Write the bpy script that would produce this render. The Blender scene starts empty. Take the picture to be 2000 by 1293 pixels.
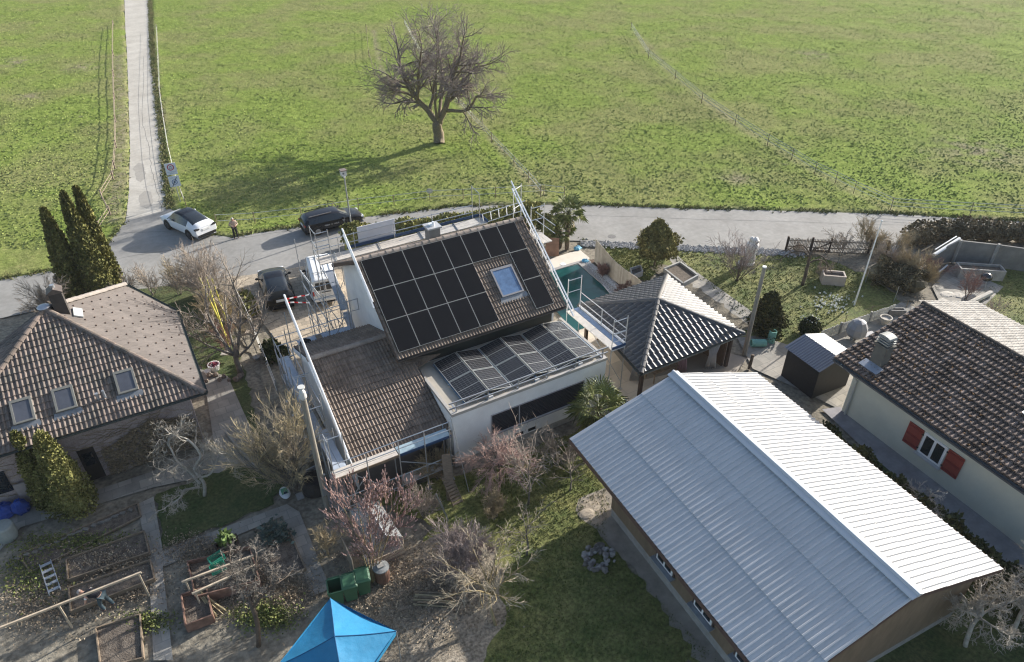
import bpy, math, random
import numpy as np
from math import sin, cos, pi, radians, sqrt, atan2, hypot
from mathutils import Vector as V, Matrix, noise as mnoise
SC = bpy.context.scene; COL = SC.collection
# ------------------------------------------------------------------ camera, sky, sun, exposure
F, CX, CY, CAMH, TH, YAW = 1387., 1000., 665.5, 25.5, radians(35.3536), radians(30)
cd = bpy.data.cameras.new("camera"); cam = bpy.data.objects.new("camera", cd); COL.objects.link(cam)
cd.sensor_width = 36; cd.lens = 36 * F / 2000; cd.shift_y = 19 / 2000; cd.clip_start = .5; cd.clip_end = 2000
cam.location = (0, 0, CAMH); cam.rotation_euler = (pi / 2 - TH, 0, -YAW); SC.camera = cam
SUN_EL, SUN_AZ = radians(20.3), radians(11)          # azimuth measured from +X
wd = bpy.data.worlds.new("World"); SC.world = wd; wd.use_nodes = True
nt = wd.node_tree; bgn = nt.nodes['Background']; sky = nt.nodes.new('ShaderNodeTexSky')
sky.sky_type = 'NISHITA'; sky.sun_disc = False; sky.sun_elevation = SUN_EL; sky.sun_rotation = pi / 2 - SUN_AZ
sky.air_density = 1.0; sky.dust_density = 2.2; sky.ozone_density = 1.0
nt.links.new(sky.outputs[0], bgn.inputs[0]); bgn.inputs[1].default_value = .108
sd = V((cos(SUN_AZ) * cos(SUN_EL), sin(SUN_AZ) * cos(SUN_EL), sin(SUN_EL)))
sl = bpy.data.lights.new("sun", 'SUN'); sl.energy = 4.7; sl.angle = radians(.53); sl.color = (1, .955, .89)
so = bpy.data.objects.new("sun", sl); COL.objects.link(so); so.rotation_euler = (-sd).to_track_quat('-Z', 'Y').to_euler(); so.location = sd * 80
SC.view_settings.view_transform = 'Standard'; SC.view_settings.look = 'None'; SC.view_settings.exposure = 1.05; SC.view_settings.gamma = 1; SC.cycles.filter_width = 1.2
# ------------------------------------------------------------------ where a direction seen from the drone meets the ground or a plane
_s, _c = sin(TH), cos(TH)
def ray(px, py):
    u = (px - CX) / F; v = (py - CY) / F; x, y, z = u, _c - v * _s, -_s - v * _c
    return V((x * cos(YAW) + y * sin(YAW), -x * sin(YAW) + y * cos(YAW), z))
def g(px, py, z=0.):
    r = ray(px, py); t = (z - CAMH) / r.z; return V((r.x * t, r.y * t, z))
def gz(px, py, p):                                   # height of a pixel above ground point p
    r = ray(px, py); q = sin(YAW) * p[0] + cos(YAW) * p[1]; t = q / (sin(YAW) * r.x + cos(YAW) * r.y); return CAMH + r.z * t
# ------------------------------------------------------------------ materials
MATS = {}
def M(name, col, rough=.8, var=.12, scale=3., col2=None, mix=.5, bump=0., bscale=30., metal=0., spec=.3, isl=0., detail=4., stretch=None, alpha=None, trans=0.):
    if name in MATS: return MATS[name]
    m = bpy.data.materials.new(name); m.use_nodes = True; t = m.node_tree; n = t.nodes; L = t.links
    b = n['Principled BSDF']; b.inputs['Roughness'].default_value = rough; b.inputs['Metallic'].default_value = metal
    b.inputs['Specular IOR Level'].default_value = spec
    tc = n.new('ShaderNodeTexCoord'); mp = n.new('ShaderNodeMapping'); L.new(tc.outputs['Object'], mp.inputs[0])
    if stretch: mp.inputs['Scale'].default_value = stretch
    nz = n.new('ShaderNodeTexNoise'); nz.inputs['Scale'].default_value = scale; nz.inputs['Detail'].default_value = detail; nz.inputs['Roughness'].default_value = .65
    L.new(mp.outputs[0], nz.inputs['Vector'])
    rp = n.new('ShaderNodeValToRGB'); c1 = V(col); c2 = V(col2) if col2 else c1 * (1 + var)
    c0 = c1 if col2 else c1 * (1 - var)
    lo, hi = (.5 - .28 * (1 - mix) , .5 + .28 * mix) if col2 else (.32, .68)
    rp.color_ramp.elements[0].position = lo; rp.color_ramp.elements[1].position = hi
    rp.color_ramp.elements[0].color = (*c0, 1); rp.color_ramp.elements[1].color = (*c2, 1)
    L.new(nz.outputs['Fac'], rp.inputs[0]); out = rp.outputs[0]
    if col2 and var:
        nz3 = n.new('ShaderNodeTexNoise'); nz3.inputs['Scale'].default_value = scale * 9; nz3.inputs['Detail'].default_value = 3
        L.new(mp.outputs[0], nz3.inputs['Vector'])
        mr = n.new('ShaderNodeMapRange'); mr.inputs[1].default_value = .3; mr.inputs[2].default_value = .7; mr.inputs[3].default_value = 1 - var; mr.inputs[4].default_value = 1 + var
        L.new(nz3.outputs['Fac'], mr.inputs[0]); mm = n.new('ShaderNodeVectorMath'); mm.operation = 'SCALE'
        L.new(out, mm.inputs[0]); L.new(mr.outputs[0], mm.inputs['Scale']); out = mm.outputs[0]
    if isl:
        ge = n.new('ShaderNodeNewGeometry'); mr = n.new('ShaderNodeMapRange'); mr.inputs[3].default_value = 1 - isl; mr.inputs[4].default_value = 1 + isl
        L.new(ge.outputs['Random Per Island'], mr.inputs[0]); mm = n.new('ShaderNodeVectorMath'); mm.operation = 'SCALE'
        L.new(out, mm.inputs[0]); L.new(mr.outputs[0], mm.inputs['Scale']); out = mm.outputs[0]
    L.new(out, b.inputs['Base Color'])
    if bump:
        nb = n.new('ShaderNodeTexNoise'); nb.inputs['Scale'].default_value = bscale; nb.inputs['Detail'].default_value = 5; L.new(mp.outputs[0], nb.inputs['Vector'])
        bp = n.new('ShaderNodeBump'); bp.inputs['Strength'].default_value = 1; bp.inputs['Distance'].default_value = bump
        L.new(nb.outputs['Fac'], bp.inputs['Height']); L.new(bp.outputs[0], b.inputs['Normal'])
    if alpha is not None: b.inputs['Alpha'].default_value = alpha
    if trans: b.inputs['Transmission Weight'].default_value = trans
    MATS[name] = m; return m
def nodes_of(m): return m.node_tree.nodes, m.node_tree.links, m.node_tree.nodes['Principled BSDF']
# ------------------------------------------------------------------ mesh builder
class MB:
    def __init__(s): s.v = []; s.f = []; s.m = []
    def add(s, vs, fs, m=0):
        o = len(s.v); s.v += [tuple(p) for p in vs]; s.f += [tuple(i + o for i in q) for q in fs]; s.m += [m] * len(fs)
    def poly(s, pts, m=0): s.add(pts, [range(len(pts))], m)
    def hexa(s, p, m=0): s.add(p, [(3, 2, 1, 0), (4, 5, 6, 7), (0, 1, 5, 4), (1, 2, 6, 5), (2, 3, 7, 6), (3, 0, 4, 7)], m)
    def box(s, x0, x1, y0, y1, z0, z1, m=0): s.hexa([(x0, y0, z0), (x1, y0, z0), (x1, y1, z0), (x0, y1, z0), (x0, y0, z1), (x1, y0, z1), (x1, y1, z1), (x0, y1, z1)], m)
    def obox(s, c, a, b, d, m=0):                    # centre, three half axes
        c, a, b, d = V(c), V(a), V(b), V(d); s.hexa([c - a - b - d, c + a - b - d, c + a + b - d, c - a + b - d, c - a - b + d, c + a - b + d, c + a + b + d, c - a + b + d], m)
    def bar(s, p0, p1, w, h, m=0, up=(0, 0, 1)):
        p0, p1 = V(p0), V(p1); d = p1 - p0; a = d.cross(V(up))
        if a.length < 1e-4: a = d.cross(V((1, 0, 0)))
        a.normalize(); b = a.cross(d).normalized(); s.obox((p0 + p1) / 2, d / 2, a * w / 2, b * h / 2, m)
    def tube(s, pts, rad, n=6, m=0, cap=True):
        pts = [V(p) for p in pts]; k = len(pts); rad = rad if hasattr(rad, '__len__') else [rad] * k
        ref = None; vs = []
        for i, p in enumerate(pts):
            d = (pts[min(i + 1, k - 1)] - pts[max(i - 1, 0)])
            if ref is None:
                ref = d.cross(V((0, 0, 1)))
                if ref.length < 1e-3 * max(d.length, 1e-6): ref = d.cross(V((1, 0, 0)))
            e2 = d.cross(ref); e2.normalize(); ref = e2.cross(d); ref.normalize()
            for j in range(n):
                a = 2 * pi * j / n; vs.append(p + (ref * cos(a) + e2 * sin(a)) * rad[i])
        fs = [(i * n + j, i * n + (j + 1) % n, (i + 1) * n + (j + 1) % n, (i + 1) * n + j) for i in range(k - 1) for j in range(n)]
        if cap: fs += [tuple(reversed(range(n))), tuple(range((k - 1) * n, k * n))]
        s.add(vs, fs, m)
    def cyl(s, c, r, h, n=16, m=0, r2=None): s.tube([V(c), V(c) + V((0, 0, h))], [r, r if r2 is None else r2], n, m)
    def lathe(s, c, prof, n=16, m=0):                # (r, z) profile
        c = V(c); vs = []
        for r, z in prof: vs += [c + V((r * cos(2 * pi * j / n), r * sin(2 * pi * j / n), z)) for j in range(n)]
        k = len(prof); s.add(vs, [(i * n + j, i * n + (j + 1) % n, (i + 1) * n + (j + 1) % n, (i + 1) * n + j) for i in range(k - 1) for j in range(n)] + [tuple(reversed(range(n))), tuple(range((k - 1) * n, k * n))], m)
    def prism(s, poly, z0, z1, m=0):
        n = len(poly); vs = [(p[0], p[1], z0) for p in poly] + [(p[0], p[1], z1) for p in poly]
        s.add(vs, [tuple(reversed(range(n))), tuple(range(n, 2 * n))] + [(i, (i + 1) % n, n + (i + 1) % n, n + i) for i in range(n)], m)
    def extr(s, poly, d, m=0):                       # planar 3-d polygon extruded along d
        n = len(poly); d = V(d); vs = [V(p) for p in poly] + [V(p) + d for p in poly]
        s.add(vs, [tuple(reversed(range(n))), tuple(range(n, 2 * n))] + [(i, (i + 1) % n, n + (i + 1) % n, n + i) for i in range(n)], m)
    def ball(s, c, r, m=0, n=10, k=6, jit=0., rng=random):
        c = V(c); r = V(r) if hasattr(r, '__len__') else V((r, r, r)); vs = []
        for i in range(k + 1):
            t = pi * i / k
            for j in range(n):
                q = 1 + (rng.uniform(-jit, jit) if jit else 0); vs.append(c + V((r.x * sin(t) * cos(2 * pi * j / n) * q, r.y * sin(t) * sin(2 * pi * j / n) * q, r.z * cos(t) * q)))
        s.add(vs, [(i * n + j, (i + 1) * n + j, (i + 1) * n + (j + 1) % n, i * n + (j + 1) % n) for i in range(k) for j in range(n)], m)
    def build(s, name, mats, parent=None, smooth=False, fix=True):
        me = bpy.data.meshes.new(name); me.from_pydata(s.v, [], s.f)
        for m in (mats if isinstance(mats, (list, tuple)) else [mats]): me.materials.append(m)
        if any(s.m): me.polygons.foreach_set('material_index', s.m)
        if smooth: me.polygons.foreach_set('use_smooth', [True] * len(s.f))
        me.update(); o = bpy.data.objects.new(name, me); COL.objects.link(o)
        if parent: par(o, parent)
        return o
def par(o, p):
    o.parent = p
    if p.type == 'EMPTY': o.matrix_parent_inverse = p.matrix_basis.inverted()
def tag(o, label, cat, group=None, kind=None):
    o['label'] = label; o['category'] = cat
    if group: o['group'] = group
    if kind: o['kind'] = kind
    return o
def struct(o): o['kind'] = 'structure'; return o
def thing(name, label, cat, loc=(0, 0, 0), rz=0., group=None):
    o = bpy.data.objects.new(name, None); COL.objects.link(o); o.empty_display_size = .3
    o.location = loc; o.rotation_euler = (0, 0, rz); return tag(o, label, cat, group)
def dup(root, loc, rz=0., label=None, group=None, scale=1.):
    def cp(o, p):
        c = o.copy(); COL.objects.link(c)
        if p: c.parent = p
        for ch in KIDS.get(o.name, [q for q in bpy.data.objects if q.parent == o]): cp(ch, c)
        return c
    r = cp(root, None); r.location = loc; r.rotation_euler = (0, 0, rz); r.scale = (scale,) * 3
    if label: r['label'] = label
    if group: r['group'] = group
    return r
KIDS = {}
def quick(name, label, cat, mb, mat, group=None, smooth=False): return tag(mb.build(name, mat, smooth=smooth), label, cat, group)
def rot2(p, a): return (p[0] * cos(a) - p[1] * sin(a), p[0] * sin(a) + p[1] * cos(a))
# common materials
steel = M('galvanised_steel', (.42, .44, .46), .38, .1, 8, metal=.65, spec=.5)
alu = M('white_aluminium', (.82, .83, .84), .3, .04, 5, metal=.25, spec=.5)
deckm = M('scaffold_plank', (.5, .46, .41), .75, .18, 4, stretch=(1, 6, 6))
alu_deck = M('scaffold_alu_deck', (.42, .45, .5), .5, .12, 7, metal=.3)
bluem = M('blue_toe_board', (.03, .065, .14), .5, .15, 6)
wht = M('white_render', (.74, .74, .72), .85, .07, 1.1, bump=.002, bscale=60)
conc = M('concrete_grey', (.3, .29, .27), .9, .18, 3, bump=.004, bscale=40)
woodm = M('weathered_wood', (.22, .17, .12), .85, .3, 5, stretch=(1, 1, 8), bump=.003)
woodl = M('pale_timber', (.5, .41, .3), .75, .2, 5)
woodd = M('dark_timber', (.07, .05, .04), .8, .25, 6)
blackm = M('black_plastic', (.015, .015, .016), .5, .1, 8)
glassd = M('dark_glass', (.02, .025, .03), .05, .1, 2, spec=.8)
pvcw = M('white_frame', (.8, .8, .79), .4, .03, 4)
# ------------------------------------------------------------------ the setting: ground, meadow, roads
def flat(name, pts, z, mat, world=False, rough=0.):
    P = [(p[0], p[1]) if world else tuple(g(p[0], p[1])[:2]) for p in pts]
    if rough:
        rr = random.Random(name); Q = []
        for a, b_ in zip(P, P[1:] + P[:1]):
            d = V((b_[0] - a[0], b_[1] - a[1])); k = max(1, min(60, int(d.length / .35))); nrm = V((-d.y, d.x)) / max(d.length, 1e-6)
            for i in range(k): o = (rr.gauss(0, rough) if i else 0); Q.append((a[0] + d.x * i / k + nrm.x * o, a[1] + d.y * i / k + nrm.y * o))
        P = Q
    mb = MB(); mb.poly([(x, y, z) for x, y in P]); return struct(mb.build(name, mat))
def C(x, y): return rot2((x, y), -YAW)              # camera-aligned metres to world
m_soil = M('garden_soil', (.165, .145, .112), .95, .35, .55, (.27, .24, .185), .55, bump=.03, bscale=9)
m_asph = M('asphalt', (.235, .228, .213), .9, .09, .3, (.29, .282, .265), .5, bump=.004, bscale=60)
m_lane = M('pale_concrete_road', (.37, .345, .3), .9, .09, .35, (.46, .435, .385), .5, bump=.003, bscale=50)
m_lawn = M('lawn_grass', (.09, .115, .032), .95, .45, .7, (.19, .185, .065), .5, bump=.05, bscale=14)
m_lawn2 = M('dull_lawn_grass', (.05, .075, .024), .95, .4, .8, (.09, .1, .04), .5, bump=.04, bscale=14)
m_path = M('slab_path', (.3, .285, .255), .9, .16, 1.2, bump=.006, bscale=25)
def slab(m, sx, sy, dark=.45, rz=0., w=.03):         # joints of slabs, in world metres
    n, L, b = nodes_of(m); src = b.inputs['Base Color'].links[0].from_socket
    tc = n.new('ShaderNodeTexCoord'); mp = n.new('ShaderNodeMapping'); mp.inputs['Rotation'].default_value = (0, 0, rz); L.new(tc.outputs['Object'], mp.inputs[0])
    bk = n.new('ShaderNodeTexBrick'); bk.inputs['Scale'].default_value = 1; bk.inputs['Brick Width'].default_value = sx; bk.inputs['Row Height'].default_value = sy
    bk.inputs['Mortar Size'].default_value = w; bk.inputs['Color1'].default_value = (.8, .8, .8, 1); bk.inputs['Color2'].default_value = (1.15, 1.12, 1.08, 1); bk.inputs['Mortar'].default_value = (dark,) * 3 + (1,)
    L.new(mp.outputs[0], bk.inputs['Vector']); mm = n.new('ShaderNodeVectorMath'); mm.operation = 'MULTIPLY'
    L.new(src, mm.inputs[0]); L.new(bk.outputs['Color'], mm.inputs[1]); L.new(mm.outputs[0], b.inputs['Base Color'])
slab(m_path, .6, .6, .72, w=.016)
m_pave = M('sandstone_paving', (.42, .36, .28), .9, .14, 2.2, bump=.006, bscale=30); slab(m_pave, .55, .36, .6, rz=.05, w=.02)
m_terr = M('terrace_slabs', (.56, .5, .42), .85, .06, 1.5, bump=.002); slab(m_terr, 1.2, .9, .8, w=.012)
m_grav = M('white_gravel', (.5, .5, .49), .9, .5, 22, bump=.03, bscale=30)
gp = [C(-400, -60), C(400, -60), C(500, 900), C(-500, 900)]
flat('ground', gp, -.06, m_soil, True)
# road outlines (photograph directions cast on the ground)
road_n = [(-700, 590), (-200, 568), (0, 546), (104, 529), (160, 512), (212, 474), (226, 458), (246, 431)]
road_n2 = [(333, 408), (352, 420), (372, 440), (392, 455), (410, 458), (454, 464), (498, 456), (586, 443), (714, 424), (830, 410), (900, 403), (1000, 400.5), (1064, 400), (1130, 400), (1371, 408), (1500, 411), (1740, 418), (2000, 433), (2300, 458), (2800, 505)]
road_s = [(2800, 545), (2300, 487), (2000, 461), (1790, 468), (1740, 497), (1560, 489), (1500, 487), (1371, 482), (1240, 476), (1120, 470), (1000, 470), (830, 490), (700, 512), (586, 522), (482, 538), (441, 541), (300, 562), (257, 566), (0, 622), (-250, 655), (-700, 720)]
flat('road', road_n + road_n2 + road_s, .008, m_asph)
lane_l = [(246, 431), (252, 371), (254, 289), (251, 190), (248, 103), (245, 60), (243, 0), (240, -60)]
lane_r = [(288, -60), (294, 0), (297, 60), (299, 103), (307, 170), (315, 235), (322, 303), (330, 384), (333, 408)]
flat('lane', lane_l + lane_r, .012, m_lane)
# cracks across the lane
mb = MB(); rc = random.Random(4)
def crack(a, b, n=8, w=.03):
    a, b = g(*a), g(*b); q = []
    for i in range(n + 1):
        p = a.lerp(b, i / n) + V((rc.uniform(-.08, .08), rc.uniform(-.08, .08), 0)); p.z = .016; q.append(p)
    for p, r in zip(q, q[1:]):
        d = (r - p).normalized().cross(V((0, 0, 1))) * w / 2; mb.poly([p - d, r - d, r + d, p + d])
for a, b in (((281, 110), (278, 240)), ((278, 240), (290, 285)), ((290, 285), (298, 340)), ((298, 340), (317, 412)), ((250, 430), (330, 405)), ((298, 352), (326, 345)), ((268, 293), (318, 282)), ((270, 188), (308, 180)), ((276, 240), (316, 233)), ((300, 395), (332, 388)), ((230, 505), (470, 466)), ((240, 455), (320, 452)), ((470, 466), (714, 426)), ((1140, 421), (1990, 447))): crack(a, b)
struct(mb.build('road_cracks', M('crack_tar', (.13, .125, .12), .9)))
pm = M('worn_asphalt_patch', (.31, .292, .26), .95, .08, 1.5)
for nm_, q_ in (('lane_patch', [(262, 326), (270, 318), (279, 320), (284, 336), (283, 350), (275, 356), (267, 352), (263, 340)]), ('lane_patch', [(272, 382), (282, 373), (295, 375), (299, 390), (297, 402), (286, 408), (275, 404), (271, 394)])): flat(nm_, q_, .014, pm, rough=.06)
mb = MB(); c_ = g(1195, 462); mb.cyl((c_.x, c_.y, .009), .32, .008, 20); struct(mb.build('manhole_cover', M('iron_cover', (.16, .155, .15), .7, .2, 8)))
# driveway, terraces, paths, lawns
flat('driveway', [(441, 541), (482, 538), (586, 521), (700, 504), (760, 560), (760, 700), (640, 760), (612, 800), (560, 690), (505, 620), (470, 575)], .012, m_pave)
flat('verge', [(414, 562), (441, 541), (520, 650), (565, 720), (620, 830), (640, 990), (600, 985), (520, 760), (440, 600)], .006, m_soil, rough=.11)
flat('house_side_path', [(565, 705), (612, 790), (660, 900), (690, 1000), (640, 990), (600, 830), (545, 700)], .009, m_path)
flat('yard_left', [(257, 566), (300, 560), (414, 562), (470, 700), (520, 900), (430, 790), (380, 700), (300, 610)], .005, m_lawn2, rough=.11)
flat('path_left_house', [(388, 720), (445, 735), (520, 905), (300, 952), (40, 1030), (0, 1075), (0, 1000), (180, 960), (420, 880), (405, 780)], .008, m_path)
flat('lawn_left_garden', [(305, 965), (470, 905), (560, 935), (535, 985), (315, 1075)], .011, m_lawn2, rough=.11)
flat('path_cross', [(268, 985), (300, 970), (318, 1075), (560, 985), (585, 1000), (645, 1150), (610, 1165), (552, 1008), (318, 1108), (338, 1290), (300, 1290), (290, 1090)], .014, m_path)
flat('lawn_centre', [(700, 970), (890, 930), (1130, 840), (1190, 960), (1190, 1060), (1420, 1300), (760, 1300), (760, 1150), (850, 1030)], .005, m_lawn, rough=.11)
flat('gravel_by_barn', [(1130, 975), (1190, 950), (1400, 1190), (1480, 1310), (1380, 1310), (1230, 1100), (1130, 1010)], .009, M('grey_grit', (.27, .24, .2), .95, .2, 1.5, bump=.02, bscale=20), rough=.11)
flat('dirt_patch', [(1128, 990), (1150, 975), (1184, 965), (1188, 1010), (1165, 1028), (1135, 1015)], .013, M('dry_dirt', (.34, .29, .23), .95, .15, 3, bump=.02), rough=.11)
flat('leafy_bed', [(690, 1130), (770, 1075), (850, 1045), (905, 1040), (950, 1065), (985, 1110), (975, 1150), (990, 1200), (960, 1250), (940, 1300), (640, 1300), (740, 1200)], .008, M('leaf_litter', (.18, .15, .11), .95, .5, .9, (.3, .255, .195), .4, bump=.03, bscale=25), rough=.11)
flat('terrace', [(1090, 640), (1185, 690), (1250, 640), (1460, 700), (1390, 790), (1240, 800), (1180, 830), (1130, 790)], .012, M('taupe_slabs', (.3, .265, .22), .85, .06, 1.5))
flat('terrace_walkway', [(1120, 610), (1160, 640), (1245, 745), (1310, 730), (1225, 790), (1140, 690)], .018, m_terr)
flat('pool_deck', [(1070, 508), (1112, 494), (1133, 489), (1152, 505), (1137, 517), (1127, 517), (1080, 532)], .03, M('cream_slabs', (.6, .55, .47), .8, .05, 2))
flat('lawn_right_garden', [(1120, 462), (1240, 482), (1371, 490), (1500, 498), (1600, 500), (1720, 545), (1770, 585), (1640, 640), (1560, 680), (1440, 660), (1330, 560), (1300, 520), (1160, 480)], .005, m_lawn, rough=.11)
flat('lawn_by_wavy_fence', [(1172, 478), (1240, 484), (1300, 498), (1294, 520), (1268, 548), (1236, 545), (1205, 520), (1184, 498)], .006, m_lawn, rough=.1)
flat('lawn_far_right', [(1870, 620), (1990, 500), (2300, 520), (2500, 800), (2000, 720)], .007, m_lawn, rough=.11)
flat('gravel_strip', [(1134, 472), (1371, 483), (1500, 488), (1570, 492), (1560, 500), (1371, 491), (1240, 483), (1134, 479)], .011, M('road_gravel', (.34, .335, .33), .9, .5, 14, bump=.04, bscale=20))
flat('garden_path_right', [(1300, 497), (1316, 492), (1345, 520), (1470, 610), (1480, 650), (1440, 640), (1365, 585)], .013, m_path)
flat('veg_bed_right', [(1268, 520), (1303, 518), (1400, 590), (1470, 640), (1440, 650), (1330, 575)], .016, M('dug_soil', (.16, .14, .105), .95, .4, 3, bump=.04, bscale=14), rough=.11)
flat('yard_right', [(1440, 660), (1480, 655), (1560, 680), (1660, 640), (1760, 590), (1900, 640), (1640, 800), (1560, 760), (1470, 720)], .009, m_path)
flat('soil_strip_right', [(1600, 500), (1690, 500), (1790, 590), (1760, 590), (1720, 548)], .012, m_soil, rough=.11)
flat('bbq_yard', [(1820, 560), (1860, 520), (1960, 560), (1900, 620), (1860, 640)], .012, m_path)
flat('pool_gravel', [(1139, 516), (1152, 511), (1225, 572), (1245, 590), (1200, 586)], .02, m_grav, rough=.11)
flat('bed_by_fence', [(1152, 508), (1165, 505), (1290, 590), (1240, 592), (1222, 570)], .014, M('bark_mulch', (.11, .075, .055), .95, .4, 6, bump=.03, bscale=20), rough=.11)
flat('slab_walk_house_right', [(1605, 800), (1640, 795), (1700, 840), (2020, 1090), (2060, 1160), (1960, 1110), (1690, 880)], .03, M('bluish_concrete', (.27, .26, .27), .85, .18, 1.5, bump=.003))
flat('grass_behind_barn', [(1700, 880), (1960, 1110), (2200, 1400), (1700, 1400), (1400, 900), (1600, 850)], .006, m_lawn2, rough=.11)
# ---- meadow: one displaced sheet
RN = [tuple(g(*p)[:2]) for p in road_n + road_n2]
RS = [tuple(g(*p)[:2]) for p in road_s]
LN = [tuple(g(*p)[:2]) for p in lane_l + lane_r]
def inside(X, Y, poly):
    r = np.zeros(X.shape, bool); n = len(poly)
    for i in range(n):
        x0, y0 = poly[i]; x1, y1 = poly[(i + 1) % n]
        if y0 == y1: continue
        r ^= ((y0 > Y) != (y1 > Y)) & (X < (x1 - x0) * (Y - y0) / (y1 - y0) + x0)
    return r
def dist(X, Y, line):
    d = np.full(X.shape, 1e9)
    for (x0, y0), (x1, y1) in zip(line, line[1:]):
        L2 = (x1 - x0) ** 2 + (y1 - y0) ** 2 + 1e-9; t = np.clip(((X - x0) * (x1 - x0) + (Y - y0) * (y1 - y0)) / L2, 0, 1)
        d = np.minimum(d, np.hypot(X - x0 - t * (x1 - x0), Y - y0 - t * (y1 - y0)))
    return d
rn = np.random.default_rng(7)
def vnoise(X, Y, s, seed):
    T = np.random.default_rng(seed).random((256, 256)); x = X / s + 1000.3; y = Y / s + 1000.7; i = np.floor(x).astype(int); j = np.floor(y).astype(int); u = x - i; v = y - j
    u = u * u * (3 - 2 * u); v = v * v * (3 - 2 * v); q = lambda a, b: T[a % 256, b % 256]
    return (q(i, j) * (1 - u) + q(i + 1, j) * u) * (1 - v) + (q(i, j + 1) * (1 - u) + q(i + 1, j + 1) * u) * v
ys = [43.]
while ys[-1] < 420: ys.append(ys[-1] * (1.0042 if ys[-1] < 150 else 1.03))
ys = np.array(ys); us = np.linspace(-1.25, 1.25, 640); Yc, Uc = np.meshgrid(ys, us, indexing='ij'); Xc = Yc * Uc
# camera-aligned metres to world
MX = Xc * cos(YAW) + Yc * sin(YAW); MY = -Xc * sin(YAW) + Yc * cos(YAW)
dn = dist(MX, MY, RN); dl = dist(MX, MY, LN); ins = inside(MX, MY, LN)
BEL = inside(MX, MY, RN + RS + [tuple(g(-700, 720)[:2])]) | inside(MX, MY, RN + [C(300, 30)[:2], C(0, -60)[:2], C(-300, 0)[:2]])
dm = np.minimum(dn, dl); on = ~(ins | BEL)
bank = np.clip(dm / .5, 0, 1)
def meadow_h(X, Y):
    t = np.maximum(vnoise(X, Y, .5, 1) - .3, 0) * .08 * np.maximum(.15, 1.5 * vnoise(X, Y, 9, 2) * vnoise(X, Y, 2.3, 4) + .02) + vnoise(X, Y, 2.6, 3) * .1 + vnoise(X, Y, .28, 5) * .05
    return .03 + t
Hm = np.where(on, (-.05 + meadow_h(MX, MY)) * bank + .05 * (dm < 1.2) * vnoise(MX, MY, .5, 8), -.12)
nr, nc = Hm.shape; idx = np.arange(nr * nc).reshape(nr, nc)
keep = on[:-1, :-1] | on[1:, :-1] | on[:-1, 1:] | on[1:, 1:]
qf = np.stack([idx[:-1, :-1], idx[:-1, 1:], idx[1:, 1:], idx[1:, :-1]], -1)[keep]
me = bpy.data.meshes.new('meadow'); me.from_pydata(np.stack([MX, MY, Hm], -1).reshape(-1, 3).tolist(), [], qf.tolist())
me.polygons.foreach_set('use_smooth', [True] * len(me.polygons))
m_mead = M('meadow_grass', (.1, .135, .034), .95, .0, .12)
n, L, b = nodes_of(m_mead); tc = n.new('ShaderNodeTexCoord')
def nz(sc, det=4, rough=.6):
    q = n.new('ShaderNodeTexNoise'); q.inputs['Scale'].default_value = sc; q.inputs['Detail'].default_value = det; q.inputs['Roughness'].default_value = rough; L.new(tc.outputs['Object'], q.inputs['Vector']); return q.outputs['Fac']
def ramp(src, lo, hi, c0, c1):
    r = n.new('ShaderNodeValToRGB'); r.color_ramp.elements[0].position = lo; r.color_ramp.elements[1].position = hi; r.color_ramp.elements[0].color = (*c0, 1); r.color_ramp.elements[1].color = (*c1, 1); L.new(src, r.inputs[0]); return r.outputs[0]
def mixc(f, a, b_):
    x = n.new('ShaderNodeMix'); x.data_type = 'RGBA'; L.new(f, x.inputs[0]); L.new(a, x.inputs[6]); L.new(b_, x.inputs[7]); return x.outputs[2]
ca = ramp(nz(1.6, 6, .75), .36, .66, (.125, .185, .034), (.285, .345, .09))
cb = ramp(nz(2.2, 6, .75), .34, .66, (.14, .17, .05), (.31, .31, .125))
cc = ramp(nz(3.5, 5, .8), .35, .65, (.14, .12, .07), (.3, .27, .19))
c1 = mixc(ramp(nz(.09, 3), .42, .6, (0,) * 3, (1,) * 3), ca, cb)
c2 = mixc(ramp(nz(.17, 5, .7), .665, .74, (0,) * 3, (.75,) * 3), c1, cc)
at = n.new('ShaderNodeAttribute'); at.attribute_name = 'worn'; worn = ramp(nz(2.5, 5, .7), .35, .65, (.15, .12, .08), (.38, .34, .23)); c2 = mixc(at.outputs['Fac'], c2, worn)
mr = n.new('ShaderNodeMapRange'); mr.inputs[1].default_value = .36; mr.inputs[2].default_value = .62; mr.inputs[3].default_value = .56; mr.inputs[4].default_value = 1.16; L.new(nz(4.5, 8, .85), mr.inputs[0]); mm = n.new('ShaderNodeVectorMath'); mm.operation = 'SCALE'; L.new(c2, mm.inputs[0]); L.new(mr.outputs[0], mm.inputs['Scale'])
L.new(mm.outputs[0], b.inputs['Base Color']); b.inputs['Specular IOR Level'].default_value = .02
bp = n.new('ShaderNodeBump'); bp.inputs['Distance'].default_value = .07; L.new(nz(6, 7, .8), bp.inputs['Height']); L.new(bp.outputs[0], b.inputs['Normal'])
WL = [[(1056, 386), (960, 280), (883, 192), (815, 100), (790, 50)], [(1232, 60), (1318, 157), (1435, 246), (1545, 314), (1666, 380), (1738, 413)], [(724, 60), (738, 130), (760, 172)]]
wn = np.zeros(MX.shape)
for ln, wd_, st_ in zip(WL, (.5, .75, .4), (.75, .5, .8)): wn = np.maximum(wn, st_ * np.exp(-(dist(MX - .35, MY + .2, [tuple(g(*p)[:2]) for p in ln]) / wd_) ** 2) * np.clip(.35 + 1.1 * vnoise(MX, MY, 1.4, 31), 0, 1))
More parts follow.
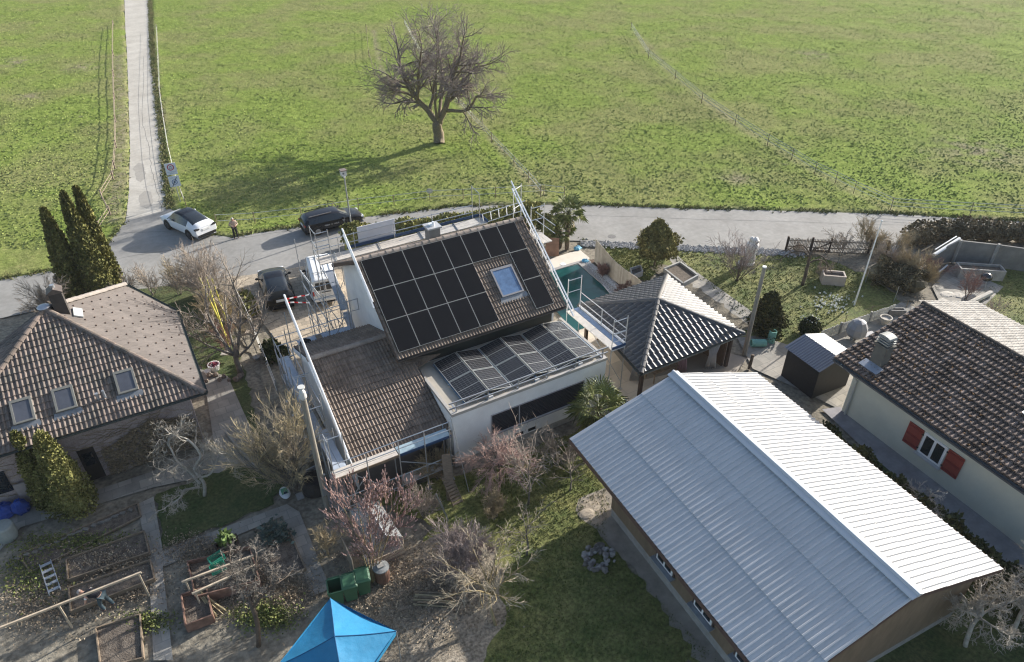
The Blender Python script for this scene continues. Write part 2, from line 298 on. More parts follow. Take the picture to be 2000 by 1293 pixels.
wn = np.maximum(wn, .85 * np.clip(1.25 - dn / .55, 0, 1) * np.clip(vnoise(MX, MY, 3.5, 33) * 2.2 - .7, 0, 1)); wn = np.maximum(wn, .7 * np.clip(1.4 - dl / .6, 0, 1) * np.clip(vnoise(MX, MY, 2, 34) * 2 - .5, 0, 1) * (MX < 12))
for (px_, py_, r_) in ((1910, 295, 4.2), (30, 122, 2.6), (165, 132, 2.2), (55, 190, 1.5), (1590, 108, 2.5), (1440, 350, 1.6)):
    q0 = g(px_, py_); wn = np.maximum(wn, .85 * np.exp(-(((MX - q0.x) ** 2 + (MY - q0.y) ** 2) / r_ ** 2)) * np.clip(vnoise(MX, MY, .7, 35) * 2.4 - .6, 0, 1))
q0 = g(228, 330); wn = np.maximum(wn, .8 * np.exp(-(dist(MX, MY, [tuple(g(*p)[:2]) for p in ((232, 110), (237, 250), (236, 350), (222, 395), (225, 430))]) / .9) ** 2) * np.clip(.3 + vnoise(MX, MY, .6, 36), 0, 1))
me.attributes.new('worn', 'FLOAT', 'POINT').data.foreach_set('value', wn.reshape(-1).astype(np.float32))
me.materials.append(m_mead); me.update(); mo = bpy.data.objects.new('meadow', me); COL.objects.link(mo); struct(mo)
# ---- real tufts over the meadow and the lawns
def tufts(name, label, X, Y, Z, hmin, hmax, mat, seed, wid=.05, k=3):
    r = np.random.default_rng(seed); N = len(X); P = np.repeat(np.stack([X, Y, Z], -1), k, 0); n_ = len(P)
    P[:, :2] += r.normal(0, .05, (n_, 2)); a = r.random(n_) * 2 * pi; h = hmin + (hmax - hmin) * r.random(n_) ** 1.6; w = wid * (.6 + .8 * r.random(n_))
    dx, dy = np.cos(a) * w, np.sin(a) * w; lx, ly = r.normal(0, .45, n_) * h, r.normal(0, .45, n_) * h
    vs = np.stack([P - np.stack([dx, dy, np.zeros(n_) + .02], -1), P + np.stack([dx, dy, np.zeros(n_) - .02], -1), P + np.stack([lx, ly, h], -1)], 1).reshape(-1, 3)
    me = bpy.data.meshes.new(name); me.from_pydata(vs.tolist(), [], np.arange(n_ * 3).reshape(-1, 3).tolist()); me.materials.append(mat); me.update()
    o = bpy.data.objects.new(name, me); COL.objects.link(o); tag(o, label, 'grass', kind='stuff'); return o
m_tuft = M('grass_blades', (.23, .305, .075), .95, .15, .35, (.41, .45, .16), .5, isl=.16, spec=.03)
tn, tl, tb = nodes_of(m_tuft); ge = tn.new('ShaderNodeNewGeometry'); vm = tn.new('ShaderNodeVectorMath'); vm.operation = 'SCALE'; vm.inputs['Scale'].default_value = .35; tl.new(ge.outputs['Normal'], vm.inputs[0]); va = tn.new('ShaderNodeVectorMath'); va.inputs[1].default_value = (0, 0, 1); tl.new(vm.outputs[0], va.inputs[0]); vn_ = tn.new('ShaderNodeVectorMath'); vn_.operation = 'NORMALIZE'; tl.new(va.outputs[0], vn_.inputs[0]); tl.new(vn_.outputs[0], tb.inputs['Normal'])
q = np.random.default_rng(3); N = 260000
yy = 48 * (300 / 48) ** q.random(N); uu = q.uniform(-.95, .95, N); X_ = yy * uu; X = X_ * cos(YAW) + yy * sin(YAW); Y = -X_ * sin(YAW) + yy * cos(YAW)
clump = vnoise(X, Y, .9, 11) * .6 + vnoise(X, Y, 5, 12) * .4
ok = ~(inside(X, Y, LN) | inside(X, Y, RN + RS) | inside(X, Y, RN + [C(300, 30)[:2], C(0, -60)[:2], C(-300, 0)[:2]])) & (clump + .55 * q.random(N) > .62)
X, Y = X[ok], Y[ok]; tufts('meadow_tufts', 'short tufts of yellow green grass across the sloping meadow', X, Y, meadow_h(X, Y) - .05, .04, .12, m_tuft, 5, .12, 1)
def scatter(poly, N, seed, px=True):
    P = np.array([tuple(g(*p)[:2]) if px else p for p in poly]); r = np.random.default_rng(seed); X = r.uniform(P[:, 0].min(), P[:, 0].max(), N); Y = r.uniform(P[:, 1].min(), P[:, 1].max(), N)
    k = inside(X, Y, [tuple(p) for p in P]); return X[k], Y[k]
m_verge = M('verge_blades', (.09, .12, .035), .9, .25, .9, (.22, .2, .09), .5, isl=.35)
vx, vy = [], []
for a_, b2 in list(zip(RN[2:8], RN[3:8])) + list(zip(RN[8:-2], RN[9:-1])):
    L_ = hypot(b2[0] - a_[0], b2[1] - a_[1]); k_ = int(L_ * 45); f_ = q.random(k_); nx, ny = -(b2[1] - a_[1]) / L_, (b2[0] - a_[0]) / L_; o_ = q.normal(.18, .22, k_); vx.append(a_[0] + (b2[0] - a_[0]) * f_ + nx * o_); vy.append(a_[1] + (b2[1] - a_[1]) * f_ + ny * o_)
vx, vy = np.concatenate(vx), np.concatenate(vy); k_ = vnoise(vx, vy, 1.2, 41) + .5 * vnoise(vx, vy, .4, 42) > .62; tufts('verge_grass', 'ragged grass along the meadow edge of the road', vx[k_], vy[k_], vx[k_] * 0 + .01, .06, .24, m_verge, 43, .05)
vx, vy = [], []
for a_, b2 in zip(LN[8:-1], LN[9:]):
    L_ = hypot(b2[0] - a_[0], b2[1] - a_[1]); k_ = int(min(L_, 40) * 45); f_ = q.random(k_); o_ = q.normal(-.05, .2, k_); vx.append(a_[0] + (b2[0] - a_[0]) * f_ + o_); vy.append(a_[1] + (b2[1] - a_[1]) * f_)
vx, vy = np.concatenate(vx), np.concatenate(vy); tufts('lane_verge_grass', 'ragged grass along the right edge of the pale lane', vx, vy, vx * 0 + .01, .08, .3, m_verge, 44, .06)
m_tuft2 = M('lawn_blades', (.09, .12, .03), .9, .25, .9, (.2, .2, .07), .5, isl=.35)
X, Y = scatter([(1120, 462), (1240, 484), (1371, 491), (1500, 498), (1600, 500), (1700, 545), (1640, 620), (1560, 670), (1480, 650), (1340, 520), (1300, 500), (1160, 480)], 9000, 21)
tufts('right_garden_grass', 'mown green grass around the planter in the right garden', X, Y, X * 0 + .005, .03, .11, m_tuft2, 6, .04)
X, Y = scatter([(1172, 478), (1240, 484), (1300, 498), (1294, 520), (1268, 548), (1236, 545), (1205, 520), (1184, 498)], 3000, 25)
tufts('fence_lawn_grass', 'green grass around the small conifer behind the wavy fence', X, Y, X * 0 + .006, .03, .11, m_tuft2, 9, .04)
X, Y = scatter([(890, 935), (1130, 840), (1190, 960), (1180, 1060), (1400, 1290), (960, 1290), (1010, 1100), (960, 1010)], 12000, 22)
tufts('centre_lawn_grass', 'rough lawn grass between the white annex and the barn', X, Y, X * 0 + .005, .03, .1, m_tuft2, 7, .03)
X, Y = scatter([(1870, 620), (1990, 500), (2200, 520), (2300, 700), (2000, 700)], 4000, 23)
tufts('corner_lawn_grass', 'lawn grass beyond the right house roof', X, Y, X * 0 + .005, .03, .1, m_tuft2, 8, .035)
# ------------------------------------------------------------------ roof helpers
def tile_roof(mb, O, U, W, poly, cw=.3, cl=.34, amp=.045, step=.045, rng=random, prof='pan', droop=0.):
    """interlocking tiles over the polygon (in metres along U and up W), each tile an island"""
    O, U, W = V(O), V(U).normalized(), V(W).normalized(); N = U.cross(W)
    us = [p[0] for p in poly]; vs = [p[1] for p in poly]; n = len(poly)
    pr = {'pan': ((0, 0), (.34, .02), (.44, .75), (.62, 1), (.8, .75), (.97, 0)), 'flat': ((0, .05), (.48, .0), (.5, .35), (.56, .35), (.58, 0), (.98, .05)), 'wave': ((0, 0), (.22, .12), (.42, .7), (.6, 1), (.8, .7), (.98, .05))}[prof]
    def span(v):
        xs = []
        for i in range(n):
            (u0, v0), (u1, v1) = poly[i], poly[(i + 1) % n]
            if (v0 > v) != (v1 > v): xs.append(u0 + (v - v0) / (v1 - v0) * (u1 - u0))
        return (min(xs), max(xs)) if xs else None
    v = min(vs)
    while v < max(vs) - .05:
        v2 = min(v + cl, max(vs)); sa, sb = span(v + .004), span(v2 - .004)
        if sa and sb:
            i = math.floor(min(sa[0], sb[0]) / cw)
            while i * cw < max(sa[1], sb[1]):
                a = i * cw; i += 1
                if a + cw < min(sa[0], sb[0]) + .01: continue
                j = rng.uniform(-.004, .006); lo = []; hi = []; fl = []
                for t, h in pr:
                    u = a + t * cw; ul = min(max(u, sa[0]), sa[1]); uh = min(max(u, sb[0]), sb[1]); hh = h * amp
                    lo.append(O + U * ul + W * v + N * (hh + step + j)); hi.append(O + U * uh + W * v2 + N * (hh + j * .5)); fl.append(O + U * ul + W * v + N * (hh * .5 - .01))
                k = len(pr); mb.add(lo + hi + fl, [(q, q + 1, k + q + 1, k + q) for q in range(k - 1)] + [(2 * k + q, 2 * k + q + 1, q + 1, q) for q in range(k - 1)])
        v += cl
def caps(mb, p0, p1, r=.13, seg=.4, rng=random, up=V((0, 0, 1))):
    p0, p1 = V(p0), V(p1); d = p1 - p0; k = max(1, round(d.length / seg)); e = d.normalized(); sd_ = e.cross(up).normalized(); nn = sd_.cross(e)
    for i in range(k):
        a = p0 + d * (i / k) - e * .03; b_ = p0 + d * ((i + 1) / k); jj = rng.uniform(-.008, .008); vs = []
        for p, rr in ((a, r * 1.12), (b_, r * .95)):
            for t in range(7): th = pi * t / 6; vs.append(p + sd_ * cos(th) * rr + nn * (sin(th) * rr + jj - .03))
        mb.add(vs, [(t, t + 1, 8 + t, 7 + t) for t in range(6)] + [tuple(range(7))])
def corrugated(mb, O, U, W, w, l, pitch=.25, amp=.035, lap=(), rib=.42):
    O, U, W = V(O), V(U).normalized(), V(W).normalized(); N = U.cross(W); cuts = [0] + list(lap) + [l]
    k = round(w / pitch); pitch = w / k
    for c0, c1 in zip(cuts, cuts[1:]):
        vs = []
        for vv, lift in ((c0 - (.12 if c0 else 0), .012 if c0 else 0), (c1, 0)):
            pass
        rows = ((c0, 0.), (c1 + (.1 if c1 < l else 0), .008 if c1 < l else 0.))
        pts = []
        for i in range(k):
            for t, h in ((0, 0), (1 - rib - .12, 0), (1 - rib + .02, 1), (1 - .13, 1)): pts.append(((i + t) * pitch, h * amp))
        pts.append((w, 0)); n = len(pts); vs = []
        # each sheet lies on the sheet below it
        for r_, (vv, dz) in enumerate(rows): vs += [O + U * u + W * vv + N * (h + (.034 if r_ == 0 and c0 else 0.)) for u, h in pts]
        mb.add(vs, [(i, i + 1, n + i + 1, n + i) for i in range(n - 1)])
        mb.add([O + U * u + W * rows[0][0] + N * (h + (.034 if c0 else 0)) for u, h in pts] + [O + U * u + W * rows[0][0] + N * (h - .012) for u, h in pts], [(n + i, n + i + 1, i + 1, i) for i in range(n - 1)])
def gutter(mb, p0, p1, r=.08):
    p0, p1 = V(p0), V(p1); e = (p1 - p0).normalized(); sd_ = e.cross(V((0, 0, 1))).normalized(); vs = []
    for p in (p0, p1):
        for rr in (r, r * .82):
            for t in range(7): th = pi + pi * t / 6; vs.append(p + sd_ * cos(th) * rr + V((0, 0, sin(th) * rr)))
    mb.add(vs, [(t, t + 1, 15 + t, 14 + t) for t in range(6)] + [(7 + t, 8 + t, 22 + t, 21 + t) for t in range(6)] + [(0, 7, 21, 14), (6, 13, 27, 20)])
def mosstile(name, col, col2, isl=.22, var=.12, **k): return M(name, col, .85, var, 1.1, col2, .5, isl=isl, bump=.003, bscale=60, **k)
t_brown = mosstile('brown_concrete_tile', (.155, .12, .096), (.225, .175, .138), isl=.16)
t_ridge = mosstile('ridge_tile', (.24, .2, .17), (.3, .255, .22), isl=.1)
t_left = mosstile('mottled_tile', (.13, .115, .098), (.22, .172, .146), isl=.2)
t_grey = M('anthracite_glazed_tile', (.085, .085, .087), .5, .08, 4, spec=.4, isl=.1)
t_moss = M('mossy_dark_tile', (.1, .075, .06), .9, .35, 1.4, (.2, .155, .13), .5, isl=.35, bump=.012, bscale=18)
RG = random.Random(11)
# ------------------------------------------------------------------ main house
house = thing('family_house', 'white rendered house under scaffolding with black solar panels, brown tiled gable roof and flat annex', 'house', (14, 29, 0))
HU0, HU1, HE, HR, ZE, ZR = 9.1, 19.0, 27.0, 31.7, 4.5, 7.8
HB, ZB = 36.9, 5.08
mb = MB(); mb.extr([(9.55, 27.5, 0), (9.55, 36.2, 0), (9.55, 36.2, 5.2), (9.55, 31.7, 7.5), (9.55, 27.5, 4.55)], (9.0, 0, 0)); mb.build('wall', wht, house)
sl_ = (ZR - ZE) / (HR - HE); WD = V((0, HR - HE, ZR - ZE)).normalized(); LEN = hypot(HR - HE, ZR - ZE)
mb = MB(); mb.extr([(HU0 + .04, HE + .05, ZE - .14), (HU0 + .04, HR, ZR - .12), (HU0 + .04, HB - .05, ZB - .14), (HU0 + .04, HB - .05, ZB - .02), (HU0 + .04, HR, ZR - .02), (HU0 + .04, HE + .05, ZE - .04)], (HU1 - HU0 - .08, 0, 0)); mb.build('roof_deck', woodd, house)
mb = MB(); tile_roof(mb, (HU0, HE, ZE), (1, 0, 0), WD, [(0, 0), (HU1 - HU0, 0), (HU1 - HU0, LEN), (0, LEN)], cw=.165, cl=.37, amp=.04, rng=RG); rf = mb.build('roof', t_brown, house)
mb = MB(); WB = V((0, HR - HB, ZR - ZB)).normalized(); tile_roof(mb, (HU1, HB, ZB), (-1, 0, 0), WB, [(0, 0), (HU1 - HU0, 0), (HU1 - HU0, hypot(HB - HR, ZR - ZB)), (0, hypot(HB - HR, ZR - ZB))], rng=RG); mb.build('rear_roof', t_brown, house)
mb = MB(); caps(mb, (HU0, HR, ZR + .03), (HU1, HR, ZR + .03), .15, .42, RG); mb.build('ridge_tiles', t_ridge, house)
for u in (HU0 - .02, HU1):
    mb = MB(); mb.extr([(u, HE, ZE - .2), (u, HR, ZR - .16), (u, HB, ZB - .2), (u, HB, ZB + .03), (u, HR, ZR + .02), (u, HE, ZE + .03)], (.035, 0, 0)); mb.build('barge_board', M('brown_barge_board', (.1, .07, .055), .7), house)
gmet = M('dark_gutter', (.06, .055, .05), .45, .1, 5, metal=.4)
mb = MB(); gutter(mb, (HU0, HE - .07, ZE - .02), (HU1, HE - .07, ZE - .02)); mb.build('gutter', gmet, house)
# chimney of the main house
mb = MB(); mb.box(13.35, 14.0, 32.0, 32.6, 6.9, 8.35); ch = mb.build('chimney', M('zinc_grey_cladding', (.2, .205, .21), .5, .08, 3, metal=.3), house)
mb = MB(); mb.box(13.27, 14.08, 31.92, 32.68, 8.35, 8.43); mb.build('chimney_cap', M('light_zinc', (.5, .5, .5), .45, .06, 3, metal=.4), ch)
mb = MB(); mb.cyl((13.62, 32.33, 8.43), .15, .1, 14); mb.cyl((13.72, 32.25, 8.43), .07, .22, 10); mb.build('chimney_pot', alu, ch)
# skylight
def on_roof(u, s, h=0.): return V((u, HE, ZE)) + WD * s + V((0, -sl_, 1)).normalized() * h
NR = V((0, -sl_, 1)).normalized()
def skylight(parent, cu, s0, w, l, up=WD, O=(0, HE, ZE), N=NR, U=V((1, 0, 0)), pane_m=None, frame_m=None, lift=.1):
    O = V(O); f = MB(); P = lambda u, s_, h: O + U * u + up * s_ + N * h; t = .09
    for (a0, a1, b0, b1) in ((cu - w / 2, cu + w / 2, s0, s0 + t), (cu - w / 2, cu + w / 2, s0 + l - t * 1.5, s0 + l), (cu - w / 2, cu - w / 2 + t, s0 + t, s0 + l - t * 1.5), (cu + w / 2 - t, cu + w / 2, s0 + t, s0 + l - t * 1.5)):
        f.hexa([P(a0, b0, -.02), P(a1, b0, -.02), P(a1, b1, -.02), P(a0, b1, -.02), P(a0, b0, lift + .05), P(a1, b0, lift + .05), P(a1, b1, lift + .05), P(a0, b1, lift + .05)])
    o = f.build('skylight', frame_m or alu, parent)
    p = MB(); p.hexa([P(cu - w / 2 + t, s0 + t, lift - .01), P(cu + w / 2 - t, s0 + t, lift - .01), P(cu + w / 2 - t, s0 + l - t * 1.5, lift - .01), P(cu - w / 2 + t, s0 + l - t * 1.5, lift - .01), P(cu - w / 2 + t, s0 + t, lift + .02), P(cu + w / 2 - t, s0 + t, lift + .02), P(cu + w / 2 - t, s0 + l - t * 1.5, lift + .02), P(cu - w / 2 + t, s0 + l - t * 1.5, lift + .02)])
    p.build('pane', pane_m or glassd, o)
    a = MB(); a.hexa([P(cu - w / 2 - .18, s0 - .3, .045), P(cu + w / 2 + .18, s0 - .3, .045), P(cu + w / 2 + .12, s0 - .004, .075), P(cu - w / 2 - .12, s0 - .004, .075), P(cu - w / 2 - .18, s0 - .3, .06), P(cu + w / 2 + .18, s0 - .3, .06), P(cu + w / 2 + .12, s0 - .004, .09), P(cu - w / 2 - .12, s0 - .004, .09)])
    a.build('apron_flashing', M('lead_flashing', (.22, .235, .25), .5, .15, 6, metal=.4), o)
    return o
bluepane = M('sky_reflection_glass', (.12, .2, .34), .06, .35, 1.2, spec=1.)  # blue base colour stands in for reflected sky
skylight(house, 16.35, 1.5, 1.34, 1.72, pane_m=bluepane, frame_m=M('anodised_frame', (.24, .24, .25), .45, .06, 4, metal=.3))
# left wing
WV0, WZ0, WVR, WS = 23.4, 2.38, 29.05, .4
WZR = WZ0 + WS * (WVR - WV0); WW = V((0, 1, WS)).normalized(); NW = V((0, -WS, 1)).normalized()
def wl(v): return (v - WV0) * sqrt(1 + WS * WS)
mb = MB(); mb.extr([(5.45, 24.1, 0), (5.45, 32.0, 0), (5.45, 32.0, 3.2), (5.45, WVR, WZR - .25), (5.45, 24.1, 2.4)], (4.09, 0, 0)); mb.build('wing_wall', wht, house); mb = MB(); mb.box(5.5, 10.05, 24.0, 24.09, .05, 2.35); mb.build('shaded_wing_front', M('shaded_taupe_front', (.1, .09, .085), .7, .12, 3), house); mb = MB(); mb.box(9.6, 18.4, 27.46, 27.498, 3.45, 4.5); mb.build('dark_wall_band', M('dark_green_band', (.03, .035, .032), .4, .1, 3), house)  # wing front colour includes deck and eave shade; plain dark band under main eave
mb = MB(); mb.extr([(5.3, WV0 + .05, WZ0 - .14), (5.3, WVR, WZR - .14), (5.3, 32.35, WZR - .14 - WS * (32.35 - WVR)), (5.3, 32.35, WZR - .04 - WS * (32.35 - WVR)), (5.3, WVR, WZR - .04), (5.3, WV0 + .05, WZ0 - .04)], (4.2, 0, 0)); mb.extr([(9.5, WV0 + .05, WZ0 - .14), (9.5, 27.48, WZ0 + WS * 4.08 - .14), (9.5, 27.48, WZ0 + WS * 4.08 - .04), (9.5, WV0 + .05, WZ0 - .04)], (.6, 0, 0)); mb.build('wing_roof_deck', woodd, house)
mb = MB(); tile_roof(mb, (5.25, WV0, WZ0), (1, 0, 0), WW, [(0, 0), (4.83, 0), (4.83, wl(26.95)), (6.2, wl(26.95)), (6.2, wl(27.48)), (4.3, wl(27.48)), (4.3, wl(WVR)), (0, wl(WVR))], cw=.165, cl=.37, amp=.04, rng=RG); mb.build('wing_roof', t_brown, house)
mb = MB(); WBk = V((0, -1, WS)).normalized(); tile_roof(mb, (9.55, 32.4, WZR - WS * (32.4 - WVR)), (-1, 0, 0), WBk, [(0, 0), (4.3, 0), (4.3, (32.4 - WVR) * sqrt(1 + WS * WS)), (0, (32.4 - WVR) * sqrt(1 + WS * WS))], cw=.165, cl=.37, amp=.04, rng=RG); mb.build('wing_rear_roof', t_brown, house)
mb = MB(); caps(mb, (5.22, WVR, WZR + .03), (9.5, WVR, WZR + .03), .14, .4, RG); mb.build('wing_ridge_tiles', t_ridge, house)
mb = MB(); mb.extr([(5.19, WV0, WZ0 - .24), (5.19, WVR, WZR - .24), (5.19, 32.4, WZR - .24 - WS * (32.4 - WVR)), (5.19, 32.4, WZR + .0 - WS * (32.4 - WVR)), (5.19, WVR, WZR + .04), (5.19, WV0, WZ0 + .04)], (.05, 0, 0)); mb.build('wing_barge_board', wht, house)
mb = MB(); gutter(mb, (5.25, WV0 - .07, WZ0 - .03), (10.05, WV0 - .07, WZ0 - .03)); mb.build('wing_gutter', gmet, house)
# annex with flat roof
A0, A1, B0, B1, AZ = 10.1, 19.0, 23.1, 27.45, 3.4
mb = MB(); mb.box(A0, A1, B0, B1, 0.4, AZ - .06); an = mb.build('annex', wht, house)
mb = MB(); mb.box(A0 + .02, A1 - .02, B0 + .02, B1, 0, .4); mb.build('annex_plinth', conc, house)
capm = M('parapet_metal', (.42, .4, .37), .5, .08, 3, metal=.25)
mb = MB(); mb.box(A0 - .03, A1 + .03, B0 - .03, B0 + .12, AZ - .06, AZ + .1); mb.box(A0 - .03, A0 + .12, B0 + .12, B1 - .5, AZ - .06, AZ + .1); mb.box(A1 - .12, A1 + .03, B0 + .12, B1, AZ - .06, AZ + .1); mb.build('parapet', capm, an)
mb = MB(); mb.box(A0 + .12, A1 - .12, B0 + .12, B1, AZ - .06, AZ + .03); mb.build('flat_roof', M('roof_membrane', (.38, .345, .29), .9, .12, 1.2, bump=.003), an)
win = MB(); win.box(12.2, 17.6, B0 - .015, B0 + .05, 1.3, 2.5)
blind = M('dark_roller_blind', (.02, .022, .03), .55, .1, 3)
n, L, b = nodes_of(blind); tc = n.new('ShaderNodeTexCoord'); wv = n.new('ShaderNodeTexWave'); wv.bands_direction = 'Z'; wv.inputs['Scale'].default_value = 3.2; L.new(tc.outputs['Object'], wv.inputs[0]); bp = n.new('ShaderNodeBump'); bp.inputs['Distance'].default_value = .02; L.new(wv.outputs['Fac'], bp.inputs['Height']); L.new(bp.outputs[0], b.inputs['Normal'])
wo = win.build('annex_window', blind, house)
mb = MB(); mb.box(12.1, 17.7, B0 - .1, B0 - .016, 1.22, 1.3); mb.box(13.72, 13.78, B0 - .03, B0 - .016, 1.3, 2.5); mb.box(12.14, 12.2, B0 - .03, B0, 1.3, 2.5); mb.box(17.6, 17.66, B0 - .03, B0, 1.3, 2.5); mb.box(12.14, 17.66, B0 - .03, B0, 2.5, 2.56); mb.build('window_trim', M('grey_trim', (.33, .33, .34), .5), wo)
for u in (14.3, 13.55): mb = MB(); mb.box(u, u + .45, B0 - .02, B0 - .003, .5, .68); mb.build('cellar_vent', blackm, house)
# guard rail round the annex roof
rail = thing('roof_guard_rail', 'aluminium guard rail on short posts along the front edge of the flat annex roof', 'railing', (14.5, 23.2, 3.5))
mb = MB()
for z in (4.1, 3.78): mb.bar((A0 - .1, 23.17, z), (A1 + .1, 23.17, z), .05, .07)
mb.build('handrail', steel, rail)
for i in range(6):
    mb = MB(); u = 10.4 + i * 1.68; mb.bar((u, 23.2, 3.5), (u, 23.2, 4.1), .05, .05); mb.bar((u, 23.2, 3.505), (u, 23.75, 3.505), .08, .03); mb.build('post', steel, rail)
# ---- solar panels
pvb = M('black_solar_glass', (.009, .009, .01), .25, .12, 1.5, spec=.18)
pvf = M('black_panel_frame', (.02, .02, .022), .4, spec=.5); pve = M('silver_panel_edge', (.45, .46, .44), .45, .05, 4, metal=.3)
pvc = M('solar_cells', (.03, .032, .04), .22, .1, 1.5, spec=.35)
n, L, b = nodes_of(pvc); tc = n.new('ShaderNodeTexCoord'); mp = n.new('ShaderNodeMapping'); L.new(tc.outputs['UV'], mp.inputs[0])
bk = n.new('ShaderNodeTexBrick'); bk.offset = 0; bk.inputs['Scale'].default_value = 1; bk.inputs['Brick Width'].default_value = 1 / 6; bk.inputs['Row Height'].default_value = 1 / 12; bk.inputs['Mortar Size'].default_value = .0022; bk.inputs['Mortar Smooth'].default_value = 0
bk.inputs['Color1'].default_value = (.016, .017, .02, 1); bk.inputs['Color2'].default_value = (.021, .022, .025, 1); bk.inputs['Mortar'].default_value = (.3, .3, .3, 1); L.new(mp.outputs[0], bk.inputs['Vector']); L.new(bk.outputs['Color'], b.inputs['Base Color'])
ORD = ['first', 'second', 'third', 'fourth', 'fifth', 'sixth', 'seventh', 'eighth']
def panel(P, U, W, w, l, label, group, framem, glassm, cells=False, edge=.009, th=.04):
    U, W = V(U).normalized(), V(W).normalized(); N = U.cross(W); P = V(P)
    t = thing('solar_panel', label, 'solar panel', P, 0, group); f = MB(); Q = lambda a, b_, h: P + U * a + W * b_ + N * h
    for (a0, a1, b0, b1) in ((0, w, 0, edge), (0, w, l - edge, l), (0, edge, edge, l - edge), (w - edge, w, edge, l - edge)):
        f.hexa([Q(a0, b0, 0), Q(a1, b0, 0), Q(a1, b1, 0), Q(a0, b1, 0), Q(a0, b0, th), Q(a1, b0, th), Q(a1, b1, th), Q(a0, b1, th)])
    if cells: f.hexa([Q(edge, l / 2 - .012, .03), Q(w - edge, l / 2 - .012, .03), Q(w - edge, l / 2 + .012, .03), Q(edge, l / 2 + .012, .03), Q(edge, l / 2 - .012, th - .002), Q(w - edge, l / 2 - .012, th - .002), Q(w - edge, l / 2 + .012, th - .002), Q(edge, l / 2 + .012, th - .002)])
    f.build('panel_frame', framem, t)
    p = MB(); e = edge; p.hexa([Q(e, e, .004), Q(w - e, e, .004), Q(w - e, l - e, .004), Q(e, l - e, .004), Q(e, e, th - .005), Q(w - e, e, th - .005), Q(w - e, l - e, th - .005), Q(e, l - e, th - .005)])
    o = p.build('cell_glass', glassm, t)
    if cells:
        uv = o.data.uv_layers.new(name='UVMap'); q = [(0, 0), (1, 0), (1, 1), (0, 1)]
        for k, li in enumerate(o.data.polygons[1].loop_indices): uv.data[li].uv = q[k]
    return t
PW, PL, PU0, PS0 = 1.134, 1.76, 9.28, .32
for r in range(3):
    for c in range(8):
        if r < 2 and c in (5, 6): continue
        row = ['bottom', 'middle', 'top'][r]
        if c == 7: lab = f'black solar panel at the right end of the {row} row on the tiled roof'
        else: lab = f'black solar panel, {ORD[c]} from left in the {row} row on the tiled roof'
        P = on_roof(PU0 + c * PW, PS0 + r * (PL + .012), .11)
        panel(P, (1, 0, 0), WD, PW - .02, PL - .008, lab, 'black panels on the main roof', pve, pvb)
for c in range(6):
    up = c % 2 == 0; a = radians(11); ux = 10.98 + c * 1.305 - (0.0 if up else .02); wv_ = 1.25
    for r in range(2):
        v0 = 23.42 + r * 1.84; lab = f'{ORD[c]} from left of the tilted flat-roof panels, ' + ('nearer the guard rail' if r == 0 else 'further from the guard rail')
        if up: panel((ux, v0, 3.56), (cos(a), 0, sin(a)), (0, 1, 0), wv_, 1.78, lab, 'tilted panels on the flat roof', pve, pvc, True, .024)
        else: panel((ux, v0, 3.56 + wv_ * sin(a)), (cos(a), 0, -sin(a)), (0, 1, 0), wv_, 1.78, lab, 'tilted panels on the flat roof', pve, pvc, True, .024)
rk = thing('panel_mounting_rack', 'low aluminium mounting rack with blue edge strips under the tilted panels', 'rack', (14.5, 25, 3.45))
mb = MB()
for v in (23.5, 25.2, 26.95): mb.bar((10.9, v, 3.48), (18.85, v, 3.48), .06, .05)
mb.build('base_rail', steel, rk)
for c in range(7):
    u = 10.96 + c * 1.305; hi = 3.5 + (.19 if c % 2 else 0.02); mb = MB()
    mb.box(u - .03, u + .03, 23.38, 27.06, 3.5, hi - .005); mb.build('ridge_bracket', M('blue_grey_bracket', (.2, .3, .42), .4, metal=.5), rk)
    if c in (1, 3, 5):
        mb = MB(); mb.box(u - .12, u + .12, 23.24, 23.36, 3.44, 3.6); mb.build('ballast_block', M('ballast_grey', (.5, .51, .52), .7), rk)
# ------------------------------------------------------------------ left neighbour
lh = thing('neighbour_house', 'old hipped house with three skylights, pinkish vine-covered walls and tall dark chimney', 'house', (-5, 34, 0))
P1 = V((-5.1, 36.1, 7.0)); P4 = V((.41, 30.2, 3.75)); P3 = V((.41, 38.5, 3.75)); P2 = V((-1.66, 40.6, 4.98)); P5 = V((-10.8, 30.2, 3.75)); P6 = V((-10.8, 36.6, 3.75)); P7 = V((-5.6, 38.4, 4.4))
def plane_tiles(parent, name, mat, origin, U, pts, **k):
    U = V(U).normalized(); n_ = None; o = V(origin); pts = [V(p) for p in pts]
    n_ = max(((b_ - a).cross(c - a) for a, b_, c in ((pts[0], pts[i], pts[j]) for i in range(1, len(pts)) for j in range(i + 1, len(pts)))), key=lambda q: q.length).normalized()
    if n_.z < 0: n_ = -n_
    W = n_.cross(U).normalized(); mb = MB(); tile_roof(mb, o, U, W, [((p - o).dot(U), (p - o).dot(W)) for p in pts], rng=RG, **k); return mb.build(name, mat, parent)
plane_tiles(lh, 'front_roof', t_left, P5, (1, 0, 0), [P5, P4, P1], cw=.2, cl=.37, amp=.05)
t_flat = M('flat_brown_tile', (.142, .124, .113), .85, .14, .8, isl=.07)
plane_tiles(lh, 'side_roof', t_flat, P4, (0, 1, 0), [P4, P3, P2, P1], cw=.3, cl=.36, amp=.012, step=.012, prof='flat')
plane_tiles(lh, 'left_roof', t_left, P6, (0, -1, 0), [P6, P5, P1], cw=.24, cl=.36)
mb = MB(); mb.poly([P1, P2, P7, P6]); mb.poly([P1 - V((0, 0, .1)), P5 - V((0, 0, .1)), P4 - V((0, 0, .1)), P3 - V((0, 0, .1)), P2 - V((0, 0, .1)), P7 - V((0, 0, .1)), P6 - V((0, 0, .1))]); mb.build('roof_deck', woodd, lh)
mb = MB()
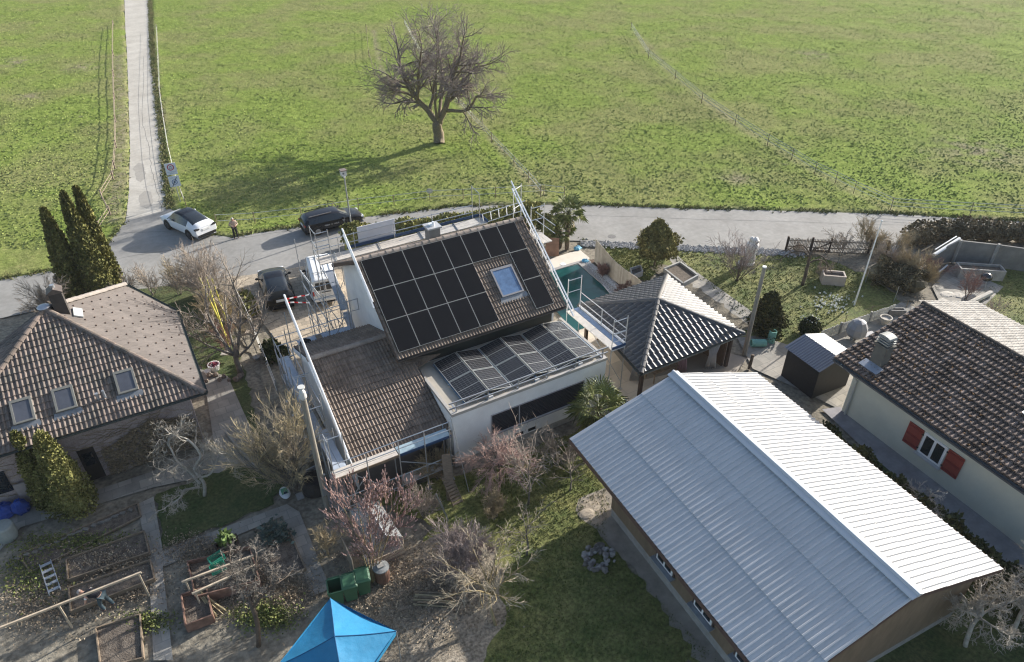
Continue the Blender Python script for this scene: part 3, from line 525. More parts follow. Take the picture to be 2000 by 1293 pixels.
for a, b_ in ((P4, P1), (P5, P1)): caps(mb, a + V((0, 0, .05)), b_ + V((0, 0, .05)), .13, .38, RG)
mb.build('hip_tiles', t_left, lh)
mb = MB(); caps(mb, P2 + V((0, 0, .05)), P1 + V((0, 0, .05)), .14, .42, RG); mb.build('ridge_tiles', M('pale_ridge_tile', (.27, .24, .215), .85, isl=.08), lh)
mb = MB(); gutter(mb, P5 + V((-.1, -.08, 0)), P4 + V((.1, -.08, 0)), .07); gutter(mb, P4 + V((.08, -.05, 0)), P3 + V((.08, 0, 0)), .07); gutter(mb, P3 + V((.08, 0, 0)), P2 + V((.08, .08, 0)), .07); mb.build('gutter', M('green_grey_gutter', (.05, .06, .055), .5, metal=.2), lh)
# snow hooks on the flat tiles
n_s = (P3 - P4).cross(P1 - P4).normalized(); n_s = n_s if n_s.z > 0 else -n_s; U_ = V((0, 1, 0)); W_ = n_s.cross(U_).normalized(); mb = MB()
for j in range(14):
    for i in range(14):
        p = P4 + U_ * (.35 + i * .85 + (j % 2) * .42) + W_ * (.3 + j * .44); q = (p - P4).dot(W_); uu_ = (p - P4).dot(U_)
        d_ = (P1 - P4).dot(W_); lo_ = (P1 - P4).dot(U_) * q / d_ + .3; hi_ = min((P3 - P4).dot(U_) + (P2 - P3).dot(U_) / max((P2 - P3).dot(W_), .1) * q, (P2 - P4).dot(U_) + ((P1 - P2).dot(U_)) * (q - (P2 - P4).dot(W_)) / (d_ - (P2 - P4).dot(W_)) if q > (P2 - P4).dot(W_) else 99) - .3
        if lo_ < uu_ < hi_ and q < d_ - .5: mb.obox(p + n_s * .035, U_ * .045, W_ * .025, n_s * .02)
mb.build('snow_hooks', M('rusty_hook', (.06, .035, .025), .7), lh)
pinkw = M('pinkish_plaster', (.34, .27, .255), .9, .2, 2.2, (.42, .35, .335), .5, bump=.004)
mb = MB(); mb.prism([(-10.2, 31.15), (-.3, 31.15), (-.3, 38.6), (-2.2, 40.2), (-10.2, 36.4)], 0, 3.7); mb.build('wall', pinkw, lh)
N1 = (P4 - P5).cross(P1 - P5).normalized(); W1 = N1.cross(V((1, 0, 0))).normalized()
greyf = M('grey_green_frame', (.17, .17, .155), .55, .08, 4)
greyp = M('grey_glass', (.075, .08, .095), .1, .25, 1, spec=1.)
for px_, py_ in ((253, 768), (133, 803), (51, 827)):
    # find the foot of the window on the roof plane
    r = ray(px_, py_); t = (P5 - V((0, 0, CAMH))).dot(N1) / r.dot(N1); p = V((0, 0, CAMH)) + r * t; s0 = (p - P5).dot(W1); skylight(lh, p.x, s0, .85, 1.2, W1, V((0, P5.y, P5.z)), N1, pane_m=greyp, frame_m=greyf, lift=.14)
mb = MB(); p = P5 + V((7.15, 0, 0)) + W1 * 1.25 + N1 * .1; mb.cyl(p - V((0, 0, .05)), .06, .4, 10); mb.cyl(p + V((-.28, 0, -.05)), .05, .3, 10); mb.cyl(p + V((-.28, 0, .25)), .08, .05, 10); mb.build('vent_pipe', M('zinc_pipe', (.35, .37, .4), .4, metal=.5), lh)
mb = MB(); mb.box(-4.72, -4.16, 35.95, 36.5, 5.6, 7.72); ch = mb.build('chimney', M('dark_slate_cladding', (.05, .045, .042), .7, .2, 4), lh)
mb = MB(); mb.box(-4.78, -4.1, 35.89, 36.56, 7.72, 7.78); mb.extr([(-4.78, 35.89, 7.78), (-4.1, 35.89, 7.78), (-4.44, 35.89, 8.0)], (0, .67, 0)); mb.build('chimney_hood', M('copper_hood', (.12, .1, .09), .5, .2, 4, metal=.3), ch)
mb = MB(); mb.cyl((-4.44, 36.2, 7.9), .11, .2, 12); mb.build('chimney_pot', steel, ch)
mb = MB(); mb.obox(V((-3.86, 36.2, 6.34)) , V((.18, 0, -.1)), V((0, .42, 0)), V((.02, 0, .035))); mb.build('chimney_flashing', M('pale_flashing', (.45, .47, .46), .5, .1, 4, metal=.3), lh)
mb = MB(); mb.ball(P1 + V((0, 0, .12)), (.3, .3, .1), n=12); mb.build('peak_cap', M('zinc_cap', (.45, .47, .5), .4, metal=.5), lh)
mb = MB(); mb.box(-5.62, -4.92, 31.1, 31.147, .05, 2.0); dr = mb.build('door', M('dark_door', (.035, .03, .028), .6), lh)
mb = MB(); mb.box(-5.5, -5.04, 31.08, 31.099, 1.0, 1.75); mb.build('door_pane', glassd, dr)
mb = MB(); mb.box(-9.1, -8.5, 31.08, 31.148, 1.0, 2.2); mb.build('window', glassd, lh)
mb = MB(); mb.box(-3.1, -2.2, 31.08, 31.148, .25, .8); w_ = mb.build('cellar_window', glassd, lh); mb = MB()
for i in range(6): mb.box(-3.1 + i * .18, -3.08 + i * .18, 31.05, 31.075, .25, .8)
mb.build('window_bars', steel, w_)
# dry vine on the wall
mb = MB(); rv = random.Random(5)
for i in range(260):
    u = rv.uniform(-4.6, -.5); z = rv.uniform(.2, 2.7 - .4 * abs(u + 2.3)); p = V((u, 31.1, z))
    for k in range(3): q = p + V((rv.uniform(-.3, .3), rv.uniform(-.12, 0), rv.uniform(-.3, .3))); mb.tube([p, q], [.012, .006], 3, cap=False); p = q
for i in range(3200):
    u = rv.uniform(-4.7, -.4); z = rv.uniform(.1, 2.6 - .42 * abs(u + 2.3)); p = V((u, 31.06 + rv.uniform(-.12, .05), z)); d = V((rv.uniform(-1, 1), rv.uniform(-.6, .2), rv.uniform(-1, 1))) * .06; e = d.cross(V((0, 1, .3))) * .9; mb.poly([p - d, p + e, p + d, p - e])
for i in range(150):
    p = V((rv.uniform(-10, -.4), 31.12, rv.uniform(.1, 2.6))); q = [p]; dx = rv.choice((-1, 1)) * .16
    for k in range(8): p = p + V((dx + rv.uniform(-.08, .08), 0, rv.uniform(-.02, .12))); q.append(V((min(max(p.x, -10.1), -.35), 31.12, min(p.z, 3.5))))
    mb.tube(q, [.012] * 9, 3, cap=False)
tag(mb.build('climbing_vine', M('dry_vine', (.27, .21, .14), .9, .3, 3, isl=.35)), 'dry brown climbing vine on the left house wall beside its dark door', 'vine')
# ------------------------------------------------------------------ pavilion
pv = thing('garden_pavilion', 'open garden pavilion under a shiny anthracite pyramid roof', 'pavilion', (24.4, 25.6, 0))
Q = [V((20.65, 22.15, 2.45)), V((28.0, 22.15, 2.45)), V((28.5, 29.4, 2.45)), V((21.6, 29.3, 2.45))]; AP = V((24.3, 25.5, 4.05))
for i, nm in enumerate(('front_roof', 'sunny_roof', 'rear_roof', 'shaded_roof')):
    a, b_ = Q[i], Q[(i + 1) % 4]; plane_tiles(pv, nm, t_grey, a, b_ - a, [a, b_, AP], cw=.36, cl=.4, amp=.075, step=.055, prof='wave')
mb = MB()
for q_ in Q: caps(mb, q_ + V((0, 0, .05)), AP + V((0, 0, .06)), .13, .4, RG)
mb.build('hip_tiles', t_grey, pv)
mb = MB(); o_ = V((0, 0, .1)); mb.poly([Q[0] - o_, Q[1] - o_, AP - o_ * 1.5]); mb.poly([Q[1] - o_, Q[2] - o_, AP - o_ * 1.5]); mb.poly([Q[2] - o_, Q[3] - o_, AP - o_ * 1.5]); mb.poly([Q[3] - o_, Q[0] - o_, AP - o_ * 1.5]); mb.build('roof_deck', woodd, pv)
mb = MB()
for i in range(4):
    a, b_ = Q[i], Q[(i + 1) % 4]; c = (Q[0] + Q[2]) / 2; d = ((a + b_) / 2 - c); d.z = 0; d = d.normalized() * .08; gutter(mb, a + d - (b_ - a).normalized() * .08, b_ + d + (b_ - a).normalized() * .08, .07)
mb.build('gutter', M('anthracite_gutter', (.07, .08, .075), .4, metal=.4), pv)
for q_ in Q:
    c = (Q[0] + Q[2]) / 2; p = q_ + (c - q_) * .12; mb = MB(); mb.box(p.x - .09, p.x + .09, p.y - .09, p.y + .09, 0, 2.4); mb.build('post', woodd, pv)
mb = MB(); mb.box(27.35, 27.5, 22.7, 28.6, 0, 2.3); mb.box(22.6, 27.34, 28.5, 28.62, 0, 2.3); mb.build('back_wall', M('brown_boards', (.11, .075, .055), .8, .2, 4, stretch=(8, 8, 1)), pv)
# ------------------------------------------------------------------ barn
BA = radians(-3.8)
def B(u, v, z=0.): x, y = rot2((u, v), BA); return V((x, y, z))
def br(u, v): return rot2((u, v), -BA)
barn = thing('long_shed', 'long timber shed under a white corrugated metal roof with brown eave', 'building', B(18.5, 13))
E0, RD, E1, VF, VN, EZ, RZ = 12.95, 18.5, 24.05, 20.35, 6.95, 3.0, 4.85
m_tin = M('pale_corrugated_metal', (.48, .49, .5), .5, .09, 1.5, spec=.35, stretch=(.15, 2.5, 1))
wl_ = B(RD, 0, RZ) - B(E0, 0, EZ); ll = wl_.length
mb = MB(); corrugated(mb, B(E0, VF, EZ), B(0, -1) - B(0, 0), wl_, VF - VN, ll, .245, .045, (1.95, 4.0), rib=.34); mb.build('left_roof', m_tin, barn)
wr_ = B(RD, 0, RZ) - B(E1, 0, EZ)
mb = MB(); corrugated(mb, B(E1, VN, EZ), B(0, 1) - B(0, 0), wr_, VF - VN, ll, .245, .042, (1.95, 4.0), rib=.34); mb.build('right_roof', M('sun_dimmed_sheet_metal', (.4, .402, .4), .55, .06, 1.5, spec=.15, stretch=(.15, 2.5, 1)), barn)  # same sheet metal, colour dimmed against the sun on this slope
mb = MB(); e = V((0, 0, .09)); h_ = .03
mb.extr([B(RD - .32, VF + .05, RZ - .02) + V((0, 0, h_)), B(RD - .28, VF + .05, RZ + .05), B(RD, VF + .05, RZ + .12), B(RD + .28, VF + .05, RZ + .05), B(RD + .32, VF + .05, RZ - .02) + V((0, 0, h_))], B(0, VN - .05) - B(0, VF + .05)); mb.tube([B(RD, VF + .06, RZ + .1), B(RD, VN - .06, RZ + .1)], .09, 10); mb.build('ridge_cap', M('white_ridge_flashing', (.5, .52, .54), .4, .03, 2, spec=.5), barn)
mb = MB(); mb.bar(B(E0 - .02, VF, EZ - .12), B(E0 - .02, VN, EZ - .12), .05, .2); mb.bar(B(E1 + .02, VF, EZ - .12), B(E1 + .02, VN, EZ - .12), .05, .2)
for v_ in (VF - .02, VN + .02):
    mb.bar(B(E0, v_, EZ - .1), B(RD, v_, RZ - .1), .05, .16); mb.bar(B(E1, v_, EZ - .1), B(RD, v_, RZ - .1), .05, .16)
mb.build('eave_board', M('brown_eave_board', (.12, .075, .06), .6, .12, 4), barn)
barnw = M('barn_cladding', (.2, .15, .1), .8, .14, 3, stretch=(1, 1, .3))
n, L, b = nodes_of(barnw); src = b.inputs['Base Color'].links[0].from_socket; tc = n.new('ShaderNodeTexCoord'); wv = n.new('ShaderNodeTexWave'); wv.bands_direction = 'Y'; wv.inputs['Scale'].default_value = 2.2; wv.wave_profile = 'SAW'; L.new(tc.outputs['Object'], wv.inputs[0]); bp = n.new('ShaderNodeBump'); bp.inputs['Distance'].default_value = .02; L.new(wv.outputs['Fac'], bp.inputs['Height']); L.new(bp.outputs[0], b.inputs['Normal'])
WX0, WX1, WV1, WV2 = 13.8, 23.2, 17.8, 7.3
mb = MB(); mb.extr([B(WX0, WV1, .5), B(WX1, WV1, .5), B(WX1, WV1, 3.0), B(RD, WV1, 4.6), B(WX0, WV1, 3.0)], B(0, WV2) - B(0, WV1)); mb.build('wall', barnw, barn)
mb = MB(); mb.extr([B(WX0 + .03, WV1 - .03, 0), B(WX1 - .03, WV1 - .03, 0), B(WX1 - .03, WV1 - .03, .5), B(WX0 + .03, WV1 - .03, .5)], B(0, WV2 + .03) - B(0, WV1 - .03)); mb.build('plinth', conc, barn)
for v_ in (13.75, 11.3, 8.9):
    mb = MB(); mb.obox(B(WX0 - .02, v_, 1.65), B(.05, 0) - B(0, 0), B(0, .62) - B(0, 0), (0, 0, .62)); wo = mb.build('window', woodd, barn)
    mb = MB(); mb.obox(B(WX0 - .1, v_ - .02, 1.65), B(.025, 0) - B(0, 0), B(0, .52) - B(0, 0), (0, 0, .52)); mb.build('window_frame', pvcw, wo)
    mb = MB()
    for s_ in (-1, 1): mb.obox(B(WX0 - .13, v_ - .02 + s_ * .245, 1.65), B(.012, 0) - B(0, 0), B(0, .19) - B(0, 0), (0, 0, .42))
    mb.build('pane', glassd, wo)
    mb = MB(); mb.obox(B(WX0 - .16, v_, 1.04), B(.14, 0) - B(0, 0), B(0, .68) - B(0, 0), (0, 0, .03)); mb.build('window_sill', M('zinc_sill', (.3, .33, .37), .4, metal=.4), wo)
# ------------------------------------------------------------------ right house
rh = thing('shuttered_house', 'cream rendered house with mossy dark tiled roof and red window shutters', 'house', B(34.4, 10))
X0, XR, X1, VF2, VN2, Z0, ZRR = 28.45, 34.4, 40.2, 19.4, -2., 3.15, 4.85
def rtile(nm, O, U, W, w, l, mat, **k):
    mb = MB(); tile_roof(mb, O, U, W, [(0, 0), (w, 0), (w, l), (0, l)], rng=RG, **k); return mb.build(nm, mat, rh)
wl2 = B(XR, 0, ZRR) - B(X0, 0, Z0); rtile('front_roof', B(X0, VF2, Z0), B(0, -1) - B(0, 0), wl2, VF2 - VN2, wl2.length, t_moss, cw=.21, cl=.4, amp=.055, step=.1)
wr2 = B(XR, 0, ZRR) - B(X1, 0, Z0); rtile('back_roof', B(X1, VN2, Z0), B(0, 1) - B(0, 0), wr2, VF2 + .35 - VN2, wr2.length, M('sunlit_pale_tile', (.3, .285, .26), .85, .2, 2, isl=.22), cw=.25, cl=.36, amp=.04, step=.03)  # back slope tiles coloured paler for the sun on them
mb = MB(); caps(mb, B(XR, VF2, ZRR + .03), B(XR, VN2, ZRR + .03), .15, .42, RG); mb.build('ridge_tiles', M('black_mossy_ridge', (.06, .052, .045), .9, .3, 4, isl=.3), rh)
mb = MB(); mb.extr([B(X0 + .03, VF2 - .03, Z0 - .14), B(XR, VF2 - .03, ZRR - .14), B(X1 - .03, VF2 - .03, Z0 - .14), B(X1 - .03, VF2 - .03, Z0 - .04), B(XR, VF2 - .03, ZRR - .04), B(X0 + .03, VF2 - .03, Z0 - .04)], B(0, VN2 + .03) - B(0, VF2 - .03)); mb.build('roof_deck', woodd, rh)
mb = MB(); gutter(mb, B(X0 - .08, VF2, Z0 - .02), B(X0 - .08, VN2, Z0 - .02), .09); gt = mb.build('gutter', M('slate_gutter', (.075, .08, .085), .45, metal=.3), rh)
mb = MB(); mb.bar(B(X0 + .01, VF2, Z0 - .15), B(X0 + .01, VN2, Z0 - .15), .04, .22); mb.bar(B(X0, VF2 + .02, Z0 - .06), B(XR, VF2 + .02, ZRR - .06), .05, .16); mb.bar(B(X1, VF2 + .02, Z0 - .06), B(XR, VF2 + .02, ZRR - .06), .05, .16); mb.build('fascia', M('grey_fascia', (.13, .135, .145), .6), rh)
cream = M('cream_render', (.6, .6, .5), .9, .04, 1.5, bump=.002)
mb = MB(); mb.extr([B(29.05, VF2 - 1., 0), B(39.6, VF2 - 1., 0), B(39.6, VF2 - 1., 3.1), B(XR, VF2 - 1., 4.6), B(29.05, VF2 - 1., 3.1)], B(0, VN2 + 1) - B(0, VF2 - 1)); mb.build('wall', cream, rh)
mb = MB(); mb.tube([B(X0 - .06, VF2 - .5, Z0 - .1), B(28.8, VF2 - 1.1, Z0 - .5), B(28.95, VF2 - 1.3, Z0 - .8), B(28.95, VF2 - 1.3, 0.05)], .06, 8); mb.build('downpipe', M('pale_downpipe', (.5, .5, .44), .5), rh)
WN = (13.3, 1.55)
mb = MB(); mb.obox(B(29.02, WN[0], WN[1]), B(.03, 0) - B(0, 0), B(0, .62) - B(0, 0), (0, 0, .62)); wo = mb.build('window', pvcw, rh)
mb = MB()
for s_ in (-1, 1): mb.obox(B(28.985, WN[0] + s_ * .28, WN[1]), B(.012, 0) - B(0, 0), B(0, .21) - B(0, 0), (0, 0, .5))
mb.build('pane', glassd, wo)
mb = MB(); mb.obox(B(28.94, WN[0], WN[1] - .66), B(.12, 0) - B(0, 0), B(0, .7) - B(0, 0), (0, 0, .03)); mb.build('window_sill', M('stone_sill', (.5, .5, .48), .7), wo)
shm = M('red_shutter_paint', (.27, .06, .045), .55, .1, 6)
for s_ in (-1, 1):
    mb = MB(); mb.obox(B(29.0, WN[0] + s_ * 1.08, WN[1]), B(.02, 0) - B(0, 0), B(0, .4) - B(0, 0), (0, 0, .64)); sh_o = mb.build('shutter', shm, rh)
    for zz in (-.5, 0, .5): mb = MB(); mb.obox(B(28.972, WN[0] + s_ * 1.08, WN[1] + zz), B(.012, 0) - B(0, 0), B(0, .36) - B(0, 0), (0, 0, .05)); mb.build('batten', M('dark_red_batten', (.2, .035, .032), .6, .1, 6), sh_o)
    for zz in (-.42, .42): mb = MB(); mb.obox(B(28.98, WN[0] + s_ * .68, WN[1] + zz), B(.02, 0) - B(0, 0), B(0, .05) - B(0, 0), (0, 0, .03)); mb.build('hinge', blackm, sh_o)
# chimney and vents on the mossy roof
def on_rh(u, v): return B(u, v, Z0 + (u - X0) * (ZRR - Z0) / (XR - X0))
p = on_rh(29.65, 17.75); mb = MB(); a1, a2 = B(1, 0) - B(0, 0), B(0, 1) - B(0, 0)
mb.obox(p + V((0, 0, .4)), a1 * .27, a2 * .33, (0, 0, .7)); mb.obox(p + V((0, 0, 1.2)), a1 * .34, a2 * .42, (0, 0, .05)); ch = mb.build('chimney', M('grey_chimney_block', (.12, .115, .1), .85, .2, 3), rh)
mb = MB()
for k in range(3): mb.obox(p + V((0, 0, 1.36 + k * .13)), a1 * (.3 - k * .01), a2 * (.36 - k * .01), (0, 0, .035))
mb.obox(p + V((0, 0, 1.4)), a1 * .2, a2 * .26, (0, 0, .2)); hood = []
for k in range(7): t = pi * k / 6; hood.append(p + a2 * (-.36 * cos(t)) - a1 * .26 + V((0, 0, 1.66 + .14 * sin(t))))
mb.extr(hood, a1 * .52); mb.build('chimney_hood', M('weathered_zinc', (.24, .25, .245), .55, .15, 4, metal=.3), ch)
mb = MB(); mb.obox(p - a1 * .5 + V((0, 0, -.05)), a1 * .25 + V((0, 0, .07)), a2 * .55, V((-.02, 0, .05))); mb.build('chimney_flashing', M('bluish_flashing', (.3, .33, .38), .5, metal=.4), rh)
for (px_, py_) in ((1957, 770), (1993, 822)):
    q_ = g(px_, py_, 3.75); mb = MB(); mb.cyl(q_ + V((0, 0, -.3)), .045, .75, 10); mb.cyl(q_ + V((0, 0, .45)), .1, .06, 12); mb.build('vent_pipe', steel, rh)
q_ = g(1985, 838, 3.6); mb = MB(); mb.obox(q_ + V((0, 0, .08)), wl2.normalized() * .4, a2 * .5, V((-.02, 0, .03))); mb.build('vent_flashing', M('silver_flashing', (.5, .52, .55), .35, .2, 5, metal=.6), rh)
mb = MB(); rm_ = random.Random(6)
for i in range(1500):
    u, v = rm_.uniform(X0 + .1, XR - .2), rm_.uniform(1, VF2 - .1)
    if mnoise.noise(V((u * .8, v * .8, 3))) + rm_.uniform(-.3, .3) < .02: continue
    s_ = rm_.uniform(.03, .075); mb.ball(on_rh(u, v) + V((0, 0, .09)), (s_, s_, s_ * .6), n=5, k=3, jit=.3, rng=rm_)
mo_ = mb.build('moss', M('rusty_moss', (.17, .095, .045), .95, .4, 3, isl=.35), rh); mo_['kind'] = 'stuff'
# ------------------------------------------------------------------ black tin shed
ts = thing('tin_shed', 'small black-walled shed with a grey ridged metal roof beside the mossy roofed house', 'shed', B(29.8, 21.2))
S0, SR, S1, SF, SN, SZ, SZR = 28.15, 29.55, 31.2, 22.4, 19.75, 2.0, 2.45
m_tin2 = M('shaded_ribbed_metal', (.13, .145, .18), .4, .05, 2, metal=.1, spec=.5)  # shaded slope's copy of the roof metal, its shade put into the colour
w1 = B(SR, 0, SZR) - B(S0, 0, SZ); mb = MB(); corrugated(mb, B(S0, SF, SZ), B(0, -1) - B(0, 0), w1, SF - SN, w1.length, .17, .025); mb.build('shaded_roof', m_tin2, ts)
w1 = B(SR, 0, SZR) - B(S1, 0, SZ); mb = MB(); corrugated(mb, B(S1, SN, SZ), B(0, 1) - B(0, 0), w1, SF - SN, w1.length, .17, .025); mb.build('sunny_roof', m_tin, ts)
mb = MB(); mb.extr([B(S0 + .2, SF - .15, 0), B(S1 - .2, SF - .15, 0), B(S1 - .2, SF - .15, 1.98), B(SR, SF - .15, 2.4), B(S0 + .2, SF - .15, 1.98)], B(0, SN + .15) - B(0, SF - .15)); mb.build('wall', M('black_ribbed_wall', (.022, .022, .024), .55, .15, 5), ts)
# ------------------------------------------------------------------ scaffolding
T = .026
def pole(par_, p0, p1, name='standard', r=T, m=steel, foot=False):
    mb = MB(); mb.tube([p0, p1], r, 6)
    if foot: mb.box(p0[0] - .1, p0[0] + .1, p0[1] - .1, p0[1] + .1, p0[2], p0[2] + .02)
    return mb.build(name, m, par_, smooth=False)
def planks(par_, p0, p1, w, name='deck', m=deckm, n=2, h=.06, toe=None):
    p0, p1 = V(p0), V(p1); d = (p1 - p0).normalized(); s = d.cross(V((0, 0, 1))); mb = MB(); ww = w / n
    for i in range(n): c = (i - (n - 1) / 2) * ww; mb.bar(p0 + s * c, p1 + s * c, ww - .02, h)
    return mb.build(name, m, par_)
# rear scaffold by the road
s1 = thing('scaffold', 'rear scaffold on the road side of the house with pale planks and blue toe boards', 'scaffold', (14, 38, 0))
for u in (8.55, 11.1, 13.7, 16.3, 19.2):
    pole(s1, (u, 38.45, .01), (u, 38.45, 5.98 if u < 19 else 7.25), foot=True); pole(s1, (u, 37.42, .01), (u, 37.42, 7.05 if u in (8.55, 19.2) else 4.9), foot=True)
pole(s1, (8.55, 38.45, 5.98), (8.55, 38.45, 7.05)); pole(s1, (9.3, 37.45, .01), (9.3, 37.45, 7.05)); pole(s1, (9.95, 37.9, 2.9), (9.95, 37.9, 6.2))
pole(s1, (19.2, 37.42, 7.1), (19.2, 38.45, 7.2), 'ledger'); pole(s1, (8.55, 37.42, 6.95), (9.3, 37.45, 6.95), 'ledger'); pole(s1, (8.55, 38.45, 6.95), (8.55, 37.42, 6.95), 'ledger')
for z in (5.42, 5.92): pole(s1, (8.5, 38.42, z), (19.2, 38.42, z), 'guardrail')
for z in (5.5, 6.1): pole(s1, (8.5, 37.42, z), (8.55, 38.45, z), 'guardrail'); pole(s1, (8.5, 37.44, z), (9.3, 37.44, z), 'guardrail')
planks(s1, (8.6, 37.9, 4.92), (15.2, 37.9, 4.92), .95, n=3); planks(s1, (15.2, 37.9, 4.94), (19.75, 37.9, 4.94), 1.0, n=3, m=M('pale_plank', (.45, .43, .4), .7, .12, 3))
mb = MB(); mb.bar((10.6, 38.5, 5.06), (19.75, 38.5, 5.06), .03, .2); mb.build('toe_board', bluem, s1)
mb = MB(); mb.bar((19.78, 37.42, 5.06), (19.78, 38.5, 5.06), .03, .2); mb.build('toe_board', bluem, s1)
for u in (9.6, 12.4, 15.2, 17.6): pole(s1, (u, 37.4, 5.0), (u + .15, 38.4, 5.0), 'transom', .025)
pole(s1, (8.55, 37.42, 4.85), (9.3, 37.42, 2.4), 'brace', .022); pole(s1, (16.3, 38.45, .3), (13.7, 38.45, 4.8), 'brace', .022)
# white board panel hung on the rear scaffold
quick('site_board', 'large blank white board hung outside the rear scaffold above the hedge', 'board', (lambda mb: (mb.obox((12.62, 38.6, 5.55), (1.22, 0, 0), (0, .02, 0), (0, .0, .62)), mb)[1])(MB()), M('white_board', (.6, .62, .66), .4, .03, 1))
# gable corner extension behind the right end
s2 = thing('scaffold', 'scaffold frame rising beyond the right end of the main ridge, with rungs and open rails', 'scaffold', (21.5, 37.5, 0))
for x, y, z in ((21.55, 37.15, 7.1), (22.4, 37.6, 7.05)): pole(s2, (x, y, .01), (x, y, z), foot=True)
pole(s2, (21.55, 37.15, 6.9), (22.4, 37.6, 6.9), 'ledger'); pole(s2, (21.55, 37.15, 5.6), (22.4, 37.6, 5.6), 'ledger')
for z in (4.95, 5.6): pole(s2, (19.4, 37.5, z), (22.9, 37.9, z + .0), 'guardrail')
for k in range(6): pole(s2, (19.55 + k * .62, 37.6 + k * .05, 5.0), (19.5 + k * .62, 37.6 + k * .05, 5.55), 'rung', .026, alu)
# right side scaffold
s3 = thing('scaffold', 'scaffold with a metal deck between the white house and the pavilion roof', 'scaffold', (20.5, 27, 0))
for v, zt in ((24.0, 4.95), (28.3, 5.25), (32.45, 8.0)):
    for u in (20.02, 20.92): pole(s3, (u, v, .01), (u, v, zt), foot=True)
    pole(s3, (20.02, v, zt - .12), (20.92, v, zt - .12), 'ledger', .023); pole(s3, (20.02, v, 2.95), (20.92, v, 2.95), 'transom', .023)
    pole(s3, (20.02, v, zt - .9), (20.92, v, zt - .9), 'ledger', .023)
pole(s3, (20.92, 26.2, 3.0), (20.92, 26.2, 4.15))
for z in (3.55, 4.1): pole(s3, (20.94, 24.0, z), (20.94, 28.3, z), 'guardrail', .023)
pole(s3, (20.94, 28.3, 5.0), (20.94, 32.45, 6.5), 'brace', .02) if 0 else None
planks(s3, (20.28, 24.05, 3.02), (20.28, 28.4, 3.02), .5, n=1, m=M('pale_plank', (.45, .43, .4), .7)); planks(s3, (20.72, 24.05, 3.02), (20.72, 28.4, 3.02), .36, n=1, m=M('blue_steel_deck', (.2, .27, .38), .3, .15, 4, metal=.5), name='metal_deck')
planks(s3, (20.45, 31.2, 6.15), (20.45, 32.5, 6.15), .6, n=2, m=M('pale_plank', (.45, .43, .4), .7))
mb = MB(); mb.bar((20.95, 24.0, 3.12), (20.95, 28.4, 3.12), .025, .16); mb.build('toe_board', alu, s3)
mb = MB(); mb.bar((20.05, 23.98, 3.12), (20.95, 23.98, 3.12), .025, .16); mb.build('toe_board', bluem, s3)
mb = MB(); mb.bar((19.7, 21.6, .75), (19.7, 23.8, .75), .62, .05, 0); mb.build('low_deck', M('white_steel_deck', (.6, .63, .66), .5, .05, 3), s3)
for v in (21.7, 23.7): pole(s3, (19.7, v, .01), (19.7, v, .72))
# roof edge beams
def beams(label, u, pts, du=0., gap=.42):
    t = thing('roof_edge_rail', label, 'safety rail', pts[0], 0, 'white rails along the roof edges'); (v0, z0), (v1, z1) = pts_ = ((pts[0][1], pts[0][2]), (pts[1][1], pts[1][2]))
    for k in range(2): pole(t, (u + du * k, v0 + .1 * k, z0 + gap * k), (u + du * k, v1 + .1 * k, z1 + gap * k), 'rail', .048, alu)
    n = 6
    for i in range(n):
        f = (i + .5) / n; v = v0 + (v1 - v0) * f; z = z0 + (z1 - z0) * f; mb = MB(); mb.bar((u, v, z - .25), (u + du, v + .1, z + gap + .05), .03, .023); mb.build('bracket', steel, t)
    return t
beams('pair of white rails up the right gable edge of the solar roof', 19.28, ((0, 33.4, 8.93), (0, 26.6, 3.98)))
beams('pair of white rails up the left gable edge of the solar roof', 9.0, ((0, 33.0, 8.75), (0, 29.4, 6.25)), gap=.3)
beams('long pair of white rails up the outer edge of the low wing roof', 5.12, ((0, 30.9, 7.1), (0, 23.5, 2.75)), gap=.28)
# warning tape fluttering at the top of the wing rails
mb = MB()
for k, (a, b_) in enumerate(((0, .0), (.06, -.18))):
    p = V((5.12, 30.85, 7.25 + b_))
    for i in range(6):
        q_ = p + V((.2, .05 + .02 * k, -.06 + .03 * (i % 2) - a)); mb.poly([p, q_, q_ - V((0, .01, .07)), p - V((0, .01, .07))], i % 2); p = q_
tag(mb.build('warning_tape', [M('red_tape', (.45, .02, .023), .5), M('white_tape', (.75, .75, .75), .5)]), 'red and white warning tape fluttering from the wing roof rails', 'tape')
# tower beside the white van
s4 = thing('scaffold', 'tall scaffold tower with stairs between the white van and the gable wall', 'scaffold', (8, 34.5, 0))
for u, v, z in ((7.3, 32.5, 5.9), (7.3, 35.0, 6.9), (8.5, 32.5, 5.2), (8.7, 35.0, 6.2), (7.35, 37.3, 7.0), (8.95, 33.7, 4.4), (6.7, 33.4, 5.0)): pole(s4, (u, v, .01), (u, v, z), foot=True)
for z in (1.9, 3.2, 4.2, 5.0):
    pole(s4, (7.3, 32.5, z), (8.5, 32.5, z), 'ledger', .022); pole(s4, (7.3, 35.0, z), (8.7, 35.0, z), 'ledger', .022); pole(s4, (7.3, 32.5, z + .05), (7.3, 37.3, z + .05), 'guardrail', .022)
    pole(s4, (8.55, 32.5, z + .05), (8.7, 35.0, z + .05), 'guardrail', .022)
pole(s4, (7.3, 32.5, .3), (7.3, 35.0, 3.2), 'brace', .026); pole(s4, (8.55, 35.0, 1.0), (7.3, 35.0, 4.1), 'brace', .026); pole(s4, (5.4, 32.6, .6), (7.3, 32.5, 3.4), 'brace', .026); pole(s4, (6.0, 32.6, .4), (8.3, 32.6, 4.2), 'brace', .026); pole(s4, (7.35, 37.3, 5.0), (8.6, 35.0, 2.2), 'brace', .026)
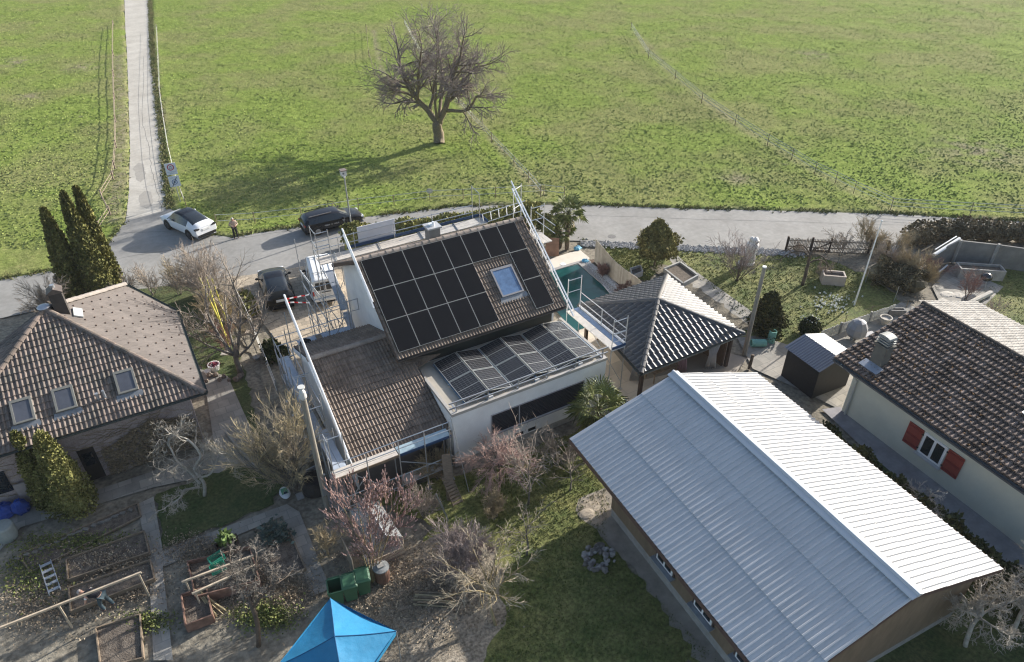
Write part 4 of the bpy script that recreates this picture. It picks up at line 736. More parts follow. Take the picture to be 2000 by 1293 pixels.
planks(s4, (8.95, 34.9, 3.1), (9.0, 37.3, 4.5), .48, n=1, m=alu_deck, name='stair'); planks(s4, (8.9, 33.0, 1.6), (8.95, 34.8, 3.0), .42, n=1, m=alu_deck, name='stair')
planks(s4, (5.6, 32.75, 3.15), (8.6, 32.75, 3.15), .66, n=1, m=M('bluish_plank', (.38, .43, .5), .6, .1, 3))
for u in (7.75, 7.95, 8.15, 8.35): pole(s4, (u, 33.6, .05), (u, 34.6, 2.9), 'stair_stringer', .025)
pole(s4, (9.42, 33.7, 3.6), (9.42, 33.7, 4.4), 'bracket', .023); pole(s4, (8.5, 33.7, 4.35), (9.45, 33.7, 4.35), 'ledger', .022); pole(s4, (8.5, 33.7, 3.65), (9.45, 33.7, 3.65), 'ledger', .022)
# small things left on the plank
mb = MB(); mb.ball((5.95, 32.55, 3.32), (.3, .26, .16), n=10, k=6, jit=.12, rng=random.Random(3)); tag(mb.build('dark_bag', M('dark_navy_cloth', (.02, .022, .023), .9, .3, 5)), 'crumpled dark navy bag lying on the bluish scaffold plank', 'bag')
mb = MB(); mb.box(6.6, 6.9, 32.55, 33.0, 3.2, 3.28); tag(mb.build('wooden_crate_lid', woodm), 'flat brown wooden board on the bluish scaffold plank', 'board')
# left edge scaffold of the wing
s5 = thing('scaffold', 'narrow scaffold down the outer left wall of the low wing', 'scaffold', (4.6, 27, 0))
for v, z in ((23.3, 5.0), (25.0, 3.9), (26.4, 4.9), (29.0, 6.2), (31.0, 6.8), (32.3, 5.0)):
    pole(s5, (4.3, v, .01), (4.3, v, min(z, 4.6)), foot=True); pole(s5, (4.95, v, .01), (4.95, v, z - .4))
for z in (1.9, 3.3, 4.2): pole(s5, (4.3, 26.4, z), (4.3, 32.3, z), 'guardrail', .022)
for v in (26.4, 29.0, 31.0): pole(s5, (4.3, v, 3.8), (4.95, v, 3.8), 'ledger', .023); pole(s5, (4.3, v, 2.4), (4.95, v, 1.0), 'brace', .025)
planks(s5, (4.66, 23.45, 2.42), (4.66, 26.3, 2.42), .6, n=2, m=M('bluish_plank', (.38, .43, .5), .6)); planks(s5, (4.62, 28.6, 3.0), (4.62, 32.2, 3.0), .5, n=1, m=alu_deck)
pole(s5, (4.3, 28.95, 3.95), (5.15, 28.95, 3.95), 'guardrail', .024)
# front scaffold
s6 = thing('scaffold', 'front scaffold with wooden deck below the eave of the low tiled wing', 'scaffold', (7, 22.8, 0))
for u in (4.15, 7.15, 9.65): pole(s6, (u, 22.5, .01), (u, 22.5, 5.1 if u < 5 else 3.75), foot=True); pole(s6, (u, 23.25, .01), (u, 23.25, 4.6 if u < 5 else 2.9))
for z in (3.68, 3.2): pole(s6, (4.15, 22.52, z), (9.75, 22.52, z), 'guardrail', .024)
pole(s6, (4.15, 22.5, 1.55), (9.75, 22.5, 1.55), 'guardrail', .023); pole(s6, (4.15, 22.5, 4.9), (4.15, 23.25, 4.9), 'ledger', .023); pole(s6, (4.15, 23.25, 4.5), (4.85, 23.25, 4.5), 'ledger', .023)
for u in (4.15, 7.15, 9.65): pole(s6, (u, 22.5, 2.6), (u, 23.25, 2.6), 'transom', .023)
planks(s6, (4.2, 22.88, 2.7), (7.15, 22.88, 2.7), .62, n=2); planks(s6, (7.2, 22.88, 2.7), (9.75, 22.88, 2.7), .62, n=1, m=M('aqua_steel_deck', (.36, .46, .5), .4, .15, 4, metal=.3), name='metal_deck')
mb = MB(); mb.bar((7.2, 22.54, 2.76), (9.75, 22.54, 2.76), .03, .14); mb.build('toe_board', bluem, s6)
mb = MB(); mb.bar((4.2, 22.54, 2.76), (7.15, 22.54, 2.76), .03, .14); mb.build('toe_board', woodm, s6)
pole(s6, (5.1, 22.5, 2.6), (7.1, 22.5, .4), 'brace', .022); pole(s6, (7.2, 22.5, 2.4), (9.6, 22.5, 1.0), 'brace', .022)
planks(s6, (7.3, 22.88, .8), (9.7, 22.88, .8), .6, n=1); pole(s6, (9.8, 22.6, 3.9), (9.95, 21.35, .01), 'raker', .026)
for z in (3.2, 3.68): pole(s6, (4.15, 22.5, z + .5), (4.15, 23.3, z + .5), 'guardrail', .023)
mb = MB(); mb.bar((9.0, 21.3, .023), (9.35, 22.4, 1.9), .42, .05); tag(mb.build('leaning_plank', woodm), 'weathered plank leaning against the front scaffold near the annex corner', 'plank')
# EXTRA SCAFFOLD tubes
for v0, v1, z0, z1 in ((23.3, 25.0, .3, 2.3), (26.4, 29.0, .4, 3.2), (31.0, 29.0, .4, 3.2), (29.0, 26.4, 2.4, 4.2), (31.0, 32.3, 1.9, 3.6)): pole(s5, (4.28, v0, z0), (4.28, v1, z1), 'brace', .022)
for z in (1.0, 2.8, 3.8): pole(s5, (4.95, 26.4, z), (4.95, 32.3, z), 'guardrail', .022)
for v in (27.7, 30.1): pole(s5, (4.3, v, .01), (4.3, v, 4.5), foot=True)
planks(s5, (4.62, 26.5, 1.9), (4.62, 32.2, 1.9), .5, n=1, m=alu_deck)
for u in (5.65, 8.4): pole(s6, (u, 22.5, .01), (u, 22.5, 3.72), foot=True)
pole(s6, (4.15, 22.5, .6), (5.6, 22.5, 2.5), 'brace', .022); pole(s6, (9.65, 22.5, 2.5), (9.65, 23.25, .6), 'brace', .022); pole(s6, (4.15, 22.5, .9), (9.75, 22.5, .9), 'ledger', .022)
for z in (3.5, 4.0): pole(s3, (20.0, 24.0, z), (20.92, 24.0, z), 'guardrail', .022)
pole(s3, (20.92, 24.0, .5), (20.92, 28.3, 2.8), 'brace', .022); pole(s3, (20.02, 28.3, 3.2), (20.02, 32.45, 6.0), 'brace', .022)
for z in (6.6, 7.1): pole(s3, (20.92, 31.2, z), (20.92, 33.4, z), 'guardrail', .022)
for u0, u1 in ((8.55, 11.1), (16.3, 19.2)): pole(s1, (u0, 38.45, .3), (u1, 38.45, 4.7), 'brace', .022)
for z in (2.4, 4.0): pole(s4, (7.35, 35.0, z), (7.35, 37.3, z), 'ledger', .022); pole(s4, (8.7, 33.0, z), (8.7, 35.0, z + .6), 'brace', .022)
pole(s4, (4.4, 32.5, 3.6), (7.3, 32.5, 3.6), 'guardrail', .022); pole(s4, (4.4, 32.5, 4.15), (7.3, 32.5, 4.15), 'guardrail', .022)
# ------------------------------------------------------------------ poles, lamp, signs
up_ = thing('utility_pole', 'tall weathered wooden utility pole with white insulator cap beside the low wing', 'pole', (3.8, 23.76, 0))
mb = MB(); mb.tube([(3.8, 23.76, 0), (3.8, 23.76, 6.6)], [.15, .11], 12); mb.build('pole', M('silvered_pole', (.25, .23, .19), .85, .2, 3, stretch=(6, 6, .6)), up_)
mb = MB(); mb.lathe((3.8, 23.76, 6.6), [(.1, 0), (.16, .12), (.13, .4), (.05, .5), (.05, .56), (.15, .6), (.15, .66)], 14); mb.build('insulator_cap', M('porcelain_grey', (.55, .55, .52), .4, .05), up_)
mb = MB(); mb.tube([(3.93, 23.7, 0), (3.93, 23.7, 2.2)], .07, 8); mb.box(3.7, 3.95, 23.58, 23.64, 1.0, 1.4); mb.build('cable_guard', steel, up_)
up2 = thing('utility_pole', 'tall grey wooden pole with white top beside the pavilion', 'pole', (29.41, 22.89, 0))
mb = MB(); mb.tube([(29.41, 22.89, 0), (29.41, 22.89, gz(1494, 522, (29.41, 22.89)))], [.14, .1], 12); mb.build('pole', M('silvered_pole', (.25, .23, .19)), up2)
mb = MB(); mb.cyl((29.41, 22.89, gz(1494, 522, (29.41, 22.89))), .12, .06, 12); mb.build('pole_cap', wht, up2)
fl = thing('flag_pole', 'thin bare white flag pole in the right hand garden', 'pole', (39.81, 23.26, 0))
mb = MB(); mb.tube([(39.81, 23.26, 0), (39.81, 23.26, 6.1)], [.06, .035], 8); mb.build('pole', alu, fl); mb = MB(); mb.ball((39.81, 23.26, 6.14), .07); mb.build('finial', wht, fl)
lp = thing('street_lamp', 'slim grey street lamp with boxy white head beside the dark estate car', 'street lamp', (14.64, 50.97, 0))
mb = MB(); mb.tube([(14.64, 50.97, 0), (14.64, 50.97, 4.3)], [.065, .05], 10); mb.build('pole', steel, lp)
mb = MB(); mb.lathe((14.64, 50.97, 4.3), [(.09, 0), (.09, .12), (.06, .16)], 10); mb.build('collar', alu, lp)
mb = MB(); mb.obox((14.6, 50.97, 4.66), (.2, 0, 0), (0, .2, 0), (0, 0, .19)); hd = mb.build('lamp_head', M('lamp_white', (.62, .62, .6), .4, .05), lp)
mb = MB(); mb.obox((14.6, 50.97, 4.89), (.24, 0, 0), (0, .24, 0), (0, 0, .035)); mb.build('lamp_cover', M('lamp_brown', (.2, .16, .14), .5), hd); mb = MB(); mb.obox((14.55, 50.76, 4.68), (.07, 0, 0), (0, .008, 0), (0, 0, .07)); mb.build('lamp_lens', M('lens_grey', (.15, .15, .16), .3), hd)
FD = V((-sin(YAW) * 0 - .5, -.866, 0)).normalized()  # faces the drone
def facing(p): d = V((-p[0], -p[1], 0)).normalized(); return d, V((-d.y, d.x, 0))
ps = V((3.64, 62.93, 0)); fd, fr = facing(ps)
sg = thing('traffic_sign_post', 'grey post with two square traffic signs at the mouth of the pale lane', 'traffic sign', ps)
mb = MB(); mb.tube([ps, ps + V((0, 0, 3.55))], .035, 8); mb.build('post', steel, sg)
def plate(z0, w, h, c=None):
    mb = MB(); mb.obox(ps + fd * .05 + V((0, 0, z0 + h / 2)), fr * w / 2, fd * .012, (0, 0, h / 2)); return mb.build('sign_plate', M('sign_white', (.62, .66, .72), .45, .023), sg)
def ring(mb, c, r0, r1, n=28, off=.0):
    vs = []
    for k in range(n): a = 2 * pi * k / n; e = fr * cos(a) + V((0, 0, sin(a))); vs += [c + e * r0 + fd * off, c + e * r1 + fd * off]
    mb.add(vs, [(2 * k, 2 * k + 1, (2 * k + 3) % (2 * n), (2 * k + 2) % (2 * n)) for k in range(n)])
a_ = plate(2.55, .86, .98); b_ = plate(1.5, .84, .92)
redm, bluem2 = M('sign_red', (.35, .03, .07), .5), M('sign_blue', (.05, .12, .3), .5)
mb = MB(); ring(mb, ps + fd * .066 + V((0, 0, 3.18)), .19, .27); mb.build('prohibition_ring', redm, a_)
mb = MB(); c0 = ps + fd * .066 + V((0, 0, 3.18))
mb.obox(c0 + V((0, 0, .07)), fr * .07, fd * .002, (0, 0, .023)); mb.obox(c0 + V((0, 0, .035)), fr * .11, fd * .002, (0, 0, .014))
ring(mb, c0 + fr * -.07 + V((0, 0, -.07)), .02, .045, 12); ring(mb, c0 + fr * .07 + V((0, 0, -.07)), .02, .045, 12); mb.bar(c0 + fr * -.07 + V((0, 0, -.07)), c0 + fr * .07 + V((0, 0, -.05)), .015, .015)
mb.build('vehicle_pictogram', M('sign_dark', (.08, .07, .1), .5), a_)
def text(s, size, mat, parent, loc, right, upv, name='lettering', depth=.003):
    cu = bpy.data.curves.new(name, 'FONT'); cu.body = s; cu.size = size; cu.align_x = 'CENTER'; cu.align_y = 'CENTER'; cu.extrude = depth; to = bpy.data.objects.new('tmp', cu); COL.objects.link(to)
    dg = bpy.context.evaluated_depsgraph_get(); me = bpy.data.meshes.new_from_object(to.evaluated_get(dg)); bpy.data.objects.remove(to); bpy.data.curves.remove(cu)
    r, u = V(right).normalized(), V(upv).normalized(); me.transform(Matrix.Translation(loc) @ Matrix((r, u, r.cross(u))).transposed().to_4x4()); me.name = name; me.materials.clear(); me.materials.append(mat)
    o = bpy.data.objects.new(name, me); COL.objects.link(o); par(o, parent); return o
text('Zubringerdienst', .1, M('sign_pale_blue', (.2, .33, .45), .5), a_, ps + fd * .066 + V((0, 0, 2.8)), fr, (0, 0, 1)); text('gestattet', .1, MATS['sign_pale_blue'], a_, ps + fd * .066 + V((0, 0, 2.68)), fr, (0, 0, 1))
mb = MB(); c0 = ps + fd * .066 + V((0, 0, 1.9)); ring(mb, c0, .17, .225); ring(mb, c0, .05, .09, 16); mb.build('blue_ring', bluem2, b_)
mb = MB(); mb.bar(c0 + fr * -.25 + V((0, 0, -.38)) + fd * .008, c0 + fr * .25 + V((0, 0, .42)) + fd * .008, .045, .004, up=fd); mb.build('diagonal_bar', M('sign_black', (.02, .025, .05), .5), b_)
text('ZONE', .1, MATS['sign_pale_blue'], b_, ps + fd * .066 + V((-.0, 0, 2.27)) - fr * .15, fr, (0, 0, 1))
# ------------------------------------------------------------------ vehicles (built along +X, then turned)
def crom(P, t):
    n = len(P); i = min(int(t), n - 2); f = t - i; p0, p1, p2, p3 = P[max(i - 1, 0)], P[i], P[i + 1], P[min(i + 2, n - 1)]
    return .5 * ((2 * p1) + (p2 - p0) * f + (2 * p0 - 5 * p1 + 4 * p2 - p3) * f * f + (3 * p1 - p0 - 3 * p2 + p3) * f ** 3)
def carbody(root, st, kinds, paint, roofm, glass, SX=3, SR=2):
    """st: stations (x, sill z, belt z, top z, half width belt, half width top); kinds: per segment (side, top) part names"""
    def ringp(s): x, zs, zb, zt, wb, wt = s; return np.array([(x, .82 * wb, zs), (x, .97 * wb, zs + .12), (x, 1. * wb, zs + (zb - zs) * .55), (x, .965 * wb, zb), (x, wt, zt - .07 * (zt - zb > .12) - .02), (x, wt * .66, zt - .0), (x, 0, zt + .02)])
    R = np.array([ringp(s) for s in st]); ns, nr = len(st), R.shape[1]; NS, NR = (ns - 1) * SX + 1, (nr - 1) * SR + 1
    G1 = np.array([[crom(R[:, j], i / SX) for j in range(nr)] for i in range(NS)]); G = np.array([[crom(G1[i], j / SR) if not (3 * SR < j < 4 * SR) else G1[i][3] + (G1[i][4] - G1[i][3]) * (j / SR - 3) for j in range(NR)] for i in range(NS)])
    mats = {'body': paint, 'roof': roofm, 'windscreen': glass, 'rear_window': glass, 'side_window': glass}; mbs = {}
    for sg_ in (1, -1):
        for i in range(NS - 1):
            for j in range(NR - 1):
                sd_, tp = kinds[i // SX]; js = j // SR; nm = 'body' if js < 3 else (sd_ if js == 3 else tp); key = nm if nm != 'side_window' else nm + ('a' if sg_ > 0 else 'b') + ('' if i // SX < 0 else '')
                mb = mbs.setdefault(key, MB()); q_ = [G[i][j], G[i + 1][j], G[i + 1][j + 1], G[i][j + 1]]; q_ = [(p[0], p[1] * sg_, p[2]) for p in q_]; mb.add(q_ if sg_ < 0 else q_[::-1], [(0, 1, 2, 3)])
    for i in (0, NS - 1):
        pts = [tuple(G[i][j]) for j in range(NR)]; full = pts + [(p[0], -p[1], p[2]) for p in reversed(pts[:-1])]; mbs['body'].poly(full if i else full[::-1])
    mbs['body'].poly([(st[0][0], -.75, .2), (st[-1][0], -.75, .2), (st[-1][0], .75, .2), (st[0][0], .75, .2)])
    for k, mb in mbs.items():
        nm = 'side_window' if k.startswith('side_window') else k; o = mb.build(nm, mats[nm], root)
        import bmesh
        bm = bmesh.new(); bm.from_mesh(o.data); bmesh.ops.remove_doubles(bm, verts=bm.verts, dist=.0006); bm.to_mesh(o.data); bm.free()
        for p in o.data.polygons: p.use_smooth = len(p.vertices) == 4
    return G
tyrem = M('tyre_rubber', (.02, .02, .02), .85, .15, 8); rimm = M('dark_rim', (.1, .1, .105), .35, metal=.7, spec=.5)
def wheel(root, x, y, r=.35, rm=rimm, w=.2):
    s = 1 if y > 0 else -1; mb = MB(); n = 20; prof = [(r * .62, -w / 2), (r * .95, -w / 2), (r, -w * .35), (r, w * .35), (r * .95, w / 2), (r * .62, w / 2)]; vs = []
    for rr, yy in prof: vs += [(x + rr * cos(2 * pi * k / n), y + yy, r + rr * sin(2 * pi * k / n)) for k in range(n)]
    mb.add(vs, [(i * n + k, i * n + (k + 1) % n, (i + 1) * n + (k + 1) % n, (i + 1) * n + k) for i in range(5) for k in range(n)]); wo = mb.build('wheel', tyrem, root, True)
    mb = MB()
    for k in range(5):
        a = 2 * pi * k / 5; mb.bar((x, y + s * w * .5, r), (x + r * .62 * cos(a), y + s * w * .5, r + r * .62 * sin(a)), .09, .02, up=(0, 1, 0))
    vs = [(x + r * .64 * cos(2 * pi * k / n), y + s * w * .47, r + r * .64 * sin(2 * pi * k / n)) for k in range(n)]; mb.add(vs, [range(n)]); mb.build('rim', rm, wo)
    mb = MB(); vs = [(x + (r + .075) * cos(2 * pi * k / 24), y + s * (w / 2 - .012), r + .02 + (r + .075) * sin(2 * pi * k / 24)) for k in range(24)]
    vs = [(a, b_, max(c, .17)) for a, b_, c in vs]; mb.add(vs + [(a, b_ - s * .06, c) for a, b_, c in vs], [range(24), range(24, 48)] + [(k, (k + 1) % 24, 24 + (k + 1) % 24, 24 + k) for k in range(24)]); mb.build('wheel_arch', blackm, root)
def lump(root, name, c, h, mat):
    mb = MB(); mb.obox(c, (h[0], 0, 0), (0, h[1], 0), (0, 0, h[2])); o = mb.build(name, mat, root); bv = o.modifiers.new('bevel', 'BEVEL'); bv.width = min(h) * .5; bv.segments = 2; return o
platem = M('number_plate', (.65, .66, .66), .5); redl = M('red_lamp', (.4, .03, .023), .25); lampm = M('lamp_glass', (.6, .62, .65), .12, spec=.9)
def car(name, label, st, kinds, paint, roofm, loc, head, wb, rearx, tw, wr=.34, rim=rimm, scale=1., lights=True, group=None):
    root = thing(name, label, 'car', (0, 0, 0), 0, group); carbody(root, st, kinds, paint, roofm, glassd)
    for x in (rearx, rearx + wb):
        for s in (1, -1): wheel(root, x, s * tw, wr, rim)
    xr, xf = st[0][0], st[-1][0]
    for s in (1, -1):
        if lights: lump(root, 'headlight', (xf - .13, s * .66, .72), (.12, .2, .07), lampm); lump(root, 'tail_light', (xr + .07, s * .68, .92), (.1, .19, .06), redl if name == 'estate_car' else blackm)
        mb = MB(); mb.ball((rearx + wb - .72, s * (tw + .2), 1.06), (.1, .12, .08), n=10, k=6); mb.bar((rearx + wb - .72, s * (tw + .0), 1.0), (rearx + wb - .72, s * (tw + .16), 1.04), .05, .05); mb.build('wing_mirror', paint if name == 'white_car' else blackm, root, True)
    lump(root, 'number_plate', (xr - .012, 0, .8), (.02, .3, .085), platem); lump(root, 'front_plate', (xf + .0, 0, .5), (.02, .26, .055), platem)  # rear plate enlarged to take in light reflected around it
    mb = MB(); mb.obox((xr + .06, 0, .36), (.1, 0, 0), (0, .72, 0), (0, 0, .1)); mb.build('bumper', blackm, root)
    root.location = (loc[0], loc[1], .012); root.rotation_euler = (0, 0, head); root.scale = (scale,) * 3; return root
coupe = [(-2.28, .42, .86, .98, .80, .6), (-2.2, .32, .93, 1.06, .88, .66), (-1.8, .26, .98, 1.22, .93, .66), (-1.25, .24, .98, 1.42, .94, .64), (-.55, .23, .97, 1.56, .94, .63), (.1, .23, .96, 1.6, .94, .64), (.55, .23, .95, 1.52, .94, .66), (1.2, .24, .94, 1.09, .94, .74), (1.75, .26, .88, .99, .92, .72), (2.15, .32, .78, .86, .86, .64), (2.33, .45, .66, .72, .74, .52)]
ck = [('body', 'body'), ('body', 'body'), ('body', 'rear_window'), ('side_window', 'rear_window'), ('side_window', 'roof'), ('side_window', 'roof'), ('side_window', 'windscreen'), ('body', 'body'), ('body', 'body'), ('body', 'body')]
estate = [(-2.38, .42, .9, 1.02, .82, .66), (-2.3, .32, .98, 1.2, .9, .68), (-2.0, .26, 1.0, 1.42, .93, .66), (-1.3, .24, .99, 1.5, .94, .66), (-.5, .23, .98, 1.53, .94, .66), (.15, .23, .97, 1.5, .94, .67), (.55, .23, .96, 1.42, .94, .68), (1.2, .24, .95, 1.06, .94, .76), (1.75, .26, .9, .99, .92, .74), (2.2, .32, .8, .87, .86, .66), (2.4, .45, .68, .73, .74, .54)]
ek = [('body', 'body'), ('body', 'rear_window'), ('side_window', 'roof'), ('side_window', 'roof'), ('side_window', 'roof'), ('side_window', 'roof'), ('side_window', 'windscreen'), ('body', 'body'), ('body', 'body'), ('body', 'body')]
whitep = M('white_car_paint', (.7, .72, .75), .22, .02, 2, spec=.6); blackp = M('black_car_paint', (.018, .018, .022), .18, .1, 2, spec=.6); roofg = M('glass_roof', (.012, .012, .015), .15, .1, 2, spec=.4); olive = M('olive_black_paint', (.014, .014, .012), .25, .1, 2, spec=.35); anth = M('anthracite_car_paint', (.014, .015, .018), .25, .1, 2, spec=.35)
wf, wr_ = g(332, 446), g(377, 467); hd_ = atan2(wf.y - wr_.y, wf.x - wr_.x); c = (wf + wr_) / 2 + V((-sin(hd_), cos(hd_), 0)) * -.8
car('white_car', 'white fastback car with black glass roof parked at the lane corner', coupe, ck, whitep, roofg, c, hd_, 2.75, -1.4, .865, .36, scale=1.06)
dr_ = g(622, 459); dh = atan2(*(lambda a: (a.y, a.x))(g(702, 440) - dr_)); c = dr_ + V((cos(dh), sin(dh), 0)) * 1.45 + V((-sin(dh), cos(dh), 0)) * .82
est = car('estate_car', 'dark estate car with white door lettering and an open door, parked along the verge', estate, ek, anth, M('dark_blue_roof', (.016, .018, .026), .3, .1, 2, spec=.3), (c.x, c.y), dh, 2.8, -1.45, .865, .34, M('silver_rim', (.35, .35, .36), .35, metal=.7))
wm = M('white_lettering', (.55, .55, .54), .6)
mpi = est.matrix_basis.copy(); sv = (est.location.copy(), est.rotation_euler.copy()); est.location = (0, 0, 0); est.rotation_euler = (0, 0, 0)
text('FEBER · U · HAUS', .155, wm, est, (-.28, -.953, .70), (1, 0, 0), (0, 0, 1)); mb = MB()
for pts in (((.62, .98), (.62, .82), (.7, .74)), ((.78, .98), (.78, .82), (.7, .74)), ((.7, .74), (.7, .62)), ((.62, .86), (.78, .86))):
    for (a, b1), (a2_, b2) in zip(pts, pts[1:]): mb.bar((a, -.955, b1), (a2_, -.955, b2), .02, .006, up=(0, 1, 0))
mb.build('emblem', wm, est)
mb = MB(); hx, hy, a = .95, .93, radians(62); dx, dy = -cos(a), sin(a); Pd = lambda d, z: V((hx + dx * d, hy + dy * d, z))
mb.extr([Pd(0, .3), Pd(1.1, .3), Pd(1.15, .95), Pd(0, .95)], (.05, .04, 0)); do = mb.build('open_door', anth, est)
mb = MB(); mb.bar(Pd(0, .96), Pd(.55, 1.42), .04, .04); mb.bar(Pd(.55, 1.42), Pd(1.12, 1.4), .04, .04); mb.bar(Pd(1.12, 1.4), Pd(1.15, .95), .04, .04); mb.build('door_window_frame', blackm, do)
mb = MB(); mb.ball(Pd(.2, 1.05) + V((.12, .1, 0)), (.08, .1, .08)); mb.build('wing_mirror', blackm, do)
mb = MB(); mb.bar((-1.9, .6, 1.52), (-.1, .6, 1.56), .04, .05); mb.build('roof_rail', blackm, est); mb = MB(); mb.bar((-1.9, -.6, 1.52), (-.1, -.6, 1.56), .04, .05); mb.build('roof_rail', M('chrome_trim', (.4, .36, .33), .3, metal=.8), est)
est.location, est.rotation_euler = sv
car('black_car', 'black fastback car with glass roof parked on the sandstone drive', coupe, ck, olive, roofg, (6.85, 43.9), radians(84), 2.75, -1.4, .865, .36, scale=1.02)
van = [(-2.42, .42, 1.12, 1.86, .9, .74), (-2.36, .3, 1.14, 1.95, .95, .78), (-2.0, .26, 1.15, 1.99, .96, .8), (-1.0, .25, 1.15, 2.0, .96, .8), (.1, .25, 1.14, 2.0, .96, .8), (.95, .25, 1.12, 1.97, .96, .8), (1.3, .25, 1.1, 1.84, .95, .8), (1.95, .27, 1.05, 1.2, .93, .78), (2.3, .34, .92, 1.0, .88, .7), (2.46, .48, .74, .8, .78, .6)]
vk = [('body', 'body'), ('body', 'roof'), ('side_window', 'roof'), ('side_window', 'roof'), ('body', 'roof'), ('side_window', 'roof'), ('side_window', 'windscreen'), ('body', 'body'), ('body', 'body')]
vp = M('van_white_paint', (.72, .72, .71), .3, .02, 2, spec=.5)
vn = car('white_van', 'white panel van parked on the sandstone drive beside the scaffold tower', van, vk, vp, vp, (9.85, 43.2), radians(80), 3.0, -1.45, .885, .34, lights=False); vn['category'] = 'van'
sv = (vn.location.copy(), vn.rotation_euler.copy()); vn.location = (0, 0, 0); vn.rotation_euler = (0, 0, 0)
mb = MB(); mb.extr([(-2.45, -.72, 1.22), (-2.45, .72, 1.22), (-2.4, .62, 1.78), (-2.4, -.62, 1.78)], (-.02, 0, 0)); mb.build('rear_window', glassd, vn)
mb = MB(); mb.obox((-2.47, 0, 1.5), (.012, 0, 0), (0, .03, 0), (0, 0, .3)); mb.build('door_split', vp, vn)
for s in (1, -1): lump(vn, 'tail_light', (-2.4, s * .84, 1.0), (.06, .07, .16), redl)
for s in (-.55, -.2, .2, .55): mb = MB(); mb.bar((-2.1, s, 2.03), (1.0, s, 2.03), .06, .023); mb.build('roof_rib', vp, vn)
for x in (-1.6, .6): mb = MB(); mb.bar((x, -.7, 2.1), (x, .7, 2.1), .05, .04); mb.build('roof_bar', steel, vn)
lump(vn, 'rear_bumper', (-2.47, 0, .5), (.06, .86, .1), vp); lump(vn, 'plate_recess', (-2.46, 0, 1.06), (.02, .3, .023), blackm)
vn.location, vn.rotation_euler = sv
# ------------------------------------------------------------------ plants
def rvec(r): return V((r.gauss(0, 1), r.gauss(0, 1), r.gauss(0, 1))).normalized()
def grow(out, p, d, L, r, lev, S, rg, tip=None):
    n_, lr, ang, wob, up, t0, nseg = S[lev]; last = lev == len(S) - 1; d = V(d).normalized(); pts = [V(p)]; rad = [r]
    for i in range(nseg):
        d = (d + rvec(rg) * wob + V((0, 0, up))).normalized(); q_ = pts[-1] + d * (L / nseg)
        if q_.z < .05: q_.z = .05; d.z = abs(d.z)
        pts.append(q_); rad.append(r * (1 - (.45 if not last else .7) * (i + 1) / nseg))
    out[0 if lev < 2 and r > .018 else 1].tube(pts, rad, 6 if r > .05 else (4 if r > .016 else 3), cap=False)
    if last:
        if tip is not None: tip.append((pts[-1], d, pts[-2]))
        return
    for k in range(n_):
        t = t0 + (1 - t0) * (k + rg.random()) / n_; f = t * nseg; i = min(int(f), nseg - 1); q_ = pts[i].lerp(pts[i + 1], f - i); dd = (pts[i + 1] - pts[i]).normalized(); a = rg.uniform(.6, 1.25) * ang
        ax = dd.cross(rvec(rg)); ax = ax.normalized() if ax.length > 1e-4 else V((1, 0, 0)); nd = dd * cos(a) + ax * sin(a)
        grow(out, q_, nd, L * lr * rg.uniform(.65, 1.2), max(rad[i] * .62, .0085), lev + 1, S, rg, tip)
    if lev < len(S) - 2: grow(out, pts[-1], d, L * lr * .9, max(rad[-1] * .9, .0085), lev + 1, S, rg, tip)
bk_grey = M('grey_bark', (.16, .145, .125), .9, .25, 4, bump=.006); bk_brown = M('brown_bark', (.11, .085, .065), .9, .25, 5, bump=.006); bk_pale = M('pale_bark', (.4, .37, .32), .9, .2, 4, bump=.004); bk_yel = M('yellowish_twigs', (.27, .215, .115), .9, .2, 4); bk_tw = M('grey_brown_twigs', (.31, .26, .21), .9, .22, 3); bk_red = M('reddish_twigs', (.22, .135, .115), .9, .2, 4); bk_mauve = M('mauve_twigs', (.26, .215, .2), .9, .2, 3); bk_straw = M('straw_twigs', (.33, .27, .17), .9, .2, 3)
